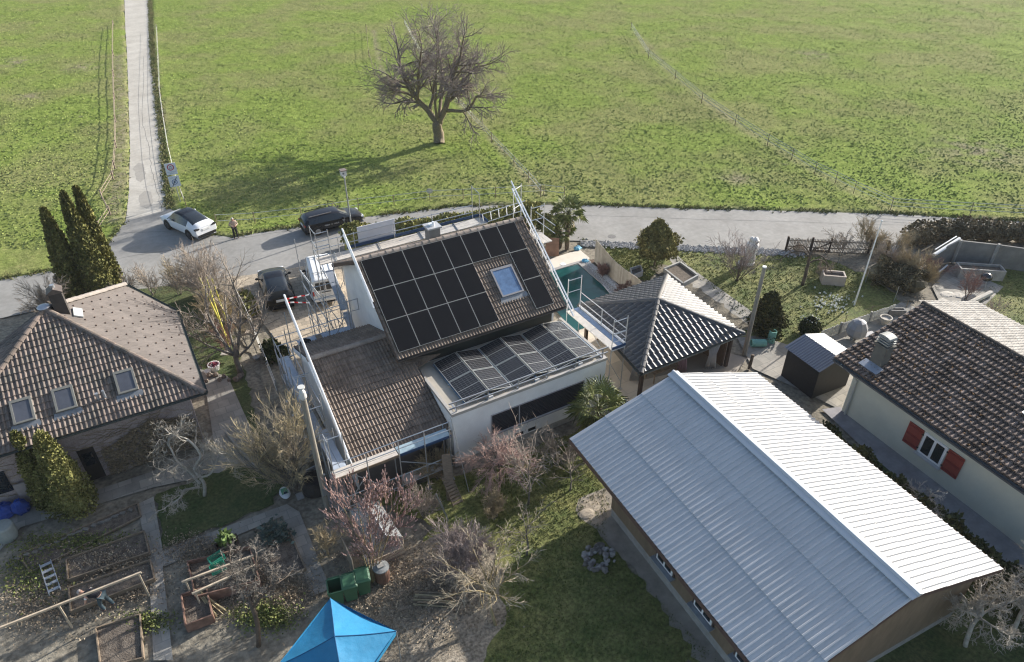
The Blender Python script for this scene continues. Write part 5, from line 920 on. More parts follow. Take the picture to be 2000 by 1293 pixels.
def bare(name, label, cat, base, stems, S, seed, mt=bk_grey, mw=bk_tw, group=None, tip=None, loc=None):
    """stems: list of (direction, length, radius) from the base, or polylines [(points, r0, r1)]"""
    rg = random.Random(seed); out = (MB(), MB()); base = V(base); t = thing(name, label, cat, loc or base, 0, group)
    for s_ in stems:
        if hasattr(s_[0][0], '__len__'):
            pts = [base + V(p) for p in s_[0]]; k = len(pts); rr = [s_[1] + (s_[2] - s_[1]) * i / (k - 1) for i in range(k)]; fine = []; fr_ = []
            for i in range((k - 1) * 3 + 1):
                q_ = crom([np.array(p) for p in pts], i / 3); fine.append(V(q_) + rvec(rg) * rr[min(i // 3, k - 1)] * .25 * (i > 0)); fr_.append(rr[i // 3] + (rr[min(i // 3 + 1, k - 1)] - rr[i // 3]) * (i % 3) / 3)
            out[0].tube(fine, fr_, 8 if s_[1] > .08 else 5, cap=True); L = sum((a - b_).length for a, b_ in zip(fine, fine[1:])); t0 = s_[3] if len(s_) > 3 else .35; n_ = s_[4] if len(s_) > 4 else 9
            for j in range(n_):
                f = (t0 + (1 - t0) * (j + rg.random()) / n_) * (len(fine) - 1); i = min(int(f), len(fine) - 2); q_ = fine[i].lerp(fine[i + 1], f - i); dd = (fine[i + 1] - fine[i]).normalized(); ax = dd.cross(rvec(rg)).normalized(); a = rg.uniform(.5, 1.15)
                grow(out, q_, dd * cos(a) + ax * sin(a), (s_[5] if len(s_) > 5 else L * .38) * rg.uniform(.6, 1.2), max(fr_[i] * .55, .012), 1, S, rg, tip)
            grow(out, fine[-1], fine[-1] - fine[-2], (s_[5] if len(s_) > 5 else L * .38), fr_[-1] * .9, 1, S, rg, tip)
        else: grow(out, base + V((rg.uniform(-.1, .1), rg.uniform(-.1, .1), 0)), s_[0], s_[1], s_[2], 0, S, rg, tip)
    if out[0].f: out[0].build('trunk', mt, t, True)
    if out[1].f: out[1].build('crown', mw, t)
    return t
def leaves(mb, P, size, rg, flat_=0., up=.3, k=1, long_=1.5):
    for p in P:
        for _ in range(k):
            d = rvec(rg); d.z += up; d.normalize(); s = size * rg.uniform(.6, 1.3); e = d.cross(rvec(rg)).normalized() * s * .5; p_ = p + rvec(rg) * size * .4
            mb.add([p_ - e * .4, p_ + d * s * long_ * .5 - e, p_ + d * s * long_, p_ + d * s * long_ * .5 + e], [(0, 1, 2, 3)])
def shell(rg, n, prof, jit=.16, lump=.12, seed=0, inner=.35):
    """points through the outer volume of a body of revolution; prof(t) -> (radius, z)"""
    P = []
    for _ in range(n):
        t = rg.random(); a = rg.random() * 2 * pi; r, z = prof(t); q_ = 1 + lump * (mnoise.noise(V((cos(a) * 1.7, sin(a) * 1.7, z * 1.3 + seed))) * 2); rr = r * q_ * (1 - inner * rg.random() ** 2.2 + rg.gauss(0, jit * .4)); P.append(V((rr * cos(a), rr * sin(a), z + rg.gauss(0, .04))))
    return P
def evergreen(name, label, cat, base, prof, n, size, mat, seed, group=None, trunk=(.1, .6), up=.6, lump=.14, core=.72, xy=(1, 1), long_=1.5):
    rg = random.Random(seed); base = V(base); t = thing(name, label, cat, base, 0, group); mb = MB()
    pr = [(prof(i / 10)[0] * core + .01, prof(i / 10)[1]) for i in range(11)]; mb.lathe((0, 0, 0), pr, 10); leaves(mb, shell(rg, n, prof, lump=lump, seed=seed * 7.3), size, rg, up=up, long_=long_)
    mb.v = [(base.x + x * xy[0], base.y + y * xy[1], base.z + z) for x, y, z in mb.v]; mb.build('crown', mat, t)
    mb = MB(); mb.tube([base, base + V((0, 0, trunk[1]))], [trunk[0], trunk[0] * .8], 8); mb.build('trunk', bk_brown, t); return t
g_thuja = M('thuja_foliage', (.08, .088, .027), .9, .3, 1.6, (.2, .19, .06), .55, isl=.4); g_con = M('golden_conifer_foliage', (.09, .1, .03), .9, .3, 1.2, (.25, .235, .08), .5, isl=.4); g_dark = M('dark_evergreen_leaf', (.03, .042, .016), .9, .3, 2, (.075, .085, .03), .5, isl=.4); g_hedge = M('laurel_hedge_leaf', (.11, .125, .04), .7, .3, 1.5, (.26, .25, .08), .5, isl=.4); g_cyp = M('yellow_green_conifer', (.11, .115, .045), .9, .3, 2, (.27, .235, .09), .5, isl=.4)
def cone(h, r, z0=.1, pw=.75): return lambda t: (r * ((1 - t) ** pw) * min(1, t * 8 + .55) + .03, z0 + t * h)
for i, (tp, bs, lab) in enumerate((((85, 412), (160, 592), 'leftmost of the three tall thuja columns, standing apart behind the left house'), ((122, 380), (205, 588), 'middle of the three tall thuja columns, tallest and widest, behind the left house'), ((150, 370), (222, 562), 'rearmost of the three tall thuja columns, nearest the pale lane'))):
    b_ = g(*bs); h = gz(*tp, b_); evergreen('thuja_tree', lab, 'tree', b_, cone(h, (1.0, 1.0, .8)[i], pw=.72), 9500, .13, g_thuja, 31 + i, 'tall thuja columns', up=1.3, lump=.07, core=.85)
for tp, bs, r, lab in (((45, 848), (104, 985), .62, 'narrower of the two golden conifers in front of the left house'), ((97, 848), (152, 994), .95, 'broader of the two golden conifers in front of the left house')):
    b_ = g(*bs); h = gz(*tp, b_); evergreen('conifer_tree', lab, 'tree', b_, cone(h, r, .05, .6), 9000, .085, g_con, 41 + int(r * 10), 'golden conifers by the left house', up=1.0, lump=.2, core=.8)
b_ = g(1278, 518); evergreen('small_conifer', 'small rounded yellow-green conifer on a short trunk beside the road gravel', 'tree', b_, lambda t: (.25 + 1.05 * sin(pi * (t * .8 + .16)) - .3 * t, .75 + t * 2.7), 8500, .1, g_cyp, 51, trunk=(.09, 1.2), up=.7, lump=.42, core=.5, long_=2.6)
b_ = g(1493, 648); evergreen('dark_conifer', 'dark bushy conifer behind the grey pole in the right garden', 'tree', b_, cone(2.7, 1.0, .05, .55), 6500, .1, M('dark_conifer_foliage', (.035, .042, .016), .9, .3, 2, (.12, .11, .04), .4, isl=.4), 52, up=.8, lump=.4, long_=2.2)  # the foliage itself is dark green
b_ = g(1577, 652); evergreen('round_bush', 'round dark green bush topped with white blossom near the tin shed', 'bush', b_, lambda t: (.62 * sin(pi * (t * .85 + .12)), t * 1.15), 2600, .09, g_dark, 53, trunk=(.04, .4), core=.7)
mb = MB(); rg = random.Random(8); leaves(mb, [b_ + V((rg.gauss(.15, .25), rg.gauss(.1, .25), 1.02 + rg.uniform(-.1, .12))) for _ in range(90)], .07, rg); o_ = mb.build('blossom', M('white_blossom', (.6, .6, .56), .8), bpy.data.objects[[q_.name for q_ in COL.objects if q_.name.startswith('round_bush')][-1]])
# hedges
def hedge(name, label, line, w, h, n, size, mat, seed, bumps=.25):
    rg = random.Random(seed); mb = MB(); line = [V(p) for p in line]; t = thing(name, label, 'hedge', line[0])
    seg = [(a, b_, (b_ - a).length) for a, b_ in zip(line, line[1:])]; tot = sum(s_[2] for s_ in seg); P = []
    for a, b_, l in seg:
        d = (b_ - a).normalized(); s_ = V((-d.y, d.x, 0)); mb.obox((a + b_) / 2 + V((0, 0, h * .34)), d * .02, s_ * w * .1, (0, 0, .05)); [mb.ball(a.lerp(b_, (i_ + .5) / max(1, int(l / .5))) + V((rg.uniform(-.1, .1), rg.uniform(-.1, .1), h * .38)), (w * .4, w * .4, h * .4 * rg.uniform(.8, 1.1)), n=8, k=5, jit=.15, rng=rg) for i_ in range(max(1, int(l / .5)))]
        for _ in range(int(n * l / tot)):
            f = rg.random(); c = a.lerp(b_, f); q_ = 1 + bumps * mnoise.noise(c * .9 + V((seed, 0, 0))) * 1.6; an_ = rg.uniform(-.15, 1.15) * pi; rr = 1 - .3 * rg.random() ** 2; P.append(c + s_ * (cos(an_) * w * .55 * q_ * rr) + V((0, 0, max(.05, h * .45 + sin(an_) * h * .55 * q_ * rr))))
    leaves(mb, P, size, rg, up=.4); mb.build('foliage', mat, t); return t
hedge('laurel_hedge', 'bright green clipped hedge along the road behind the rear scaffold', [g(680, 466, 1.3).xy.to_3d(), g(720, 455, 1.3).xy.to_3d(), g(790, 446, 1.3).xy.to_3d(), g(880, 436, 1.3).xy.to_3d(), g(945, 428, 1.3).xy.to_3d(), g(1050, 412, 1.2).xy.to_3d()], 1.4, 1.9, 9500, .17, M('road_hedge_leaf', (.16, .175, .055), .8, .3, 1.5, (.34, .31, .11), .5, isl=.4), 3)
hedge('laurel_bush_row', 'low green shrubs at the scaffold end of the road hedge', [g(678, 462, 1.2).xy.to_3d(), g(705, 452, 1.2).xy.to_3d()], 1.3, 1.9, 1600, .2, g_hedge, 4)
hedge('long_hedge', 'dull green hedge running along the sunny side of the barn roof', [B(25.6, 17.0), B(25.9, 11.5), B(26.0, 5.5), B(26, 1)], 1.1, 1.5, 6500, .16, M('dull_hedge_leaf', (.04, .05, .02), .8, .3, 1.5, (.1, .105, .035), .5, isl=.4), 5, .35)
hedge('ivy_hedge', 'brown and green ivy hedge on the roadside above the concrete wall', [g(1775, 478, 0), g(1830, 466), g(1900, 466), g(2000, 472), g(2200, 500)], 1.6, 1.5, 5000, .17, M('brown_ivy_leaf', (.11, .09, .055), .8, .35, 1.5, (.21, .175, .11), .5, isl=.4), 6, .4)
hedge('ivy_thicket', 'dark tangled ivy thicket between the right garden and the barbecue yard', [g(1705, 545), g(1745, 555), g(1785, 572)], 2.3, 1.5, 6500, .11, M('thicket_leaf', (.07, .06, .032), .85, .35, 1.4, (.18, .15, .09), .4, isl=.4), 7, .5)
hedge('driveway_shrubs', 'dark green pine shrubs bordering the sandstone drive', [g(528, 685), g(548, 712)], .9, .9, 1100, .15, g_dark, 8, .5)
hedge('mountain_pine', 'yellowish green mountain pine shrub at the left border of the drive', [g(478, 592), g(498, 622)], .8, .9, 700, .2, g_con, 9, .6)
hedge('roadside_shrubs', 'bushy green shrubs under the roadside palm', [g(1066, 468), g(1080, 462)], 1.6, 1.9, 1700, .18, M('olive_leaf', (.1, .11, .045), .8, .3, 1.5, (.22, .205, .09), .45, isl=.4), 12, .5)
# ---- palms
def palm(label, base, h, fr_len, n, seed, fiber=True, name='palm_tree'):
    rg = random.Random(seed); base = V(base); t = thing(name, label, 'palm', base); mb = MB()
    mb.tube([base + V((0, 0, h * i / 6)) for i in range(7)], [.16 + .03 * (i % 2) for i in range(7)], 9); mb.build('trunk', M('fibrous_palm_trunk', (.13, .1, .07), .95, .35, 8, bump=.02), t); mb = MB(); c = base + V((0, 0, h))
    for i in range(n):
        a = 2.4 * i + rg.uniform(-.3, .3); el = 1.25 - 1.75 * (i / n) + rg.uniform(-.15, .15); d = V((cos(a) * cos(el), sin(a) * cos(el), sin(el))); L = fr_len * rg.uniform(.75, 1.1); tip_ = c + d * L * .55; mb.tube([c, tip_], [.015, .01], 3, cap=False); s_ = d.cross(V((0, 0, 1))); s_ = s_.normalized() if s_.length > .05 else V((1, 0, 0)); u_ = s_.cross(d)
        for k in range(15):
            th = radians(-105 + 210 * k / 14); e = (d * cos(th) + s_ * sin(th)).normalized(); q_ = tip_ + e * L * .55 * (1 - .15 * abs(th)) - V((0, 0, L * .18)) * rg.uniform(.3, 1.3); m_ = tip_ + e * L * .3; w = (s_ * cos(th) - d * sin(th)) * .028
            mb.add([tip_ - w * .4, tip_ + w * .4, m_ + w, q_, m_ - w], [(0, 1, 2, 3, 4)])
    mb.build('fronds', M('palm_frond', (.08, .11, .035), .55, .3, 2, (.22, .23, .08), .5, isl=.35), t)
    mb = MB()
    for i in range(26): a = rg.random() * 6.28; p = c + V((0, 0, -.1)); q_ = p + V((cos(a) * .5, sin(a) * .5, -.55 - rg.random() * .6)); w = V((-sin(a), cos(a), 0)) * .06; mb.poly([p - w * .3, p + w * .3, q_ + w, q_ - w])
    mb.build('dead_fronds', M('dry_frond', (.35, .3, .2), .9, .2, 3), t)
palm('bushy fan palm in front of the dark window of the white annex', g(1165, 850), 1.9, 1.75, 40, 61)
palm('tall fan palm with shaggy trunk next to the road behind the pool', g(1107, 487), 3.1, 1.45, 34, 62)
palm('low fan palm with dry skirt beside the tall roadside palm', g(1093, 484), 1.5, 1.3, 24, 63)
# ---- bare trees and shrubs
b_ = g(858, 281); e1_ = V((cos(YAW), -sin(YAW), 0)); e2_ = V((sin(YAW), cos(YAW), 0))
def sp(*L): return [tuple(e1_ * x + e2_ * y + V((0, 0, z))) for x, y, z in L]
S_big = [(0, 0, 0, 0, 0, 0, 1), (6, .6, .75, .2, .0, .15, 5), (5, .55, .8, .25, -.01, .15, 4), (4, .6, .75, .3, -.03, .15, 3), (0, 0, 0, .3, -.05, 0, 2)]
spb = lambda *L: sp(*[(x * .8, y * .8, z) for x, y, z in L])
bare('bare_fruit_tree', 'huge bare old fruit tree with forked trunk alone on the meadow', 'tree', b_, [(spb((0, 0, 0), (.05, .1, 1.0), (-.05, 0, 2.2)), .58, .46, .99, 1, .3), (spb((-.1, 0, 2.0), (-1.2, .2, 3.3), (-2.6, .3, 4.6), (-3.6, -.2, 6.2), (-4.1, -.2, 7.6)), .36, .12, .3, 10, 2.4), (spb((.1, 0, 2.1), (1.0, .3, 3.5), (1.6, .5, 5.0), (2.2, .2, 6.7), (3.1, .2, 8.4)), .36, .12, .35, 10, 2.3), (spb((-2.4, .3, 4.4), (-2.0, -1, 6.0), (-1.6, -1.6, 8.0), (-1.2, -2, 9.6)), .2, .07, .2, 8, 2.2), (spb((.9, .3, 3.3), (2.4, -.6, 3.5), (3.9, -.9, 3.7), (4.9, -.8, 4.9), (5.6, -.7, 5.0)), .2, .07, .3, 8, 1.9), (spb((1.6, .5, 4.8), (3.4, 1.0, 6.0), (4.6, 1.4, 7.1), (6.2, 1.6, 7.4)), .17, .06, .25, 9, 2.0), (spb((-1.0, .2, 3.2), (-.4, 1.4, 5.0), (0, 2.2, 7.2), (.2, 2.6, 9.0)), .2, .07, .25, 8, 2.1), (spb((-2.6, .3, 4.6), (-4.2, .8, 5.0), (-5.6, 1.0, 5.2)), .16, .05, .3, 8, 1.9), (spb((0, 0, 2.2), (.3, 2.6, 3.8), (.2, 6.5, 6.0), (-.6, 11, 8.0), (-1.2, 14, 9.0)), .2, .07, .4, 9, 2.2), (spb((.1, 2.4, 3.6), (1.6, 5, 6.0), (2.6, 9, 8.4)), .15, .05, .35, 7, 2.0), (spb((0, 0, 2.2), (-.1, -1.1, 4.0), (.2, -1.8, 6.0), (.5, -2.2, 8.2)), .18, .05, .4, 9, 2.2)], S_big, 71, M('lichen_bark', (.125, .11, .095), .95, .3, 1.2, (.2, .16, .1), .35, bump=.02, bscale=8), bk_mauve)
S_sh = [(7, .5, .55, .16, .05, .25, 4), (5, .55, .6, .22, .03, .2, 3), (4, .55, .6, .25, .0, .15, 2), (0, 0, 0, .25, 0, 0, 2)]
S_fine = [(9, .55, .5, .12, .05, .2, 4), (7, .55, .55, .2, .02, .15, 3), (6, .5, .6, .22, .0, .1, 2), (0, 0, 0, .22, 0, 0, 2)]
def fan(rg, n, L, r, spread=.6, lean=(0, 0)): return [((rg.gauss(lean[0], spread), rg.gauss(lean[1], spread), 1), L * rg.uniform(.7, 1.15), r * rg.uniform(.8, 1.2)) for _ in range(n)]
R = random.Random(99)
b_ = g(470, 728); bare('garden_tree', 'many-limbed bare garden tree between the left house lawn and the drive', 'tree', b_, [(sp((0, 0, 0), (-.05, .1, .7), (-.1, .2, 1.2)), .17, .14, .99, 1, .5), (sp((-.1, .1, 1.1), (-.9, .6, 2.2), (-1.5, 1.2, 3.4), (-1.6, 2.0, 4.6)), .1, .04, .2, 13, 1.6), (sp((0, .1, 1.1), (.2, .9, 2.4), (.2, 1.8, 3.6), (-.2, 2.4, 4.8)), .1, .04, .2, 13, 1.6), (sp((-.2, .1, 1.2), (-1.5, .2, 1.8), (-2.6, .6, 2.3)), .08, .03, .3, 9, 1.4), (sp((.1, .1, 1.1), (1.0, .5, 1.9), (1.5, 1.2, 2.8)), .08, .03, .3, 9, 1.3), (sp((-.1, .2, 1.2), (-.7, 1.6, 2.6), (-1.0, 2.8, 3.6)), .08, .03, .3, 10, 1.5)], S_sh, 72, bk_grey, bk_tw)
b_ = g(578, 960); bare('lichen_tree', 'dense bare tree with yellowish lichen twigs beside the utility pole', 'tree', b_, fan(R, 9, 2.9, .05, .34, (-.06, .24)), S_fine, 73, bk_grey, M('lichen_twigs', (.36, .3, .17), .9, .25, 1.2, (.32, .27, .2), .5))
b_ = g(400, 968); S_tw = [(0, 0, 0, 0, 0, 0, 1), (5, .5, .9, .5, .0, .2, 5), (4, .6, .9, .55, -.02, .1, 4), (3, .6, .9, .5, -.04, .1, 3), (0, 0, 0, .4, 0, 0, 2)]
bare('twisted_hazel', 'contorted small tree with pale twisted branches in front of the left house', 'tree', b_, [(sp((0, 0, 0), (.1, .1, .8), (-.2, .3, 1.5), (.2, .5, 2.2), (-.3, .7, 3.0)), .09, .05, .2, 9, 1.1), (sp((0, 0, .8), (-.6, .4, 1.3), (-.8, .2, 2.0), (-1.3, .8, 2.5), (-1.1, .7, 3.0)), .07, .035, .2, 9, 1.0), (sp((0, .1, 1.1), (.6, .1, 1.4), (.9, .6, 1.9), (1.4, .3, 2.3)), .06, .03, .2, 8, .9), (sp((-.1, 0, .6), (-.5, -.6, 1.0), (-.3, -1.2, 1.3), (-.6, -1.6, 1.2)), .06, .03, .3, 6, .8)], S_tw, 74, bk_pale, M('pale_twigs', (.33, .3, .25), .9, .2, 3))
for px_, py_, n_, L_, lab, m_ in ((105, 622, 9, 1.7, 'bare grey shrub behind the left house chimney by the road', bk_tw), (258, 585, 6, 1.3, 'small bare shrub nearest the thuja columns at the road edge', bk_tw), (300, 575, 6, 1.4, 'sparse bare shrub at the road edge behind the left lawn', bk_tw), (352, 575, 8, 1.7, 'bare brown shrub left of the yellow poles at the road edge', bk_straw), (408, 585, 11, 2.1, 'large bare brown shrub at the road corner behind the yellow poles', bk_tw), (440, 640, 9, 1.8, 'tangled bare shrub right of the yellow poles', bk_straw), (450, 680, 7, 1.4, 'reddish bare shrub under the many-limbed garden tree', bk_red)): bare('bare_shrub', lab, 'shrub', g(px_, py_), fan(R, n_, L_, .022, .45), S_fine if n_ > 8 else S_sh, 200 + px_, bk_grey, m_)
# reddish catkin shrub
tips = []; b_ = g(728, 1140); bare('catkin_shrub', 'tall multi-stemmed shrub with pinkish catkins beside the plastic-covered frame', 'shrub', b_, [(sp((0, 0, 0), (-.25 + .12 * k, .3, 1.0), (-.6 + .28 * k, .9 + .1 * (k % 3), 2.1), (-1.1 + .5 * k, 1.5 + .2 * (k % 2), 3.0)), .035, .016, .3, 8, .9) for k in range(6)], [(0, 0, 0, 0, 0, 0, 1), (5, .55, .5, .12, .12, .2, 3), (4, .55, .45, .15, .12, .2, 2), (0, 0, 0, .15, .1, 0, 2)], 75, bk_yel, bk_red, tip=tips)
sh_ = [q_ for q_ in COL.objects if q_.name.startswith('catkin_shrub')][-1]; mb = MB(); rg = random.Random(4)
for p, d, q_ in tips:
    if p.z > 1.7 and rg.random() < .8: mb.tube([p, p + (d + V((0, 0, .9))).normalized() * rg.uniform(.08, .2)], [.03, .012], 4)
mb.build('catkins', M('pink_catkin', (.33, .225, .2), .85, .2, 4), sh_)
b_ = g(975, 952); bare('weeping_maple', 'small weeping tree with fine pinkish twigs against the white annex wall', 'tree', b_, [(sp((0, 0, 0), (.03, .05, .8), (0, .1, 1.4)), .06, .05, .9, 3, .8)] + [(sp((0, .1, 1.3), (.5 * cos(a), .1 + .5 * sin(a), 1.8), (1.0 * cos(a), .1 + 1.0 * sin(a), 1.8)), .03, .012, .2, 9, .75) for a in (0, 1.05, 2.1, 3.15, 4.2, 5.2)], [(0, 0, 0, 0, 0, 0, 1), (7, .6, .6, .2, -.02, .1, 3), (6, .6, .6, .2, -.1, .1, 3), (0, 0, 0, .2, -.12, 0, 2)], 76, bk_brown, M('pink_twigs', (.34, .235, .2), .9, .15, 3))
def spindle(label, px_, py_, h, seed, name='young_fruit_tree', br=9, L=1.1, m_=bk_grey, w=None):
    bare(name, label, 'tree', g(px_, py_), [(sp((0, 0, 0), (.04, .02, h * .35), (-.03, .05, h * .7), (.02, 0, h)), .055, .018, .3, br, L)], [(0, 0, 0, 0, 0, 0, 1), (4, .5, .8, .14, .03, .25, 4), (3, .5, .8, .18, .03, .2, 2), (0, 0, 0, .2, .02, 0, 2)], seed, m_, w or bk_tw)
spindle('bare spindle fruit tree with level branches on the centre lawn', 1032, 985, 2.9, 77, br=16, L=1.6)
spindle('slim young bare tree at the shade edge of the centre lawn', 1029, 1084, 2.0, 78, br=7, L=1.0)
spindle('small crooked bare tree near the barn corner', 1113, 958, 1.6, 79, br=10, L=.9)
for px_, py_, n_, L_, m_, lab in ((1085, 905, 8, 1.3, bk_tw, 'grey twiggy shrub between the annex wall and barn corner'), (905, 1118, 16, 1.5, bk_mauve, 'big rounded purplish bare shrub beside the catkin shrub'), (968, 1010, 10, .8, bk_straw, 'dry straw coloured shrub on the centre lawn'), (640, 1085, 7, .9, bk_straw, 'small yellowish stemmed shrub beside the slab path'), (858, 935, 9, 1.0, bk_straw, 'pale dry shrub under the front scaffold'), (828, 1010, 8, 1.1, bk_tw, 'tangled bare shrub behind the silver step ladder'), (1178, 540, 10, .7, bk_red, 'reddish bare shrub at the pool end of the wavy fence'), (1215, 575, 8, .6, bk_red, 'low reddish shrub along the wavy fence'), (1690, 492, 9, 1.5, bk_straw, 'pale twiggy shrub behind the picket fence'), (1640, 500, 6, 1.2, bk_tw, 'dark twiggy shrub in front of the picket gate'), (1745, 500, 8, 1.5, bk_straw, 'upright bare shrub at the right end of the picket fence'), (1800, 560, 9, 1.3, bk_straw, 'dry brown shrub beside the barbecue yard'), (1885, 585, 6, 1.4, bk_red, 'rusty leaved sapling near the concrete trough'), (1915, 640, 7, 1.5, bk_tw, 'low bare tree spreading behind the pale roof'), (1560, 500, 6, .8, bk_tw, 'heap of grey prunings under the apple tree'), (1605, 540, 8, .7, bk_tw, 'dry brushwood left of the picket bed'), (1728, 530, 10, 1.2, bk_tw, 'grey twiggy shrub poking from the dark thicket'), (1770, 545, 10, 1.4, bk_straw, 'straw coloured shrub at the road side of the thicket'), (1820, 540, 8, 1.0, bk_red, 'reddish shrub between thicket and concrete wall')): bare('bare_shrub', lab, 'shrub', g(px_, py_), fan(R, n_, L_, .02, .5), S_fine if n_ > 8 else S_sh, 300 + px_, bk_grey, m_)
b_ = g(1440, 549); bare('red_twig_tree', 'bare vase shaped bush with fine mauve twigs in front of the white statue', 'shrub', b_, [(sp((0, 0, 0), (0, .05, .5), (0, .1, .8)), .06, .05, .9, 2, .8)] + fan(R, 9, 2.4, .026, .42), S_sh, 81, bk_brown, bk_mauve)
b_ = g(1567, 557); bare('pruned_apple_tree', 'pruned dark apple tree with drooping limbs beside the stone planter', 'tree', b_, [(sp((0, 0, 0), (.03, 0, 1.0), (0, .05, 1.9), (.05, .1, 2.5)), .12, .1, .95, 2, .4)] + [(sp((0, .1, z), (a * .5, b2, z + .35), (a * 1.1, b2 * 1.5, z + .2), (a * 1.6, b2 * 2, z - .3)), .06, .03, .4, 4, .5) for a, b2, z in ((-1.1, .2, 2.2), (1.0, .1, 1.6), (.6, -.5, 2.3), (-.7, .6, 2.4), (.9, .5, 2.3))], [(0, 0, 0, 0, 0, 0, 1), (3, .5, .8, .3, 0, .3, 3), (0, 0, 0, .3, .05, 0, 2)], 82, bk_brown, bk_brown)
b_ = g(968, 1222); bare('pale_spreading_tree', 'pale spreading bare tree at the lower edge of the centre lawn', 'tree', b_, [(sp((0, 0, 0), (-.2, .4, .6), (-.3, .9, 1.2)), .07, .06, .9, 2, .8)] + [(sp((-.2, .7, 1.0), (-.2 + cos(a) * .6, .8 + sin(a) * .5, 1.6), (-.3 + cos(a) * 1.3, .9 + sin(a) * 1.1, 2.0)), .045, .02, .2, 7, .9) for a in (.3, 1.2, 2.0, 2.9, 3.9, 5.0)], [(0, 0, 0, 0, 0, 0, 1), (4, .55, .7, .25, .02, .2, 3), (4, .55, .7, .25, .02, .2, 2), (0, 0, 0, .25, 0, 0, 2)], 83, bk_yel, M('cream_twigs', (.36, .31, .23), .9, .2, 3))
b_ = g(505, 1262); bare('dark_garden_tree', 'dark limbed bare tree over the lower vegetable beds', 'tree', b_, [(sp((0, 0, 0), (.1, .3, 1.2), (-.1, .6, 2.0)), .1, .08, .9, 1, .5), (sp((0, .5, 1.7), (-.5, .9, 2.3), (-.7, 1.2, 3.0)), .06, .03, .3, 5, .9), (sp((0, .5, 1.7), (.5, .6, 2.4), (1.1, 1.0, 2.7)), .06, .03, .3, 5, .9), (sp((0, .6, 1.9), (.1, 1.0, 2.6), (.1, 1.5, 3.1)), .05, .025, .3, 5, .8)], S_tw, 84, bk_brown, bk_grey)
for px_, py_, sd_ in ((1975, 1245, 85), (1885, 1262, 86)): bare('pale_pruned_tree', ('pale contorted bare tree in the lower right corner' if sd_ == 85 else 'smaller pale contorted tree left of its twin in the lower right corner'), 'tree', g(px_, py_), [(sp((0, 0, 0), (.1, .3, .9), (.3, .4, 1.5)), .09, .07, .9, 1, .5)] + [(sp((.2, .4, 1.3), (.2 + cos(a) * .5, .4 + sin(a) * .5, 1.7), (.3 + cos(a) * 1.1, .4 + sin(a), 2.0)), .06, .03, .3, 6, .8) for a in (.2, 1.3, 2.3, 3.3, 4.6)], S_tw, sd_, bk_pale, M('pale_twigs', (.33, .3, .25), .9, .2, 3))
bare('dry_branch_heap', 'pale dry branches caught on the hedge beside the barn roof', 'branch', B(26.0, 11.3, 1.4), [((R.gauss(0, 1), R.gauss(0, 1), .3), .9, .02) for _ in range(7)], S_tw[1:], 88, bk_pale, bk_pale, loc=B(26, 11.3, 0))
# ------------------------------------------------------------------ fences and small things
def fence_wires(name, label, pts, h, gap, wires, r=.014, post=None, postr=.035, lean=0., wm_=None, cat='fence', bases=True):
    P = [g(*p) for p in pts]; t = thing(name, label, cat, P[0]); zt = [h * w for w in wires]
    for i, p in enumerate(P):
        mb = MB(); mb.tube([p, p + V((lean, lean, h + .08))], postr, 6); mb.build('post', post or woodm, t)
    for z in zt:
        mb = MB(); mb.tube([p + V((lean * z / h, lean * z / h, z)) for p in P], r, 4); mb.build('wire', wm_ or M('white_tape_wire', (.72, .72, .68), .6), t)
    return t
# wooden rail fence left of the lane
fp = [(222, 50), (222, 110), (223, 150), (225, 195), (227, 240), (228, 290), (225, 330), (222, 352), (200, 389), (216, 421), (196, 452)]
P = [g(*p) for p in fp]; t = thing('rail_fence', 'rough wooden rail fence zigzagging along the left verge of the pale lane', 'fence', P[0])
for p in P: mb = MB(); mb.tube([p, p + V((.03, .02, .85))], .07, 7); mb.build('post', M('fence_grey_wood', (.24, .19, .15), .9, .25, 5), t)
for a, b2 in zip(P, P[1:]):
    for z in (.4, .72): mb = MB(); mb.tube([a + V((0, 0, z)), b2 + V((0, 0, z + .02))], .028, 6); mb.build('rail', MATS['fence_grey_wood'], t)
fence_wires('tape_fence', 'white tape fence along the right verge of the pale lane', [(308, 60), (311, 110), (315, 190), (322, 240), (332, 300), (344, 350), (356, 385), (366, 410)], 1.0, 0, (.6, 1.), .01)
fence_wires('roadside_fence', 'thin wire fence along the meadow edge behind the parked cars', [(425, 441), (499, 437), (590, 427), (652, 418), (701, 409), (770, 402), (840, 393), (905, 390), (968, 387), (1062, 381), (1102, 386)], .95, 0, (.45, 1.), .02, postr=.03)
p = g(840, 393); mb = MB(); mb.lathe((0, 0, 0), [(.02, -.01), (.28, -.008), (.28, .008), (.02, .01)], 18); mb.v = [(p.x + e1_.x * x + .0, p.y + e1_.y * x - .03 + z, .95 + y * .8) for x, y, z in mb.v]; tag(mb.build('oval_sign', M('pale_sign', (.55, .52, .48), .6)), 'small pale oval sign hung on the roadside wire fence', 'sign')
fence_wires('diagonal_fence', 'double white tape fence running uphill behind the big bare tree', [(1056, 386), (1032, 357), (1004, 327), (960, 280), (922, 240), (883, 192), (846, 145), (815, 100), (790, 50)], 1.05, 0, (.65, 1.), .022)
fence_wires('pasture_fence', 'white tape fence sweeping across the right pasture down to the road', [(1232, 60), (1266, 115), (1318, 157), (1370, 202), (1435, 246), (1498, 286), (1545, 314), (1590, 342), (1630, 361), (1666, 380), (1738, 413)], 1.15, 0, (.5, .8, 1.), .02, postr=.03, lean=.06, post=M('fence_grey_wood', (.24, .19, .15)))
fence_wires('pasture_fence', 'white wire fence continuing right along the pasture beside the road', [(1738, 413), (1893, 422), (2060, 430), (2250, 447)], 1.1, 0, (.45, .75, 1.), .02, postr=.03, lean=.1, post=MATS['fence_grey_wood'])
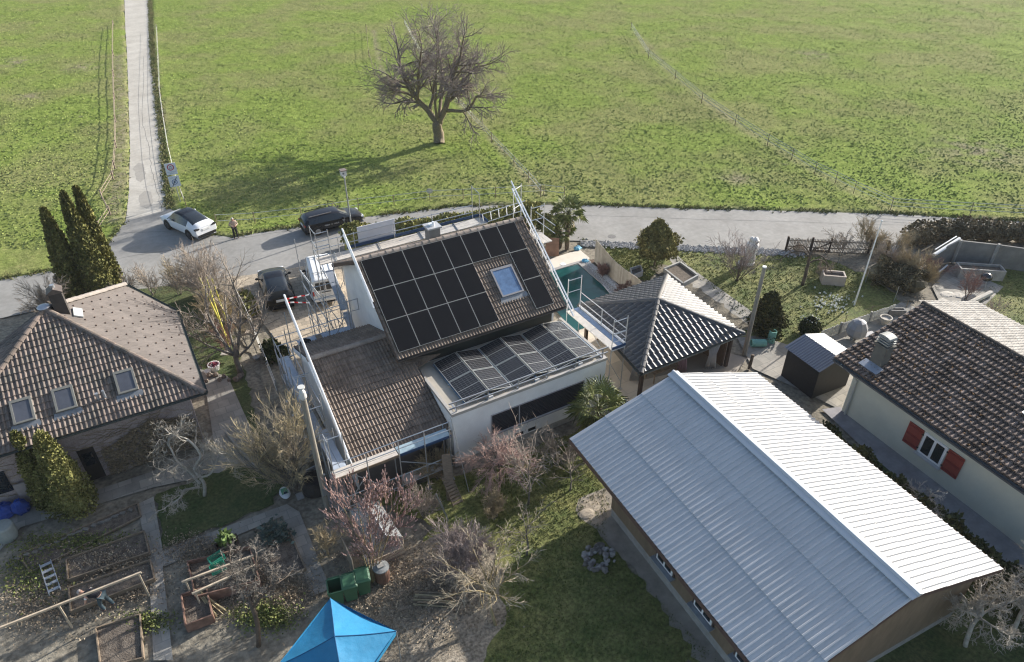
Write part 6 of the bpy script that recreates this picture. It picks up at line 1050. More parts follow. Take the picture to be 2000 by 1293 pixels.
fence_wires('field_corner_fence', 'short dark fence piece at the top left of the big bare tree', [(716, 60), (721, 112), (732, 150), (752, 172)], .9, 0, (.5, 1.), .022, postr=.04, wm_=bk_brown)
# yellow poles
for px_, py_, tx, ty, lab in ((448, 668, 389, 542, 'leftmost of the three yellow poles leaning by the bare garden tree'), (451, 690, 402, 541, 'middle of the three yellow poles leaning by the bare garden tree'), (447, 640, 414, 545, 'rightmost of the three yellow poles leaning by the bare garden tree')):
    a = g(px_, py_); b2 = g(tx, ty, 4.6); mb = MB(); mb.tube([a, b2], .045, 8); tag(mb.build('yellow_pole', M('yellow_paint', (.62, .58, .12), .5)), lab, 'pole', 'yellow poles')
# chain link fence by the drive
fence_wires('mesh_fence_post_row', 'grey wire mesh fence between drive border and left garden', [(462, 580), (482, 620), (498, 655), (520, 712), (545, 775)], 1.1, 0, (.1, .5, 1.), .012, post=conc, postr=.045)
mb = MB(); a = g(425, 560); b2 = g(446, 620); mb.extr([a, b2, b2 + V((0, 0, 1.5)), a + V((0, 0, 1.6))], (.06, .02, 0)); tag(mb.build('hedge_screen', M('dark_screen', (.1, .08, .06), .9, .3, 6, stretch=(8, 8, 1))), 'dark brown screen standing between the yellow poles and the drive', 'screen')
# pool
c_ = [g(1078, 545), g(1127, 518), g(1208, 590), g(1160, 640)]; wat = M('pool_water', (.014, .07, .068), .08, .25, .6, spec=.25)
pa, pb = V((23.05, 27.8, 0)), V((27.0, 37.05, 0)); mb = MB(); mb.poly([(21.9, 30.0, .035), (26.55, 30.0, .035), (26.97, 37.05, .035), (22.6, 37.2, .035)]); pl = struct(mb.build('pool_water', wat))
mb = MB(); mb.box(26.55, 27.0, 29.6, 30.0, 0, .09); mb.hexa([(26.56, 30.01, 0), (27.02, 30.01, 0), (27.5, 37.1, 0), (26.98, 37.05, 0), (26.56, 30.01, .09), (27.02, 30.01, .09), (27.5, 37.1, .09), (26.98, 37.05, .09)]); mb.hexa([(22.4, 37.06, 0), (27.5, 37.11, 0), (27.5, 37.35, 0), (22.4, 37.4, 0), (22.4, 37.06, .085), (27.5, 37.11, .085), (27.5, 37.35, .085), (22.4, 37.4, .085)]); tag(mb.build('pool_coping', M('grey_coping', (.3, .29, .28), .8, .08, 2)), 'grey stone coping along the edge of the green pool', 'coping')
p = g(1100, 516, .03); mb = MB(); mb.cyl(p, .22, .02, 18); tag(mb.build('skimmer_lid', wht), 'round white skimmer lid on the cream pool deck', 'lid')
for px_, py_, lab, s_ in ((1128, 487, 'blue and white crumpled plastic beside the palm trunk', .3), (1143, 512, 'crumpled blue plastic sheet at the corner of the pool gravel', .26)):
    p = g(px_, py_); mb = MB(); mb.ball(p + V((0, 0, .1)), (s_, s_ * .8, .14), n=12, k=6, jit=.3, rng=random.Random(px_)); tag(mb.build('plastic_sheet', M('blue_plastic', (.1, .3, .45), .5, .5, 6)), lab, 'plastic')
# wavy wooden fence
wf_ = [(1161, 512), (1178, 528), (1197, 546), (1218, 562), (1243, 581), (1268, 598)]; P = [g(*p) for p in wf_]; hs = [gz(1163, 468, P[0]), gz(1186, 488, P[1]), gz(1202, 510, P[2]), gz(1226, 527, P[3]), gz(1243, 545, P[4]), 1.1]
t = thing('wavy_board_fence', 'curved pale vertical board fence with wavy top beside the pool gravel', 'fence', P[0]); n_ = 46; mb = MB(); rg = random.Random(2)
for i in range(n_):
    f0, f1 = i / n_ * 5, (i + .9) / n_ * 5; k0 = min(int(f0), 4); a = P[k0].lerp(P[k0 + 1], f0 - k0); k1 = min(int(f1), 4); b2 = P[k1].lerp(P[k1 + 1], f1 - k1); hh = hs[k0] + (hs[k0 + 1] - hs[k0]) * (f0 - k0) + rg.uniform(-.03, .03); mb.bar(a + V((0, 0, hh / 2)), b2 + V((0, 0, hh / 2)), .03 + rg.uniform(0, .01), hh)
mb.build('boards', M('pale_fence_board', (.4, .35, .28), .85, .12, 3, isl=.15), t)
for z in (.3, .9): mb = MB(); mb.tube([p + V((.05, -.02, z * min(1, h))) for p, h in zip(P, hs)], .03, 4); mb.build('fence_rail', woodm, t)
# brown sheet screen by the pool
mb = MB(); p = g(1078, 500); mb.obox(p + V((0, 0, .75)), e1_ * .5, e2_ * .03, (0, 0, .75)); tag(mb.build('rusty_screen', M('rusty_panel', (.22, .13, .09), .8, .2, 3)), 'rust brown privacy panel beside the pool deck', 'screen')
# raised beds and planters
def frame_bed(name, label, px, h=.3, w=.09, mat=None, soil=True, cat='raised bed'):
    P = [g(*p) for p in px]; t = thing(name, label, cat, P[0]); c = sum(P, V()) / len(P)
    for a, b2 in zip(P, P[1:] + P[:1]): mb = MB(); mb.bar(a + V((0, 0, h / 2)), b2 + V((0, 0, h / 2)), w, h); mb.build('board', mat or woodm, t)
    if soil: mb = MB(); mb.poly([tuple(c + (p - c) * .97)[:2] + (h * .6,) for p in P]); mb.build('soil', M('bed_soil', (.075, .06, .048), .95, .45, 5, (.15, .125, .1), .35, bump=.04, bscale=16), t)
    return t
frame_bed('raised_bed', 'large grey framed vegetable bed above the pavilion roof', [(1296, 532), (1327, 519), (1362, 545), (1333, 561)], .35, .12, M('grey_bed_board', (.33, .33, .32), .7))
frame_bed('raised_bed', 'small grey framed bed near the small rounded conifer', [(1230, 534), (1250, 528), (1254, 540), (1234, 548)], .45, .07, MATS['grey_bed_board'])
frame_bed('raised_bed', 'largest board framed bed full of dead leaves below the left house', [(133, 1098), (284, 1043), (294, 1085), (136, 1138)], .25, .05, woodm); frame_bed('raised_bed', 'board framed bed where the gardener bends', [(138, 1155), (296, 1100), (304, 1136), (142, 1200)], .25, .05, woodm)
frame_bed('raised_bed', 'low board framed bed at the bottom edge left of the slab path', [(190, 1232), (276, 1205), (282, 1290), (200, 1310)], .22, .05, woodm)
frame_bed('raised_bed', 'narrow weedy bed edged with small stones below the conifers', [(40, 1085), (270, 985), (276, 1010), (60, 1120)], .1, .06, woodm)
frame_bed('raised_bed', 'board framed bed with grey-green cabbages right of the cross path', [(522, 1068), (568, 1045), (598, 1115), (545, 1135)], .2, .06, woodm)
frame_bed('cold_frame', 'open wooden cold frame box with dark soil and red corner, below the green crates', [(372, 1112), (492, 1083), (512, 1148), (388, 1180)], .55, .05, M('red_brown_board', (.2, .12, .09), .8, .3, 3)); frame_bed('cold_frame', 'smaller wooden box with dark soil at the bottom beside the cold frame', [(360, 1175), (408, 1160), (420, 1215), (368, 1235)], .5, .05, MATS['red_brown_board'])
frame_bed('cold_frame', 'dark wooden box behind the cold frame with leafy green plant', [(424, 1075), (465, 1055), (470, 1085), (432, 1100)], .45, .05, woodd)
def stone_trough(label, px, py, a, l, w, h, mat, name='stone_planter', t_=.1):
    p = g(px, py); t = thing(name, label, 'planter', p); d, s_ = V((cos(a), sin(a), 0)), V((-sin(a), cos(a), 0)); mb = MB()
    for q_, hl, ax, n2 in ((s_ * (w / 2 - t_ / 2), l / 2, d, s_), (s_ * -(w / 2 - t_ / 2), l / 2, d, s_), (d * (l / 2 - t_ / 2), w / 2 - t_, s_, d), (d * -(l / 2 - t_ / 2), w / 2 - t_, s_, d)): mb.obox(p + q_ + V((0, 0, h / 2)), ax * hl, n2 * t_ / 2, (0, 0, h / 2))
    mb.build('walls', mat, t); mb = MB(); mb.obox(p + V((0, 0, h * .4)), d * (l / 2 - t_), s_ * (w / 2 - t_), (0, 0, h * .4)); mb.build('soil', MATS['bed_soil'], t); return t
stone_trough('pinkish stone planter box standing on the right garden lawn', 1624, 552, radians(-40), 1.5, .85, .75, M('pinkish_stone', (.42, .36, .31), .85, .1, 3))
stone_trough('long grey concrete trough beside the kettle grill', 1908, 540, radians(-38), 3.0, 1.0, .8, conc, 'concrete_trough'); stone_trough('dark planter box on the terrace beside the mossy roof', 1748, 615, radians(-30), 1.1, .4, .45, M('grey_box', (.16, .155, .15), .8))
p = g(1727, 632); mb = MB(); mb.lathe(p, [(.22, 0), (.36, .45), (.38, .5), (.31, .5), (.29, .4), (.02, .4)], 18); tag(mb.build('round_planter', M('cream_pot', (.42, .39, .34), .8)), 'round cream plant pot beside the covered grill', 'planter')
# barbecue things
gr = thing('kettle_grill', 'black kettle grill in front of the concrete trough', 'grill', g(1918, 562)); p = g(1918, 562); mb = MB(); mb.ball(p + V((0, 0, .85)), (.36, .36, .3), n=16, k=10); mb.build('bowl', M('black_enamel', (.015, .015, .016), .15, spec=.8), gr, True)
for k in range(3): mb = MB(); a = k * 2.09; mb.tube([p + V((cos(a) * .15, sin(a) * .15, .65)), p + V((cos(a) * .3, sin(a) * .3, 0))], .02, 6); mb.build('leg', steel, gr)
cg = thing('covered_grill', 'barbecue under a pale grey cover next to the mossy roof', 'grill', g(1668, 662)); p = g(1668, 662); mb = MB(); mb.lathe(p, [(.45, .25), (.62, .5), (.6, .9), (.38, 1.3), (.1, 1.42)], 9); mb.build('cover', M('grey_tarpaulin', (.27, .27, .285), .5, .1, 4), cg)
for k in range(2): mb = MB(); mb.box(p.x - .3 + k * .5, p.x - .2 + k * .5, p.y - .1, p.y + .1, 0, .4); mb.build('leg', steel, cg)
mb = MB(); p = g(1695, 668); mb.obox(p + V((0, 0, .5)), B(.45, 0) - B(0, 0), B(0, .3) - B(0, 0), (0, 0, .025)); tag(mb.build('side_table', MATS['grey_tarpaulin']), 'small grey side table next to the covered grill', 'table')
# rolled turquoise mats
for px_, py_, ax, lab in ((1505, 668, None, 'upright turquoise barrel on the slabs near the dark conifer'), (1480, 676, e1_, 'lying turquoise barrel with open end on the slabs')):
    p = g(px_, py_); t = thing('turquoise_barrel', lab, 'barrel', p); mb = MB(); r_ = .24
    if ax is None: mb.lathe(p, [(r_ * .9, 0), (r_, .1), (r_, .75), (r_ * .95, .85), (r_ * .8, .85), (r_ * .8, .3), (.02, .3)], 16)
    else:
        prof = [(r_ * .8, .25), (r_ * .8, 0), (r_, 0), (r_, .85), (r_ * .9, .9), (.02, .9)]; n_ = 16; s_ = e2_; vs = []
        for rr, z in prof: vs += [p + ax * (z - .45) + s_ * (rr * cos(2 * pi * k / n_)) + V((0, 0, r_ + rr * sin(2 * pi * k / n_))) for k in range(n_)]
        mb.add(vs, [(i * n_ + k, i * n_ + (k + 1) % n_, (i + 1) * n_ + (k + 1) % n_, (i + 1) * n_ + k) for i in range(5) for k in range(n_)] + [tuple(range(n_))])
    mb.build('body', M('turquoise_plastic', (.2, .42, .35), .5, .15, 5), t)
mb = MB(); p = g(1463, 720); mb.tube([p, p + V((.05, 0, 1.0))], [.1, .09], 8); tag(mb.build('wooden_stump_post', bk_brown), 'short round wooden post beside the turquoise barrels', 'post')
# statue
st_ = thing('garden_statue', 'weathered white garden statue seen through the bare vase shaped bush', 'statue', g(1462, 515)); p = g(1462, 515); mb = MB(); sm = M('white_stone', (.66, .64, .61), .8, .12, 5)
mb.lathe(p, [(.42, 0), (.42, .18), (.3, .22)], 8); mb.build('plinth', sm, st_); mb = MB(); mb.lathe(p + V((0, 0, .2)), [(.36, 0), (.4, .3), (.33, .7), (.38, 1.05), (.45, 1.4), (.26, 1.6), (.14, 1.68)], 12); mb.ball(p + V((.08, -.05, 1.85)), (.34, .3, .3), jit=.12, rng=random.Random(5)); mb.ball(p + V((-.12, .05, 1.98)), (.2, .2, .2), jit=.1, rng=random.Random(6)); mb.tube([p + V((.3, 0, 1.45)), p + V((.48, -.1, 1.15)), p + V((.3, -.25, .95))], [.09, .08, .06], 7); mb.build('figure', sm, st_, True)
mb = MB(); p = g(1446, 518); mb.ball(p + V((0, 0, .2)), (.25, .22, .22), jit=.15, rng=random.Random(3)); tag(mb.build('white_boulder', sm), 'small white boulder at the foot of the garden statue', 'stone')
# picket fence with gate, low white fence
def picket(name, label, a, b2, h, sp_, w, mat, postm, posts, gate=None):
    a, b2 = V(a), V(b2); d = b2 - a; L = d.length; e = d.normalized(); t = thing(name, label, 'fence', a); rg = random.Random(int(L * 10)); n_ = min(int(L / sp_), 99)
    for i in range(n_):
        p = a + e * (i * L / n_); hh = h * rg.uniform(.93, 1.04); mb = MB(); mb.obox(p + V((rg.uniform(-.015, .015), 0, hh / 2)), e * w / 2, V((-e.y, e.x, 0)) * .012, (rg.uniform(-.02, .02), 0, hh / 2)); mb.build('picket', mat, t)
    for z in (.3, .8): mb = MB(); mb.bar(a + V((0, 0, h * z)) + V((-e.y, e.x, 0)) * .03, b2 + V((0, 0, h * z)) + V((-e.y, e.x, 0)) * .03, .03, .07); mb.build('rail', postm, t)
    for f in posts: p = a + d * f; mb = MB(); mb.obox(p + V((0, 0, h * .56)), e * .06, V((-e.y, e.x, 0)) * .06, (0, 0, h * .56)); mb.build('post', postm, t)
    return t
picket('picket_fence', 'weathered picket fence between the road and right garden', g(1534, 489), g(1735, 497), 1.05, .1, .055, M('grey_picket', (.33, .29, .24), .9, .2, 4), woodd, (0, .24, .42, .8, .97))
gt_ = thing('garden_gate', 'dark framed gate set in the picket fence', 'gate', g(1585, 493)); a, b2 = g(1583, 494), g(1617, 495)
for z in (.25, 1.0): mb = MB(); mb.bar(a + V((0, -.1, z)), b2 + V((0, -.1, z)), .06, .09); mb.build('cross_bar', woodd, gt_)
mb = MB(); mb.bar(a + V((0, -.1, .25)), b2 + V((0, -.1, 1.0)), .05, .08); mb.build('brace', woodd, gt_)
picket('low_white_fence', 'low pale picket fence around the covered grill terrace', g(1600, 665), g(1745, 612), .75, .13, .09, M('white_picket', (.55, .54, .5), .8), conc, (.25, .65))
fence_wires('garden_mesh_fence', 'rusty mesh fence crossing the right garden', [(1596, 658), (1650, 630), (1700, 612), (1770, 600)], .5, 0, (.1, 1.), .012, post=woodm, postr=.025, wm_=M('rust_wire', (.2, .16, .12), .9))
fence_wires('wire_netting', 'thin wire netting with posts beside the dark thicket', [(1635, 520), (1690, 552), (1745, 590), (1790, 620)], 1.1, 0, (.1, .55, 1.), .008, post=steel, postr=.02, wm_=MATS['rust_wire'])
# concrete wall
cw = thing('concrete_wall', 'tall grey concrete panel wall at the right roadside', 'wall', g(1868, 515)); Pw = [g(1810, 520), g(1858, 512), g(1930, 520), g(2010, 532), g(2250, 565)]; hw = [gz(1800, 487, Pw[0]) , 1.75, 1.75, 1.75, 1.75]
for i in range(4):
    a, b2 = Pw[i], Pw[i + 1]; h0 = .9 if i == 0 else 1.75; mb = MB(); mb.hexa([a, b2, b2 + V((.06, .12, 0)), a + V((.06, .12, 0)), a + V((0, 0, h0)), b2 + V((0, 0, 1.75)), b2 + V((.06, .12, 1.75)), a + V((.06, .12, h0))]); mb.build('panel', M('wall_concrete', (.19, .185, .175), .9, .2, 1.2, bump=.004), cw)
for p in Pw[1:]: mb = MB(); mb.box(p.x - .1, p.x + .1, p.y - .16, p.y - .005, 0, 1.85); mb.build('post', conc, cw)
for a, b2, r_, lab, m_ in (((1824, 498), (1874, 466), .12, 'thick white pipe lying across the end of the concrete wall', wht), ((1826, 488), (1868, 462), .06, 'thin grey pole lying beside the white pipe', steel), ((1830, 535), (1850, 518), .06, 'short white plank in the barbecue yard', wht), ((1886, 596), (1935, 572), .18, 'pale stone edging log beside the barbecue yard', M('pale_stone', (.45, .42, .37), .85)), ((1800, 490), (1822, 478), .05, 'wooden stick leaning at the thicket end of the wall', woodl)):
    z = 1.1 if b2[1] < 470 else .2; p, q_ = g(*a, z), g(*b2, z + (.4 if z > 1 else 0)); mb = MB(); mb.tube([p, q_], r_, 8); tag(mb.build('lying_pole', m_), lab, 'pole')
rg = random.Random(12)
for i, (px_, py_) in enumerate(((1842, 590), (1862, 600), (1875, 578), (1850, 575))): mb = MB(); p = g(px_, py_); mb.ball(p + V((0, 0, .02)), (.5, .4, .05), n=8, k=4, jit=.2, rng=rg); tag(mb.build('flagstone', MATS['pale_stone']), ('pale flagstone nearest the roof ridge in the barbecue yard', 'pale flagstone beside the pale stone log', 'pale flagstone under the rusty sapling', 'pale flagstone beside the dry brown shrub')[i], 'stone')
mb = MB()
for i in range(110): p = g(rg.gauss(1625, 22), rg.gauss(592, 9)); mb.ball(p + V((0, 0, .06)), rg.uniform(.03, .08), n=5, k=3, jit=.2, rng=rg)
tag(mb.build('white_flowers', M('snowdrop_white', (.62, .62, .56), .8)), 'patch of small white spring flowers on the right lawn', 'flowers', kind='stuff')
mb = MB()
for i in range(2600):
    f = rg.random(); a = [(1134, 476), (1371, 487), (1570, 496)]; p = g(1134 + 436 * f, (476 + (487 - 476) * min(1, f / .54) + max(0, f - .54) * 20) + rg.gauss(0, 3)); mb.ball(p + V((0, 0, .03)), rg.uniform(.04, .1), n=5, k=3, jit=.25, rng=rg)
tag(mb.build('roadside_gravel', M('gravel_stone', (.33, .33, .33), .9, .35, 9)), 'strip of coarse grey gravel along the road edge', 'gravel', kind='stuff')
mb = MB()
for i in range(3000):
    f, h_ = rg.random(), rg.random(); a = g(1141, 516).lerp(g(1200, 584), f); b2 = g(1152, 512).lerp(g(1240, 588), f); p = a.lerp(b2, h_); mb.ball(p + V((0, 0, .04)), rg.uniform(.03, .07), n=4, k=3, jit=.25, rng=rg)
tag(mb.build('pool_pebbles', M('white_pebble', (.55, .56, .57), .8, .3, 9)), 'white pebble bed between pool coping and bark bed', 'gravel', kind='stuff')
# fire pit stones, dirt heap
c = g(1168, 1092); mats_ = [M('rubble_stone', (.3, .285, .27), .9, .3, 4, bump=.01), M('dark_rubble_stone', (.17, .155, .14), .9, .3, 4, bump=.01)]; fpit = thing('stone_ring', 'ring of rough grey stones on the shaded lawn beside the barn', 'stone ring', c)
for i in range(64):
    a = rg.random() * 6.28; r_ = rg.uniform(.28, .72); p = c + V((cos(a) * r_, sin(a) * r_, rg.uniform(.06, .16))); s_ = rg.uniform(.08, .17); mb = MB(); mb.ball(p, (s_, s_ * rg.uniform(.6, 1), s_ * .7), n=6, k=4, jit=.35, rng=rg); mb.build('stone', mats_[i % 2], fpit)
mb = MB(); p = g(1146, 1004); mb.ball(p + V((0, 0, .02)), (.4, .3, .08), n=18, k=10, jit=.06, rng=rg); mb.ball(p + V((.4, .2, .0)), (.5, .4, .05), n=14, k=8, jit=.1, rng=rg); tag(mb.build('dirt_heap', M('dry_dirt', (.34, .29, .23), .95, .15, 3, bump=.02)), 'small heap of pale dirt at the barn corner', 'heap')
# green bins
binm = M('green_bin_plastic', (.05, .13, .07), .5, .08, 4); bind = M('bin_inside', (.02, .04, .03), .7)
def bin_(label, px, py, open_, rz):
    t = thing('wheelie_bin', label, 'bin', g(px, py), 0, 'green wheelie bins'); p = g(px, py); R2 = lambda x, y, z: p + V((*rot2((x, y), rz), z)); w0, w1, d0, d1, h = .22, .29, .26, .34, .95; mb = MB()
    for sx, sy in (((-1, 1), -1), ((-1, 1), 1)):
        mb.poly([R2(-w0, sy * d0, .05), R2(w0, sy * d0, .05), R2(w1, sy * d1, h), R2(-w1, sy * d1, h)]); mb.poly([R2(sy * w0, -d0, .05), R2(sy * w0, d0, .05), R2(sy * w1, d1, h), R2(sy * w1, -d1, h)])
    mb.poly([R2(-w0, -d0, .05), R2(w0, -d0, .05), R2(w0, d0, .05), R2(-w0, d0, .05)])
    for a, b2 in (((-w1 - .02, -d1), (w1 + .02, -d1)), ((-w1 - .02, d1), (w1 + .02, d1)), ((-w1, -d1 + .02), (-w1, d1 - .02)), ((w1, -d1 + .02), (w1, d1 - .02))): mb.bar(R2(*a, h), R2(*b2, h), .05, .06)
    mb.build('body', binm, t)
    if open_: mb = MB(); mb.obox(R2(0, d1 + .06, .6), R2(.28, 0, 0) - R2(0, 0, 0), R2(0, .015, 0) - R2(0, 0, 0), (0, 0, .34)); mb.build('lid', binm, t); mb = MB(); mb.poly([R2(-w0, -d0, .25), R2(w0, -d0, .25), R2(w0, d0, .25), R2(-w0, d0, .25)]); mb.build('bin_floor', bind, t)
    else:
        mb = MB(); mb.hexa([R2(-w1 - .03, -d1 - .03, h + .035), R2(w1 + .03, -d1 - .03, h + .035), R2(w1 + .03, d1 + .03, h + .035), R2(-w1 - .03, d1 + .03, h + .035), R2(-w1 + .05, -d1 + .06, h + .1), R2(w1 - .05, -d1 + .06, h + .1), R2(w1 - .05, d1 - .05, h + .12), R2(-w1 + .05, d1 - .05, h + .12)]); mb.build('lid', binm, t)
    mb = MB(); mb.bar(R2(-.24, d1 + .1, h - .02), R2(.24, d1 + .1, h - .02), .035, .035); mb.build('handle', binm, t)
    for s_ in (-1, 1): mb = MB(); mb.tube([R2(s_ * .2, d0 + .08, .1), R2(s_ * .26, d0 + .08, .1)], .1, 12); mb.build('wheel', blackm, t)
bin_('open empty green wheelie bin, leftmost of three', 660, 1172, True, radians(-12)); bin_('closed green wheelie bin between the two others', 687, 1164, False, radians(-12)); bin_('closed green wheelie bin nearest the brown barrel', 712, 1152, False, radians(-12))
# gazebo
gz_ = thing('blue_gazebo', 'bright blue fabric gazebo canopy at the bottom edge', 'gazebo', g(660, 1330)); c0_, c1_, c2_ = g(645, 1168, 2.1), g(598, 1228, 2.1), g(765, 1228, 2.1); d1_, d2_ = (c1_ - c0_).normalized(), (c2_ - c0_).normalized(); Cn = [c0_, c0_ + d2_ * 3.0, c0_ + d2_ * 3.0 + d1_ * 3.0, c0_ + d1_ * 3.0]; ap = (Cn[0] + Cn[2]) / 2 + V((0, 0, .75))
mb = MB()
for i in range(4):
    a, b2 = Cn[i], Cn[(i + 1) % 4]; n_ = 6; rows = []
    for k in range(n_ + 1):
        f = k / n_; row = [(ap * (1 - f) + (a.lerp(b2, j / n_)) * f) + V((0, 0, -.1 * sin(pi * j / n_) * f - .06 * sin(pi * f))) for j in range(n_ + 1)]; rows += row
    mb.add(rows, [(k * 7 + j, k * 7 + j + 1, (k + 1) * 7 + j + 1, (k + 1) * 7 + j) for k in range(n_) for j in range(n_)]); mb.poly([a, b2, b2 - V((0, 0, .2)), a - V((0, 0, .2))])
mb.build('canopy', M('blue_canopy', (.025, .19, .35), .6, .1, 1.5, bump=.03, bscale=2.2), gz_, True)
for c in Cn:
    mb = MB(); sm_ = [(ap * (1 - k / 6) + c * (k / 6)) + V((0, 0, -.06 * sin(pi * k / 6) + .006)) for k in range(7)]; mb.tube(sm_, .018, 5); mb.build('seam', M('dark_blue_seam', (.015, .1, .22), .7), gz_)
for c in Cn: mb = MB(); mb.tube([c - V((0, 0, .03)), V((c.x, c.y, 0))], .02, 6); mb.build('leg', steel, gz_)
# barrel, plastic frame, boards near it
b2 = thing('rain_barrel', 'rusty brown barrel with grey lid beside the green bins', 'barrel', g(748, 1132)); p = g(748, 1132); mb = MB(); mb.lathe(p, [(.3, 0), (.33, .4), (.31, .8)], 18); mb.build('body', M('rusty_barrel', (.16, .09, .065), .8, .25, 4), b2); mb = MB(); mb.lathe(p + V((0, 0, .8)), [(.34, 0), (.34, .05), (.2, .09)], 18); mb.build('lid', M('grey_lid', (.2, .21, .21), .7, .2, 5), b2)
mb = MB(); mb.box(p.x - .15, p.x + .1, p.y - .1, p.y + .12, .885, .96); tag(mb.build('barrel_stone', conc), 'flat grey stone weighing down the lid of the brown barrel', 'stone')
pf = thing('polytunnel', 'small clear plastic covered frame with wooden boards beside the slab path', 'greenhouse', g(720, 1060)); a, b_, c, d = g(690, 1030), g(733, 1105), g(790, 1080), g(745, 1010); film = M('clear_film', (.6, .62, .63), .15, .05, 3, alpha=.3, spec=.8); mb = MB()
for s0, s1 in ((a, b_), (b_, c), (c, d), (d, a)): mb.poly([s0 + V((0, 0, .4)), s1 + V((0, 0, .4)), s1 + V((0, 0, 1.1)), s0 + V((0, 0, 1.1))])
m1, m2 = (a + d) / 2 + V((0, 0, 1.55)), (b_ + c) / 2 + V((0, 0, 1.55)); u1 = V((0, 0, 1.1)); mb.poly([a + u1, b_ + u1, m2, m1]); mb.poly([m1, m2, c + u1, d + u1]); mb.build('film', film, pf)
for s0, s1 in ((a, b_), (b_, c), (c, d), (d, a)): mb = MB(); mb.bar(s0 + V((0, 0, .2)), s1 + V((0, 0, .2)), .04, .4); mb.build('board', woodl, pf)
for s0 in (a, b_, c, d): mb = MB(); mb.tube([s0, s0 + V((0, 0, 1.1))], .025, 6); mb.build('post', woodl, pf)
mb = MB(); mb.tube([m1, m2], .025, 6); mb.build('ridge_pole', alu, pf)
mb = MB(); p, q_ = g(672, 1078), g(692, 1120); mb.extr([p, q_, q_ + V((0, 0, .9)), p + V((0, 0, 1.0))], (.04, .03, 0)); tag(mb.build('board_screen', M('greyish_board', (.24, .21, .17), .85, .2, 4)), 'upright grey board between the plastic frame and slab path', 'board')
ed = thing('white_stone_edging', 'row of small white stones edging the bed behind the bins', 'edging', g(715, 1090))
for i in range(26): p = g(700, 1066).lerp(g(735, 1126), i / 26) + V((rg.uniform(-.06, .06), rg.uniform(-.05, .05), .1)); mb = MB(); mb.ball(p, (.08, .07, .06), n=6, k=4, jit=.2, rng=rg); mb.build('stone', sm, ed)
lg = thing('branch_pile', 'pile of cut branches lying on the leafy bed', 'wood pile', g(860, 1165))
for i in range(16): p = g(815 + rg.uniform(-8, 8), 1158 + i * 1.6) + V((0, 0, .06 + .05 * (i % 3))); q_ = p + e1_ * rg.uniform(1.1, 1.7) + e2_ * rg.uniform(-.25, .1); mb = MB(); mb.tube([p, q_], [rg.uniform(.03, .05), .025], 6); mb.build('branch', bk_straw if i % 2 else woodm, lg)
# ladders
def ladder(label, a, b2, w, n_, mat, treads=.09):
    a, b2 = V(a), V(b2); d = (b2 - a); s_ = d.cross(V((0, 0, 1))).normalized() * w / 2; t = thing('step_ladder', label, 'ladder', a)
    for k in (-1, 1): mb = MB(); mb.bar(a + s_ * k, b2 + s_ * k, .03, .06); mb.build('side_rail', mat, t)
    for i in range(n_): p = a + d * ((i + .6) / n_); mb = MB(); mb.obox(p, s_ * .93, d.normalized() * treads / 2, (0, 0, .015)); mb.build('step', mat, t)
    up = d.normalized().cross(s_.normalized()); return t
ladder('silver step ladder standing on the lawn under the front scaffold', g(872, 1010), g(856, 972, 1.45), .48, 5, steel, .14); ladder('silver step ladder lying among the beds below the conifers', g(108, 1158, .12), g(88, 1098, .2), .42, 5, steel, .14)
mb = MB(); a, b2 = g(895, 985), g(872, 930, 1.0); lw = ladder('old wooden slatted ladder leaning at the corner of the front scaffold', a, b2, .5, 9, woodm, .1)
# sack, boards, barrel, tarps near the left house
sk = thing('soil_sack', 'white and green sack of potting soil on the ground by the lichen tree', 'sack', g(557, 968)); p = g(557, 965); mb = MB(); mb.ball(p + V((0, 0, .09)), (.25, .42, .1), n=14, k=8, jit=.04, rng=rg); mb.build('bag', M('white_plastic_bag', (.62, .64, .66), .4, .05, 5), sk, True); mb = MB(); mb.obox(p + V((0, .02, .188)), (.15, 0, 0), (0, .2, 0), (0, 0, .004)); mb.build('green_label', M('green_print', (.1, .3, .18), .5), sk); mb = MB(); mb.obox(p + V((.02, -.12, .196)), (.08, 0, 0), (0, .07, 0), (0, 0, .003)); mb.build('dark_label', M('dark_print', (.03, .04, .06), .5), sk)
mb = MB(); p = g(586, 970); mb.obox(p + V((0, 0, .03)), (.16, 0, 0), (0, .22, 0), (0, 0, .025)); tag(mb.build('slab', conc), 'loose grey slab right of the soil sack', 'slab')
mb = MB(); p = g(617, 955); mb.lathe(p, [(.62, 0), (.65, .3), (.55, .75), (.45, .78), (.4, .5), (.02, .5)], 20); tag(mb.build('dark_tub', M('dark_tub_plastic', (.035, .032, .03), .7, .3, 4)), 'big dark tub beside the foot of the utility pole', 'tub')
for px_, py_, lab in ((607, 905, 'upper blue-grey panel leaning left of the utility pole'), (612, 930, 'lower pale panel leaning by the utility pole')): mb = MB(); p = g(px_, py_); mb.obox(p + V((0, 0, .4)), (.3, 0, .05), (0, .03, .0), (0, -.2, .4)); tag(mb.build('leaning_board', M('blue_grey_panel', (.36, .4, .46), .6)), lab, 'panel')
mb = MB(); mb.ball(V((4.55, 26.9, .75)), (.42, .6, .75), n=12, k=8, jit=.06, rng=rg); tag(mb.build('grey_bundle', M('grey_sheet', (.3, .31, .33), .7, .12, 3)), 'tall grey plastic wrapped bundle against the wing wall', 'bundle')
for px_, py_, s_, lab in ((14, 1008, .5, 'left blue tarpaulin heap beside the house wall'), (45, 1000, .4, 'right blue tarpaulin heap beside the conifer')): mb = MB(); p = g(px_, py_); mb.ball(p + V((0, 0, .35)), (s_, s_ * .8, .42), n=14, k=9, jit=.14, rng=rg); tag(mb.build('blue_tarpaulin', M('blue_tarp', (.03, .07, .3), .45, .2, 3)), lab, 'tarpaulin')
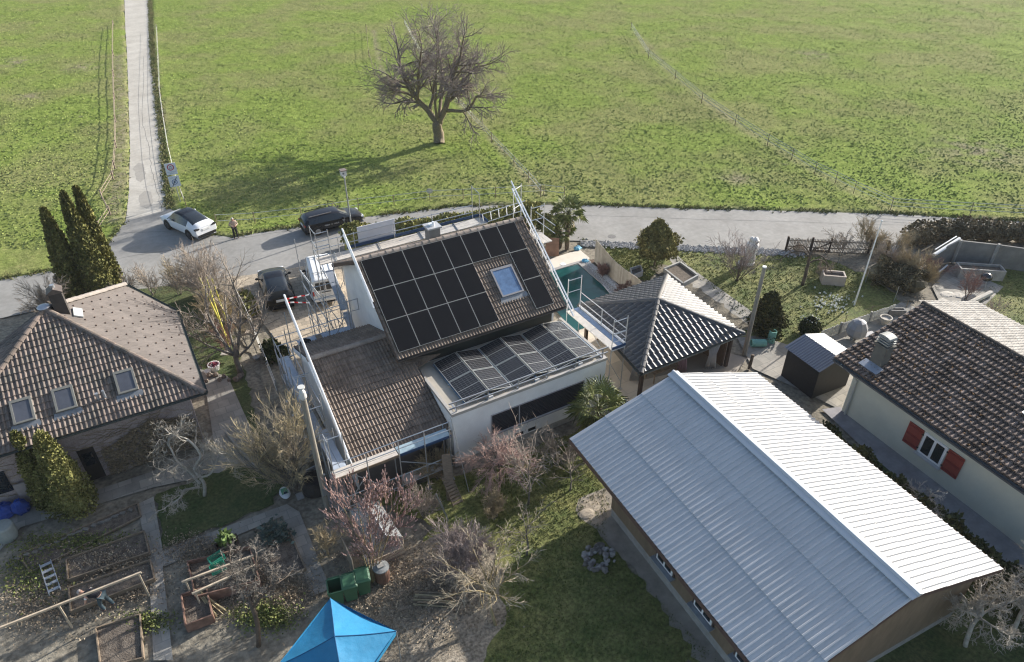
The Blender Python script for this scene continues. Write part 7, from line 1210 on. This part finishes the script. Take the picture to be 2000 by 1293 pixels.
mb = MB(); p = g(18, 1050); mb.lathe(p, [(.36, 0), (.42, .3), (.42, .75), (.38, .82), (.2, .85)], 18); tag(mb.build('grey_barrel', M('grey_green_plastic', (.3, .32, .3), .6, .1, 3)), 'grey rain barrel in front of the blue tarpaulins', 'barrel')
mb = MB(); p = g(62, 985); mb.obox(p + V((0, .1, .7)), (.28, 0, 0), (0, .03, 0), (0, -.1, .7)); tag(mb.build('leaning_board', M('pinkish_board', (.38, .33, .32), .8)), 'pinkish board leaning on the house wall by the blue tarpaulin', 'board')
fp_ = thing('flower_tub', 'white tub with red heather beside the lawn path', 'planter', g(420, 722)); p = g(420, 722); mb = MB(); mb.lathe(p, [(.24, 0), (.34, .35), (.36, .4), (.3, .4), (.28, .33), (.02, .33)], 14); mb.build('tub', wht, fp_); mb = MB(); leaves(mb, [p + V((rg.gauss(0, .15), rg.gauss(0, .15), .38)) for _ in range(120)], .08, rg); mb.build('heather', M('red_heather', (.2, .04, .07), .9, isl=.3), fp_)
mb = MB(); p = g(407, 730); mb.lathe(p, [(.14, 0), (.2, .24), (.16, .24), (.02, .2)], 12); tag(mb.build('small_bowl', wht), 'small white bowl beside the heather tub', 'bowl')
mb = MB(); p = g(502, 702); mb.lathe(p, [(.14, 0), (.22, .2), (.18, .2), (.02, .16)], 12); tag(mb.build('grey_bowl', conc), 'grey bowl under the bare garden tree near the drive border', 'bowl')
mb = MB(); p = g(452, 700); mb.obox(p + V((0, 0, .4)), e1_ * .5, e2_ * .2, (0, 0, .03)); tag(mb.build('garden_bench_board', M('pale_board', (.45, .42, .38), .8)), 'pale board table under the bare garden tree', 'table')
for i in range(9): mb = MB(); p = g(405 + i * 9 + rg.uniform(-4, 4), 742 + rg.uniform(-8, 5)); mb.ball(p + V((0, 0, .08)), rg.uniform(.1, .2), n=7, k=5, jit=.2, rng=rg); tag(mb.build('border_stone', M('brownish_stone', (.2, .16, .13), .9, .3, 5)), 'brownish border stone in the row beside the heather tub', 'stone', 'border stones by the heather tub')
mb = MB(); a, b2 = g(440, 850), g(505, 925); mb.extr([a, b2, b2 + V((0, 0, .25)), a + V((0, 0, .25))], (.08, .03, 0)); tag(mb.build('kerb_board', conc), 'low concrete kerb left of the lichen tree', 'kerb')
# lower beds: frames, crates, canes
for (a, b2, z, lab) in (((-30, 1238), (276, 1118), 1.5, 'long pale batten high over the leaf beds'), ((355, 1137), (495, 1085), 1.1, 'pale upper batten over the cold frame'), ((375, 1160), (498, 1104), 1.0, 'second pale batten over the cold frame')):
    p, q_ = g(*a, z), g(*b2, z); t = thing('batten_frame', lab, 'frame', (p.x, p.y, 0)); mb = MB(); mb.bar(p, q_, .07, .09); mb.build('batten', woodl, t)
    for f in ((.45, .98) if z > 1.3 else (.05, .95)): s_ = p.lerp(q_, f); mb = MB(); mb.bar((s_.x, s_.y, 0), s_ - V((0, 0, .05)), .06, .06); mb.build('post', woodl, t)
for (px_, py_, z, ang, lab) in ((424, 1094, .7, .3, 'upper green plastic crate on the cold frame'), (427, 1112, .62, .1, 'lower green plastic crate on the cold frame')):
    p = g(px_, py_, z); t = thing('green_crate', lab, 'crate', p); d, s_ = V((cos(ang), sin(ang), 0)), V((-sin(ang), cos(ang), 0)); mb = MB()
    for q_, ax, hl in ((s_ * .19, d, .3), (s_ * -.19, d, .3), (d * .29, s_, .18), (d * -.29, s_, .18)):
        for zz in (.03, .12, .21): mb.bar(p + q_ - ax * hl + V((0, 0, zz)), p + q_ + ax * hl + V((0, 0, zz)), .02, .05)
    for k in range(5): mb.bar(p + s_ * (-.16 + k * .08) - d * .28, p + s_ * (-.16 + k * .08) + d * .28, .03, .012)
    mb.build('slats', M('green_crate_plastic', (.03, .26, .17), .5), t)
cn = thing('cane_bundle', 'loose bundle of bamboo canes leaning on the cold frame', 'canes', g(415, 1190))
for i in range(9): p = g(385 + rg.uniform(-6, 6), 1152, .55); q_ = g(425 + i * 2 + rg.uniform(-5, 5), 1198 + rg.uniform(-8, 8), .05); mb = MB(); mb.tube([p, q_], .018, 5); mb.build('cane', M('bamboo', (.38, .32, .19), .7, .15, 3), cn)
kp = thing('kale_plant', 'leafy green kale in the dark box behind the cold frame', 'plant', g(447, 1075)); mb = MB(); leaves(mb, [g(447, 1075) + V((rg.gauss(0, .12), rg.gauss(0, .12), rg.uniform(.5, 1.05))) for _ in range(150)], .16, rg, up=.2); mb.build('leaves', M('kale_leaf', (.1, .15, .04), .7, .3, 2, isl=.35), kp); mb = MB(); mb.tube([g(447, 1075), g(447, 1075) + V((0, 0, .7))], .03, 6); mb.build('stem', bk_straw, kp)
cb = thing('cabbage_row', 'grey-green brassica plants in the board framed bed', 'plant', g(540, 1050)); mb = MB(); leaves(mb, [g(540 + rg.gauss(0, 14), 1050 + rg.gauss(0, 9)) + V((0, 0, rg.uniform(.1, .5))) for _ in range(420)], .15, rg, up=.1); mb.build('leaves', M('glaucous_leaf', (.09, .12, .1), .7, .3, 2, isl=.3), cb)
def patch(name, label, cx, cy, sx, sy, n_, size, mat, cat='plant', z=.12):
    mb = MB(); leaves(mb, [g(rg.gauss(cx, sx), rg.gauss(cy, sy)) + V((0, 0, rg.uniform(.02, z))) for _ in range(n_)], size, rg, up=.4); tag(mb.build(name, mat), label, cat, kind='stuff')
weed = M('weed_green', (.1, .13, .035), .8, .3, 2, (.18, .19, .06), .5, isl=.35)
patch('bed_weeds', 'bright green weeds at the end of the lower beds', 520, 1205, 30, 14, 1800, .075, weed); patch('bed_weeds', 'green weeds along the narrow stone edged bed', 150, 1060, 55, 10, 1800, .07, weed); patch('bed_weeds', 'weeds in the lower left corner bed', 60, 1120, 40, 25, 1300, .07, weed); patch('bed_weeds', 'weeds at the path end below the leaf beds', 290, 1215, 25, 10, 900, .07, weed)
leafm = M('fallen_leaf', (.24, .185, .125), .9, .3, 3, (.36, .3, .22), .5, isl=.45)
for cx, cy, sx, sy, n_, lab in ((210, 1098, 45, 16, 2600, 'dead leaves filling the largest framed bed'), (225, 1150, 45, 16, 3000, 'dead leaves around the bending gardener'), (800, 1150, 70, 45, 7000, 'dead leaves under the catkin shrub'), (380, 1075, 35, 15, 2600, 'dead leaves beside the cross path'), (480, 1140, 60, 35, 4500, 'dead leaves around the cold frames'), (100, 1180, 60, 30, 3500, 'dead leaves and dry stalks in the lower left corner'), (560, 1150, 30, 20, 2600, 'dead leaves beside the slab path end')): patch('dead_leaves', lab, cx, cy, sx, sy, n_, .055, leafm, 'leaves', .06 if cy != 1098 else .22)
rows = thing('bed_edge_stones', 'row of small stone blocks edging the narrow weedy bed', 'edging', g(150, 1050))
for i in range(16): p = g(38 + i * 14.5, 1093 - i * 6.3); mb = MB(); mb.obox(p + V((rg.uniform(-.05, .05), rg.uniform(-.05, .05), .06)), e1_ * rg.uniform(.09, .14) + e2_ * rg.uniform(-.05, .05), e2_ * .07, (0, 0, rg.uniform(.05, .09))); mb.build('block', M('mossy_block', (.17, .16, .14), .9, .3, 4), rows)
for px_, py_, lab in ((828, 1080, 0), (856, 1130, 0)): pass
# pavilion furniture
tb = thing('terrace_table', 'terrace table under the near edge of the pavilion', 'table', g(1290, 735)); p = g(1290, 735); mb = MB(); mb.obox(p + V((0, 0, .74)), (.9, 0, 0), (0, .42, 0), (0, 0, .02)); mb.build('top', woodm, tb)
for sx in (-.8, .8):
    for sy in (-.35, .35): mb = MB(); mb.box(p.x + sx - .03, p.x + sx + .03, p.y + sy - .03, p.y + sy + .03, 0, .72); mb.build('leg', woodm, tb)
for px_, py_, lab, m_ in ((1240, 745, 'pale curtain tied at the near pavilion post', 'grey_curtain'), (1387, 720, 'white curtain hanging at the right pavilion opening', 'white_curtain'), (1330, 728, 'pink patterned curtain beside the pavilion opening', 'pink_curtain')):
    p = g(px_, py_); mb = MB(); n_ = 14; vs = []
    for z, w in ((0.05, .34), (1.0, .22), (2.1, .4)): vs += [p + e1_ * (w * (k / n_ - .5) * 2) + e2_ * (.06 * sin(k * 2.4)) + V((0, 0, z)) for k in range(n_ + 1)]
    mb.add(vs, [(r_ * (n_ + 1) + k, r_ * (n_ + 1) + k + 1, (r_ + 1) * (n_ + 1) + k + 1, (r_ + 1) * (n_ + 1) + k) for r_ in range(2) for k in range(n_)]); o_ = mb.build('curtain', M(m_, (.5, .5, .52) if m_ != 'pink_curtain' else (.45, .3, .34), .8, .1, 5), smooth=True); so_ = o_.modifiers.new('thick', 'SOLIDIFY'); so_.thickness = .01; tag(o_, lab, 'curtain')
# ------------------------------------------------------------------ people
def skin_mesh(name, mat, parent, pts, edges, sub=2, root=0):
    me = bpy.data.meshes.new(name); me.from_pydata([p[:3] for p in pts], edges, []); o = bpy.data.objects.new('tmp', me); COL.objects.link(o); m = o.modifiers.new('s', 'SKIN'); m.use_smooth_shade = True
    for i, p in enumerate(pts): sv_ = me.skin_vertices[0].data[i]; sv_.radius = (p[3], p[4] if len(p) > 4 else p[3]); sv_.use_root = i == root
    ss = o.modifiers.new('u', 'SUBSURF'); ss.levels = sub; ss.render_levels = sub
    dg = bpy.context.evaluated_depsgraph_get(); dg.update(); me2 = bpy.data.meshes.new_from_object(o.evaluated_get(dg)); bpy.data.objects.remove(o); me2.materials.clear(); me2.materials.append(mat); me2.name = name; no = bpy.data.objects.new(name, me2); COL.objects.link(no)
    for p in me2.polygons: p.use_smooth = True
    if parent: par(no, parent)
    return no
skinm = M('skin', (.5, .3, .22), .55, .06, 6)
def person(label, loc, rz, J, cloth, head, headdir, hair, hands):
    """J: joint dictionary in local metres (x right, y forward)"""
    t = thing('person', label, 'person', (0, 0, 0)); v = lambda n_, r, r2=None: tuple(J[n_]) + ((r,) if r2 is None else (r, r2))
    pts = [v('pel', .15, .11), v('wai', .135, .1), v('che', .16, .11), v('neb', .06), v('nec', .055), v('shl', .06), v('ell', .042), v('wrl', .03), v('shr', .06), v('elr', .042), v('wrr', .03), v('hil', .085), v('knl', .058), v('anl', .042), v('tol', .035), v('hir', .085), v('knr', .058), v('anr', .042), v('tor', .035), v('hea', .085, .095), v('top', .075, .085)]
    E_ = [(0, 1), (1, 2), (2, 3), (3, 4), (2, 5), (5, 6), (6, 7), (2, 8), (8, 9), (9, 10), (0, 11), (11, 12), (12, 13), (13, 14), (0, 15), (15, 16), (16, 17), (17, 18), (4, 19), (19, 20)]
    for side, w in (('l', 7), ('r', 10)):
        c = V(J['wr' + side]); d = V(hands[side]).normalized(); s_ = d.cross(V((0, .3, 1))).normalized(); i0 = len(pts); pts.append(tuple(c + d * .07) + (.032, .018)); E_.append((w, i0))
        for k in range(4):
            o_ = (k - 1.5) * .019; L = (.05, .065, .06, .045)[k]; a = c + d * .1 + s_ * o_; pts.append(tuple(a) + (.009,)); pts.append(tuple(a + d * L * .6 + s_.cross(d) * .012) + (.0085,)); pts.append(tuple(a + d * L + s_.cross(d) * .035) + (.008,)); n0 = len(pts); E_ += [(i0, n0 - 3), (n0 - 3, n0 - 2), (n0 - 2, n0 - 1)]
        a = c + d * .05 + s_ * -.035; pts.append(tuple(a) + (.011,)); pts.append(tuple(a + d * .035 - s_ * .02) + (.009,)); n0 = len(pts); E_ += [(i0, n0 - 2), (n0 - 2, n0 - 1)]
    body = skin_mesh('body', skinm, t, pts, E_)
    for nm, mat, jn, sub_ in cloth:
        P_ = [tuple(J[a]) + (r,) + ((r2,) if r2 else ()) for a, r, r2 in jn[0]]; skin_mesh(nm, mat, t, P_, jn[1])
    h = V(J['hea']).lerp(V(J['top']), .5); up_ = (V(J['top']) - V(J['nec'])).normalized(); fw = V(headdir).normalized(); fw = (fw - up_ * fw.dot(up_)).normalized(); rt = fw.cross(up_)
    mb = MB(); mb.ball(h - fw * .012 + up_ * .018, (.106, .106, .112), n=14, k=9); mb.v = [tuple(p) for p in mb.v]
    mb2 = MB(); cc_ = h - fw * .015 + up_ * .02; keep_ = lambda p: (V(p) - cc_).dot(fw) < .045 + .5 * max(0, (V(p) - cc_).dot(up_) - .02) and (V(p) - cc_).dot(up_) > -.06
    mb2.v = mb.v; mb2.f = [f for f in mb.f if all(keep_(mb.v[i]) for i in f)]; mb2.m = [0] * len(mb2.f); mb2.build('hair', hair, t, True)
    mb = MB(); dk = M('eye_dark', (.03, .02, .02), .3)
    for s_ in (-1, 1): mb.ball(h + fw * .088 + rt * s_ * .032 + up_ * .0, .011, n=8, k=5)
    mb.build('eyes', dk, t, True); mb = MB(); mb.extr([h + fw * .085 + up_ * .0, h + fw * .09 - rt * .016 - up_ * .04, h + fw * .09 + rt * .016 - up_ * .04], fw * .022); mb.build('nose', skinm, t); mb = MB(); mb.obox(h + fw * .09 - up_ * .062, rt * .024, up_ * .005, fw * .006); mb.build('mouth', M('lip', (.3, .12, .1), .6), t)
    for s_ in (-1, 1): mb = MB(); mb.ball(h + rt * s_ * .095 - up_ * .005, (.018, .02, .032), n=8, k=5); mb.build('ear', skinm, t, True)
    t.location = (loc[0], loc[1], .012); t.rotation_euler = (0, 0, rz); return t
beige = M('beige_jacket', (.4, .31, .25), .85, .1, 6, bump=.006); dkt = M('dark_trousers', (.018, .018, .022), .8, .15, 5); shoe = M('dark_shoe', (.02, .018, .017), .6)
J1 = dict(pel=(0, 0, .95), wai=(0, .0, 1.1), che=(0, .02, 1.32), neb=(0, .03, 1.46), nec=(0, .05, 1.52), hea=(0, .09, 1.58), top=(0, .1, 1.66), shl=(-.19, .01, 1.4), ell=(-.3, .02, 1.14), wrl=(-.12, .2, 1.1), shr=(.19, .01, 1.4), elr=(.32, -.02, 1.15), wrr=(.1, .2, 1.08), hil=(-.1, 0, .88), knl=(-.11, .03, .5), anl=(-.12, 0, .08), tol=(-.13, .16, .04), hir=(.1, 0, .88), knr=(.12, .03, .5), anr=(.14, 0, .08), tor=(.16, .16, .04))
jac = ([('pel', .175, .13), ('wai', .175, .13), ('che', .19, .14), ('neb', .085, None), ('shl', .085, None), ('ell', .07, None), ('wrl', .05, None), ('shr', .085, None), ('elr', .07, None), ('wrr', .05, None)], [(0, 1), (1, 2), (2, 3), (2, 4), (4, 5), (5, 6), (2, 7), (7, 8), (8, 9)])
tro = ([('pel', .16, .125), ('hil', .105, None), ('knl', .078, None), ('anl', .062, None), ('hir', .105, None), ('knr', .078, None), ('anr', .062, None)], [(0, 1), (1, 2), (2, 3), (0, 4), (4, 5), (5, 6)])
shs = lambda s_: ([('an' + s_, .055, None), ('to' + s_, .05, .045)], [(0, 1)])
p = g(462, 465); fc = atan2(-p.y, -p.x) - pi / 2 + .25
person('person in a beige jacket and black trousers with white hair standing at the road edge', p, fc, J1, [('jacket', beige, jac, 2), ('trousers', dkt, tro, 2), ('shoe', shoe, shs('l'), 2), ('shoe', shoe, shs('r'), 2)], None, (0, .8, -.5), M('white_hair', (.6, .58, .55), .8), dict(l=(.5, .6, .1), r=(-.5, .6, .1)))
mb = MB(); q_ = V((p.x, p.y, 1.12)) + V((cos(fc + pi / 2), sin(fc + pi / 2), 0)) * .3; mb.obox(q_, V((cos(fc), sin(fc), 0)) * .04, V((0, 0, .07)) * .5 + V((cos(fc + pi / 2), sin(fc + pi / 2), 0)) * .06, (0, 0, .006)); tag(mb.build('mobile_phone', blackm), 'small phone held by the person in the beige jacket', 'phone')
J2 = dict(pel=(0, -.22, .86), wai=(0, -.06, .96), che=(0, .2, 1.02), neb=(0, .34, 1.05), nec=(0, .4, 1.06), hea=(0, .47, 1.06), top=(0, .56, 1.09), shl=(-.19, .24, 1.0), ell=(-.27, .3, .74), wrl=(-.14, .42, .56), shr=(.19, .24, 1.0), elr=(.3, .26, .74), wrr=(.2, .42, .54), hil=(-.1, -.2, .8), knl=(-.13, -.1, .45), anl=(-.14, -.2, .08), tol=(-.15, -.04, .04), hir=(.1, -.2, .8), knr=(.13, -.3, .44), anr=(.13, -.45, .08), tor=(.14, -.3, .04))
vest = ([('pel', .165, .135), ('wai', .18, .14), ('che', .205, .155), ('neb', .1, None), ('shl', .095, None), ('shr', .095, None)], [(0, 1), (1, 2), (2, 3), (2, 4), (2, 5)]); slv = lambda s_: ([('sh' + s_, .08, None), ('mid' + s_, .065, None)], [(0, 1)])
J2['midl'] = (-.23, .27, .88); J2['midr'] = (.25, .25, .86); p = g(200, 1188)
person('gardener in a white shirt, dark vest and blue-green jeans bending over a bed', p, radians(62), J2, [('vest', M('dark_vest', (.02, .02, .026), .85, .1, 5), vest, 2), ('shirt_sleeve', wht, slv('l'), 2), ('shirt_sleeve', wht, slv('r'), 2), ('jeans', M('blue_green_denim', (.06, .09, .105), .85, .15, 6), tro, 2), ('boot', M('brown_boot', (.1, .06, .05), .7), shs('l'), 2), ('boot', MATS['brown_boot'], shs('r'), 2)], None, (0, .6, -.8), M('grey_hair', (.42, .36, .32), .8), dict(l=(.1, .5, -.8), r=(-.1, .5, -.8)))
# ------------------------------------------------------------------ the air: haze volume added to lift the dark tones
hz = bpy.data.materials.new('added_haze'); hz.use_nodes = True; hn = hz.node_tree.nodes; hn.remove(hn['Principled BSDF']); hv = hn.new('ShaderNodeVolumePrincipled'); hv.inputs['Color'].default_value = (.92, .95, 1, 1); hv.inputs['Density'].default_value = .00016; hz.node_tree.links.new(hv.outputs[0], hn['Material Output'].inputs['Volume'])
mb = MB(); mb.box(-430, 930, -290, 1080, -1.1, 31); ho = mb.build('haze', hz); ho['kind'] = 'stuff'; tag(ho, 'thin added haze over the whole scene, lifting its dark tones', 'haze', kind='stuff')
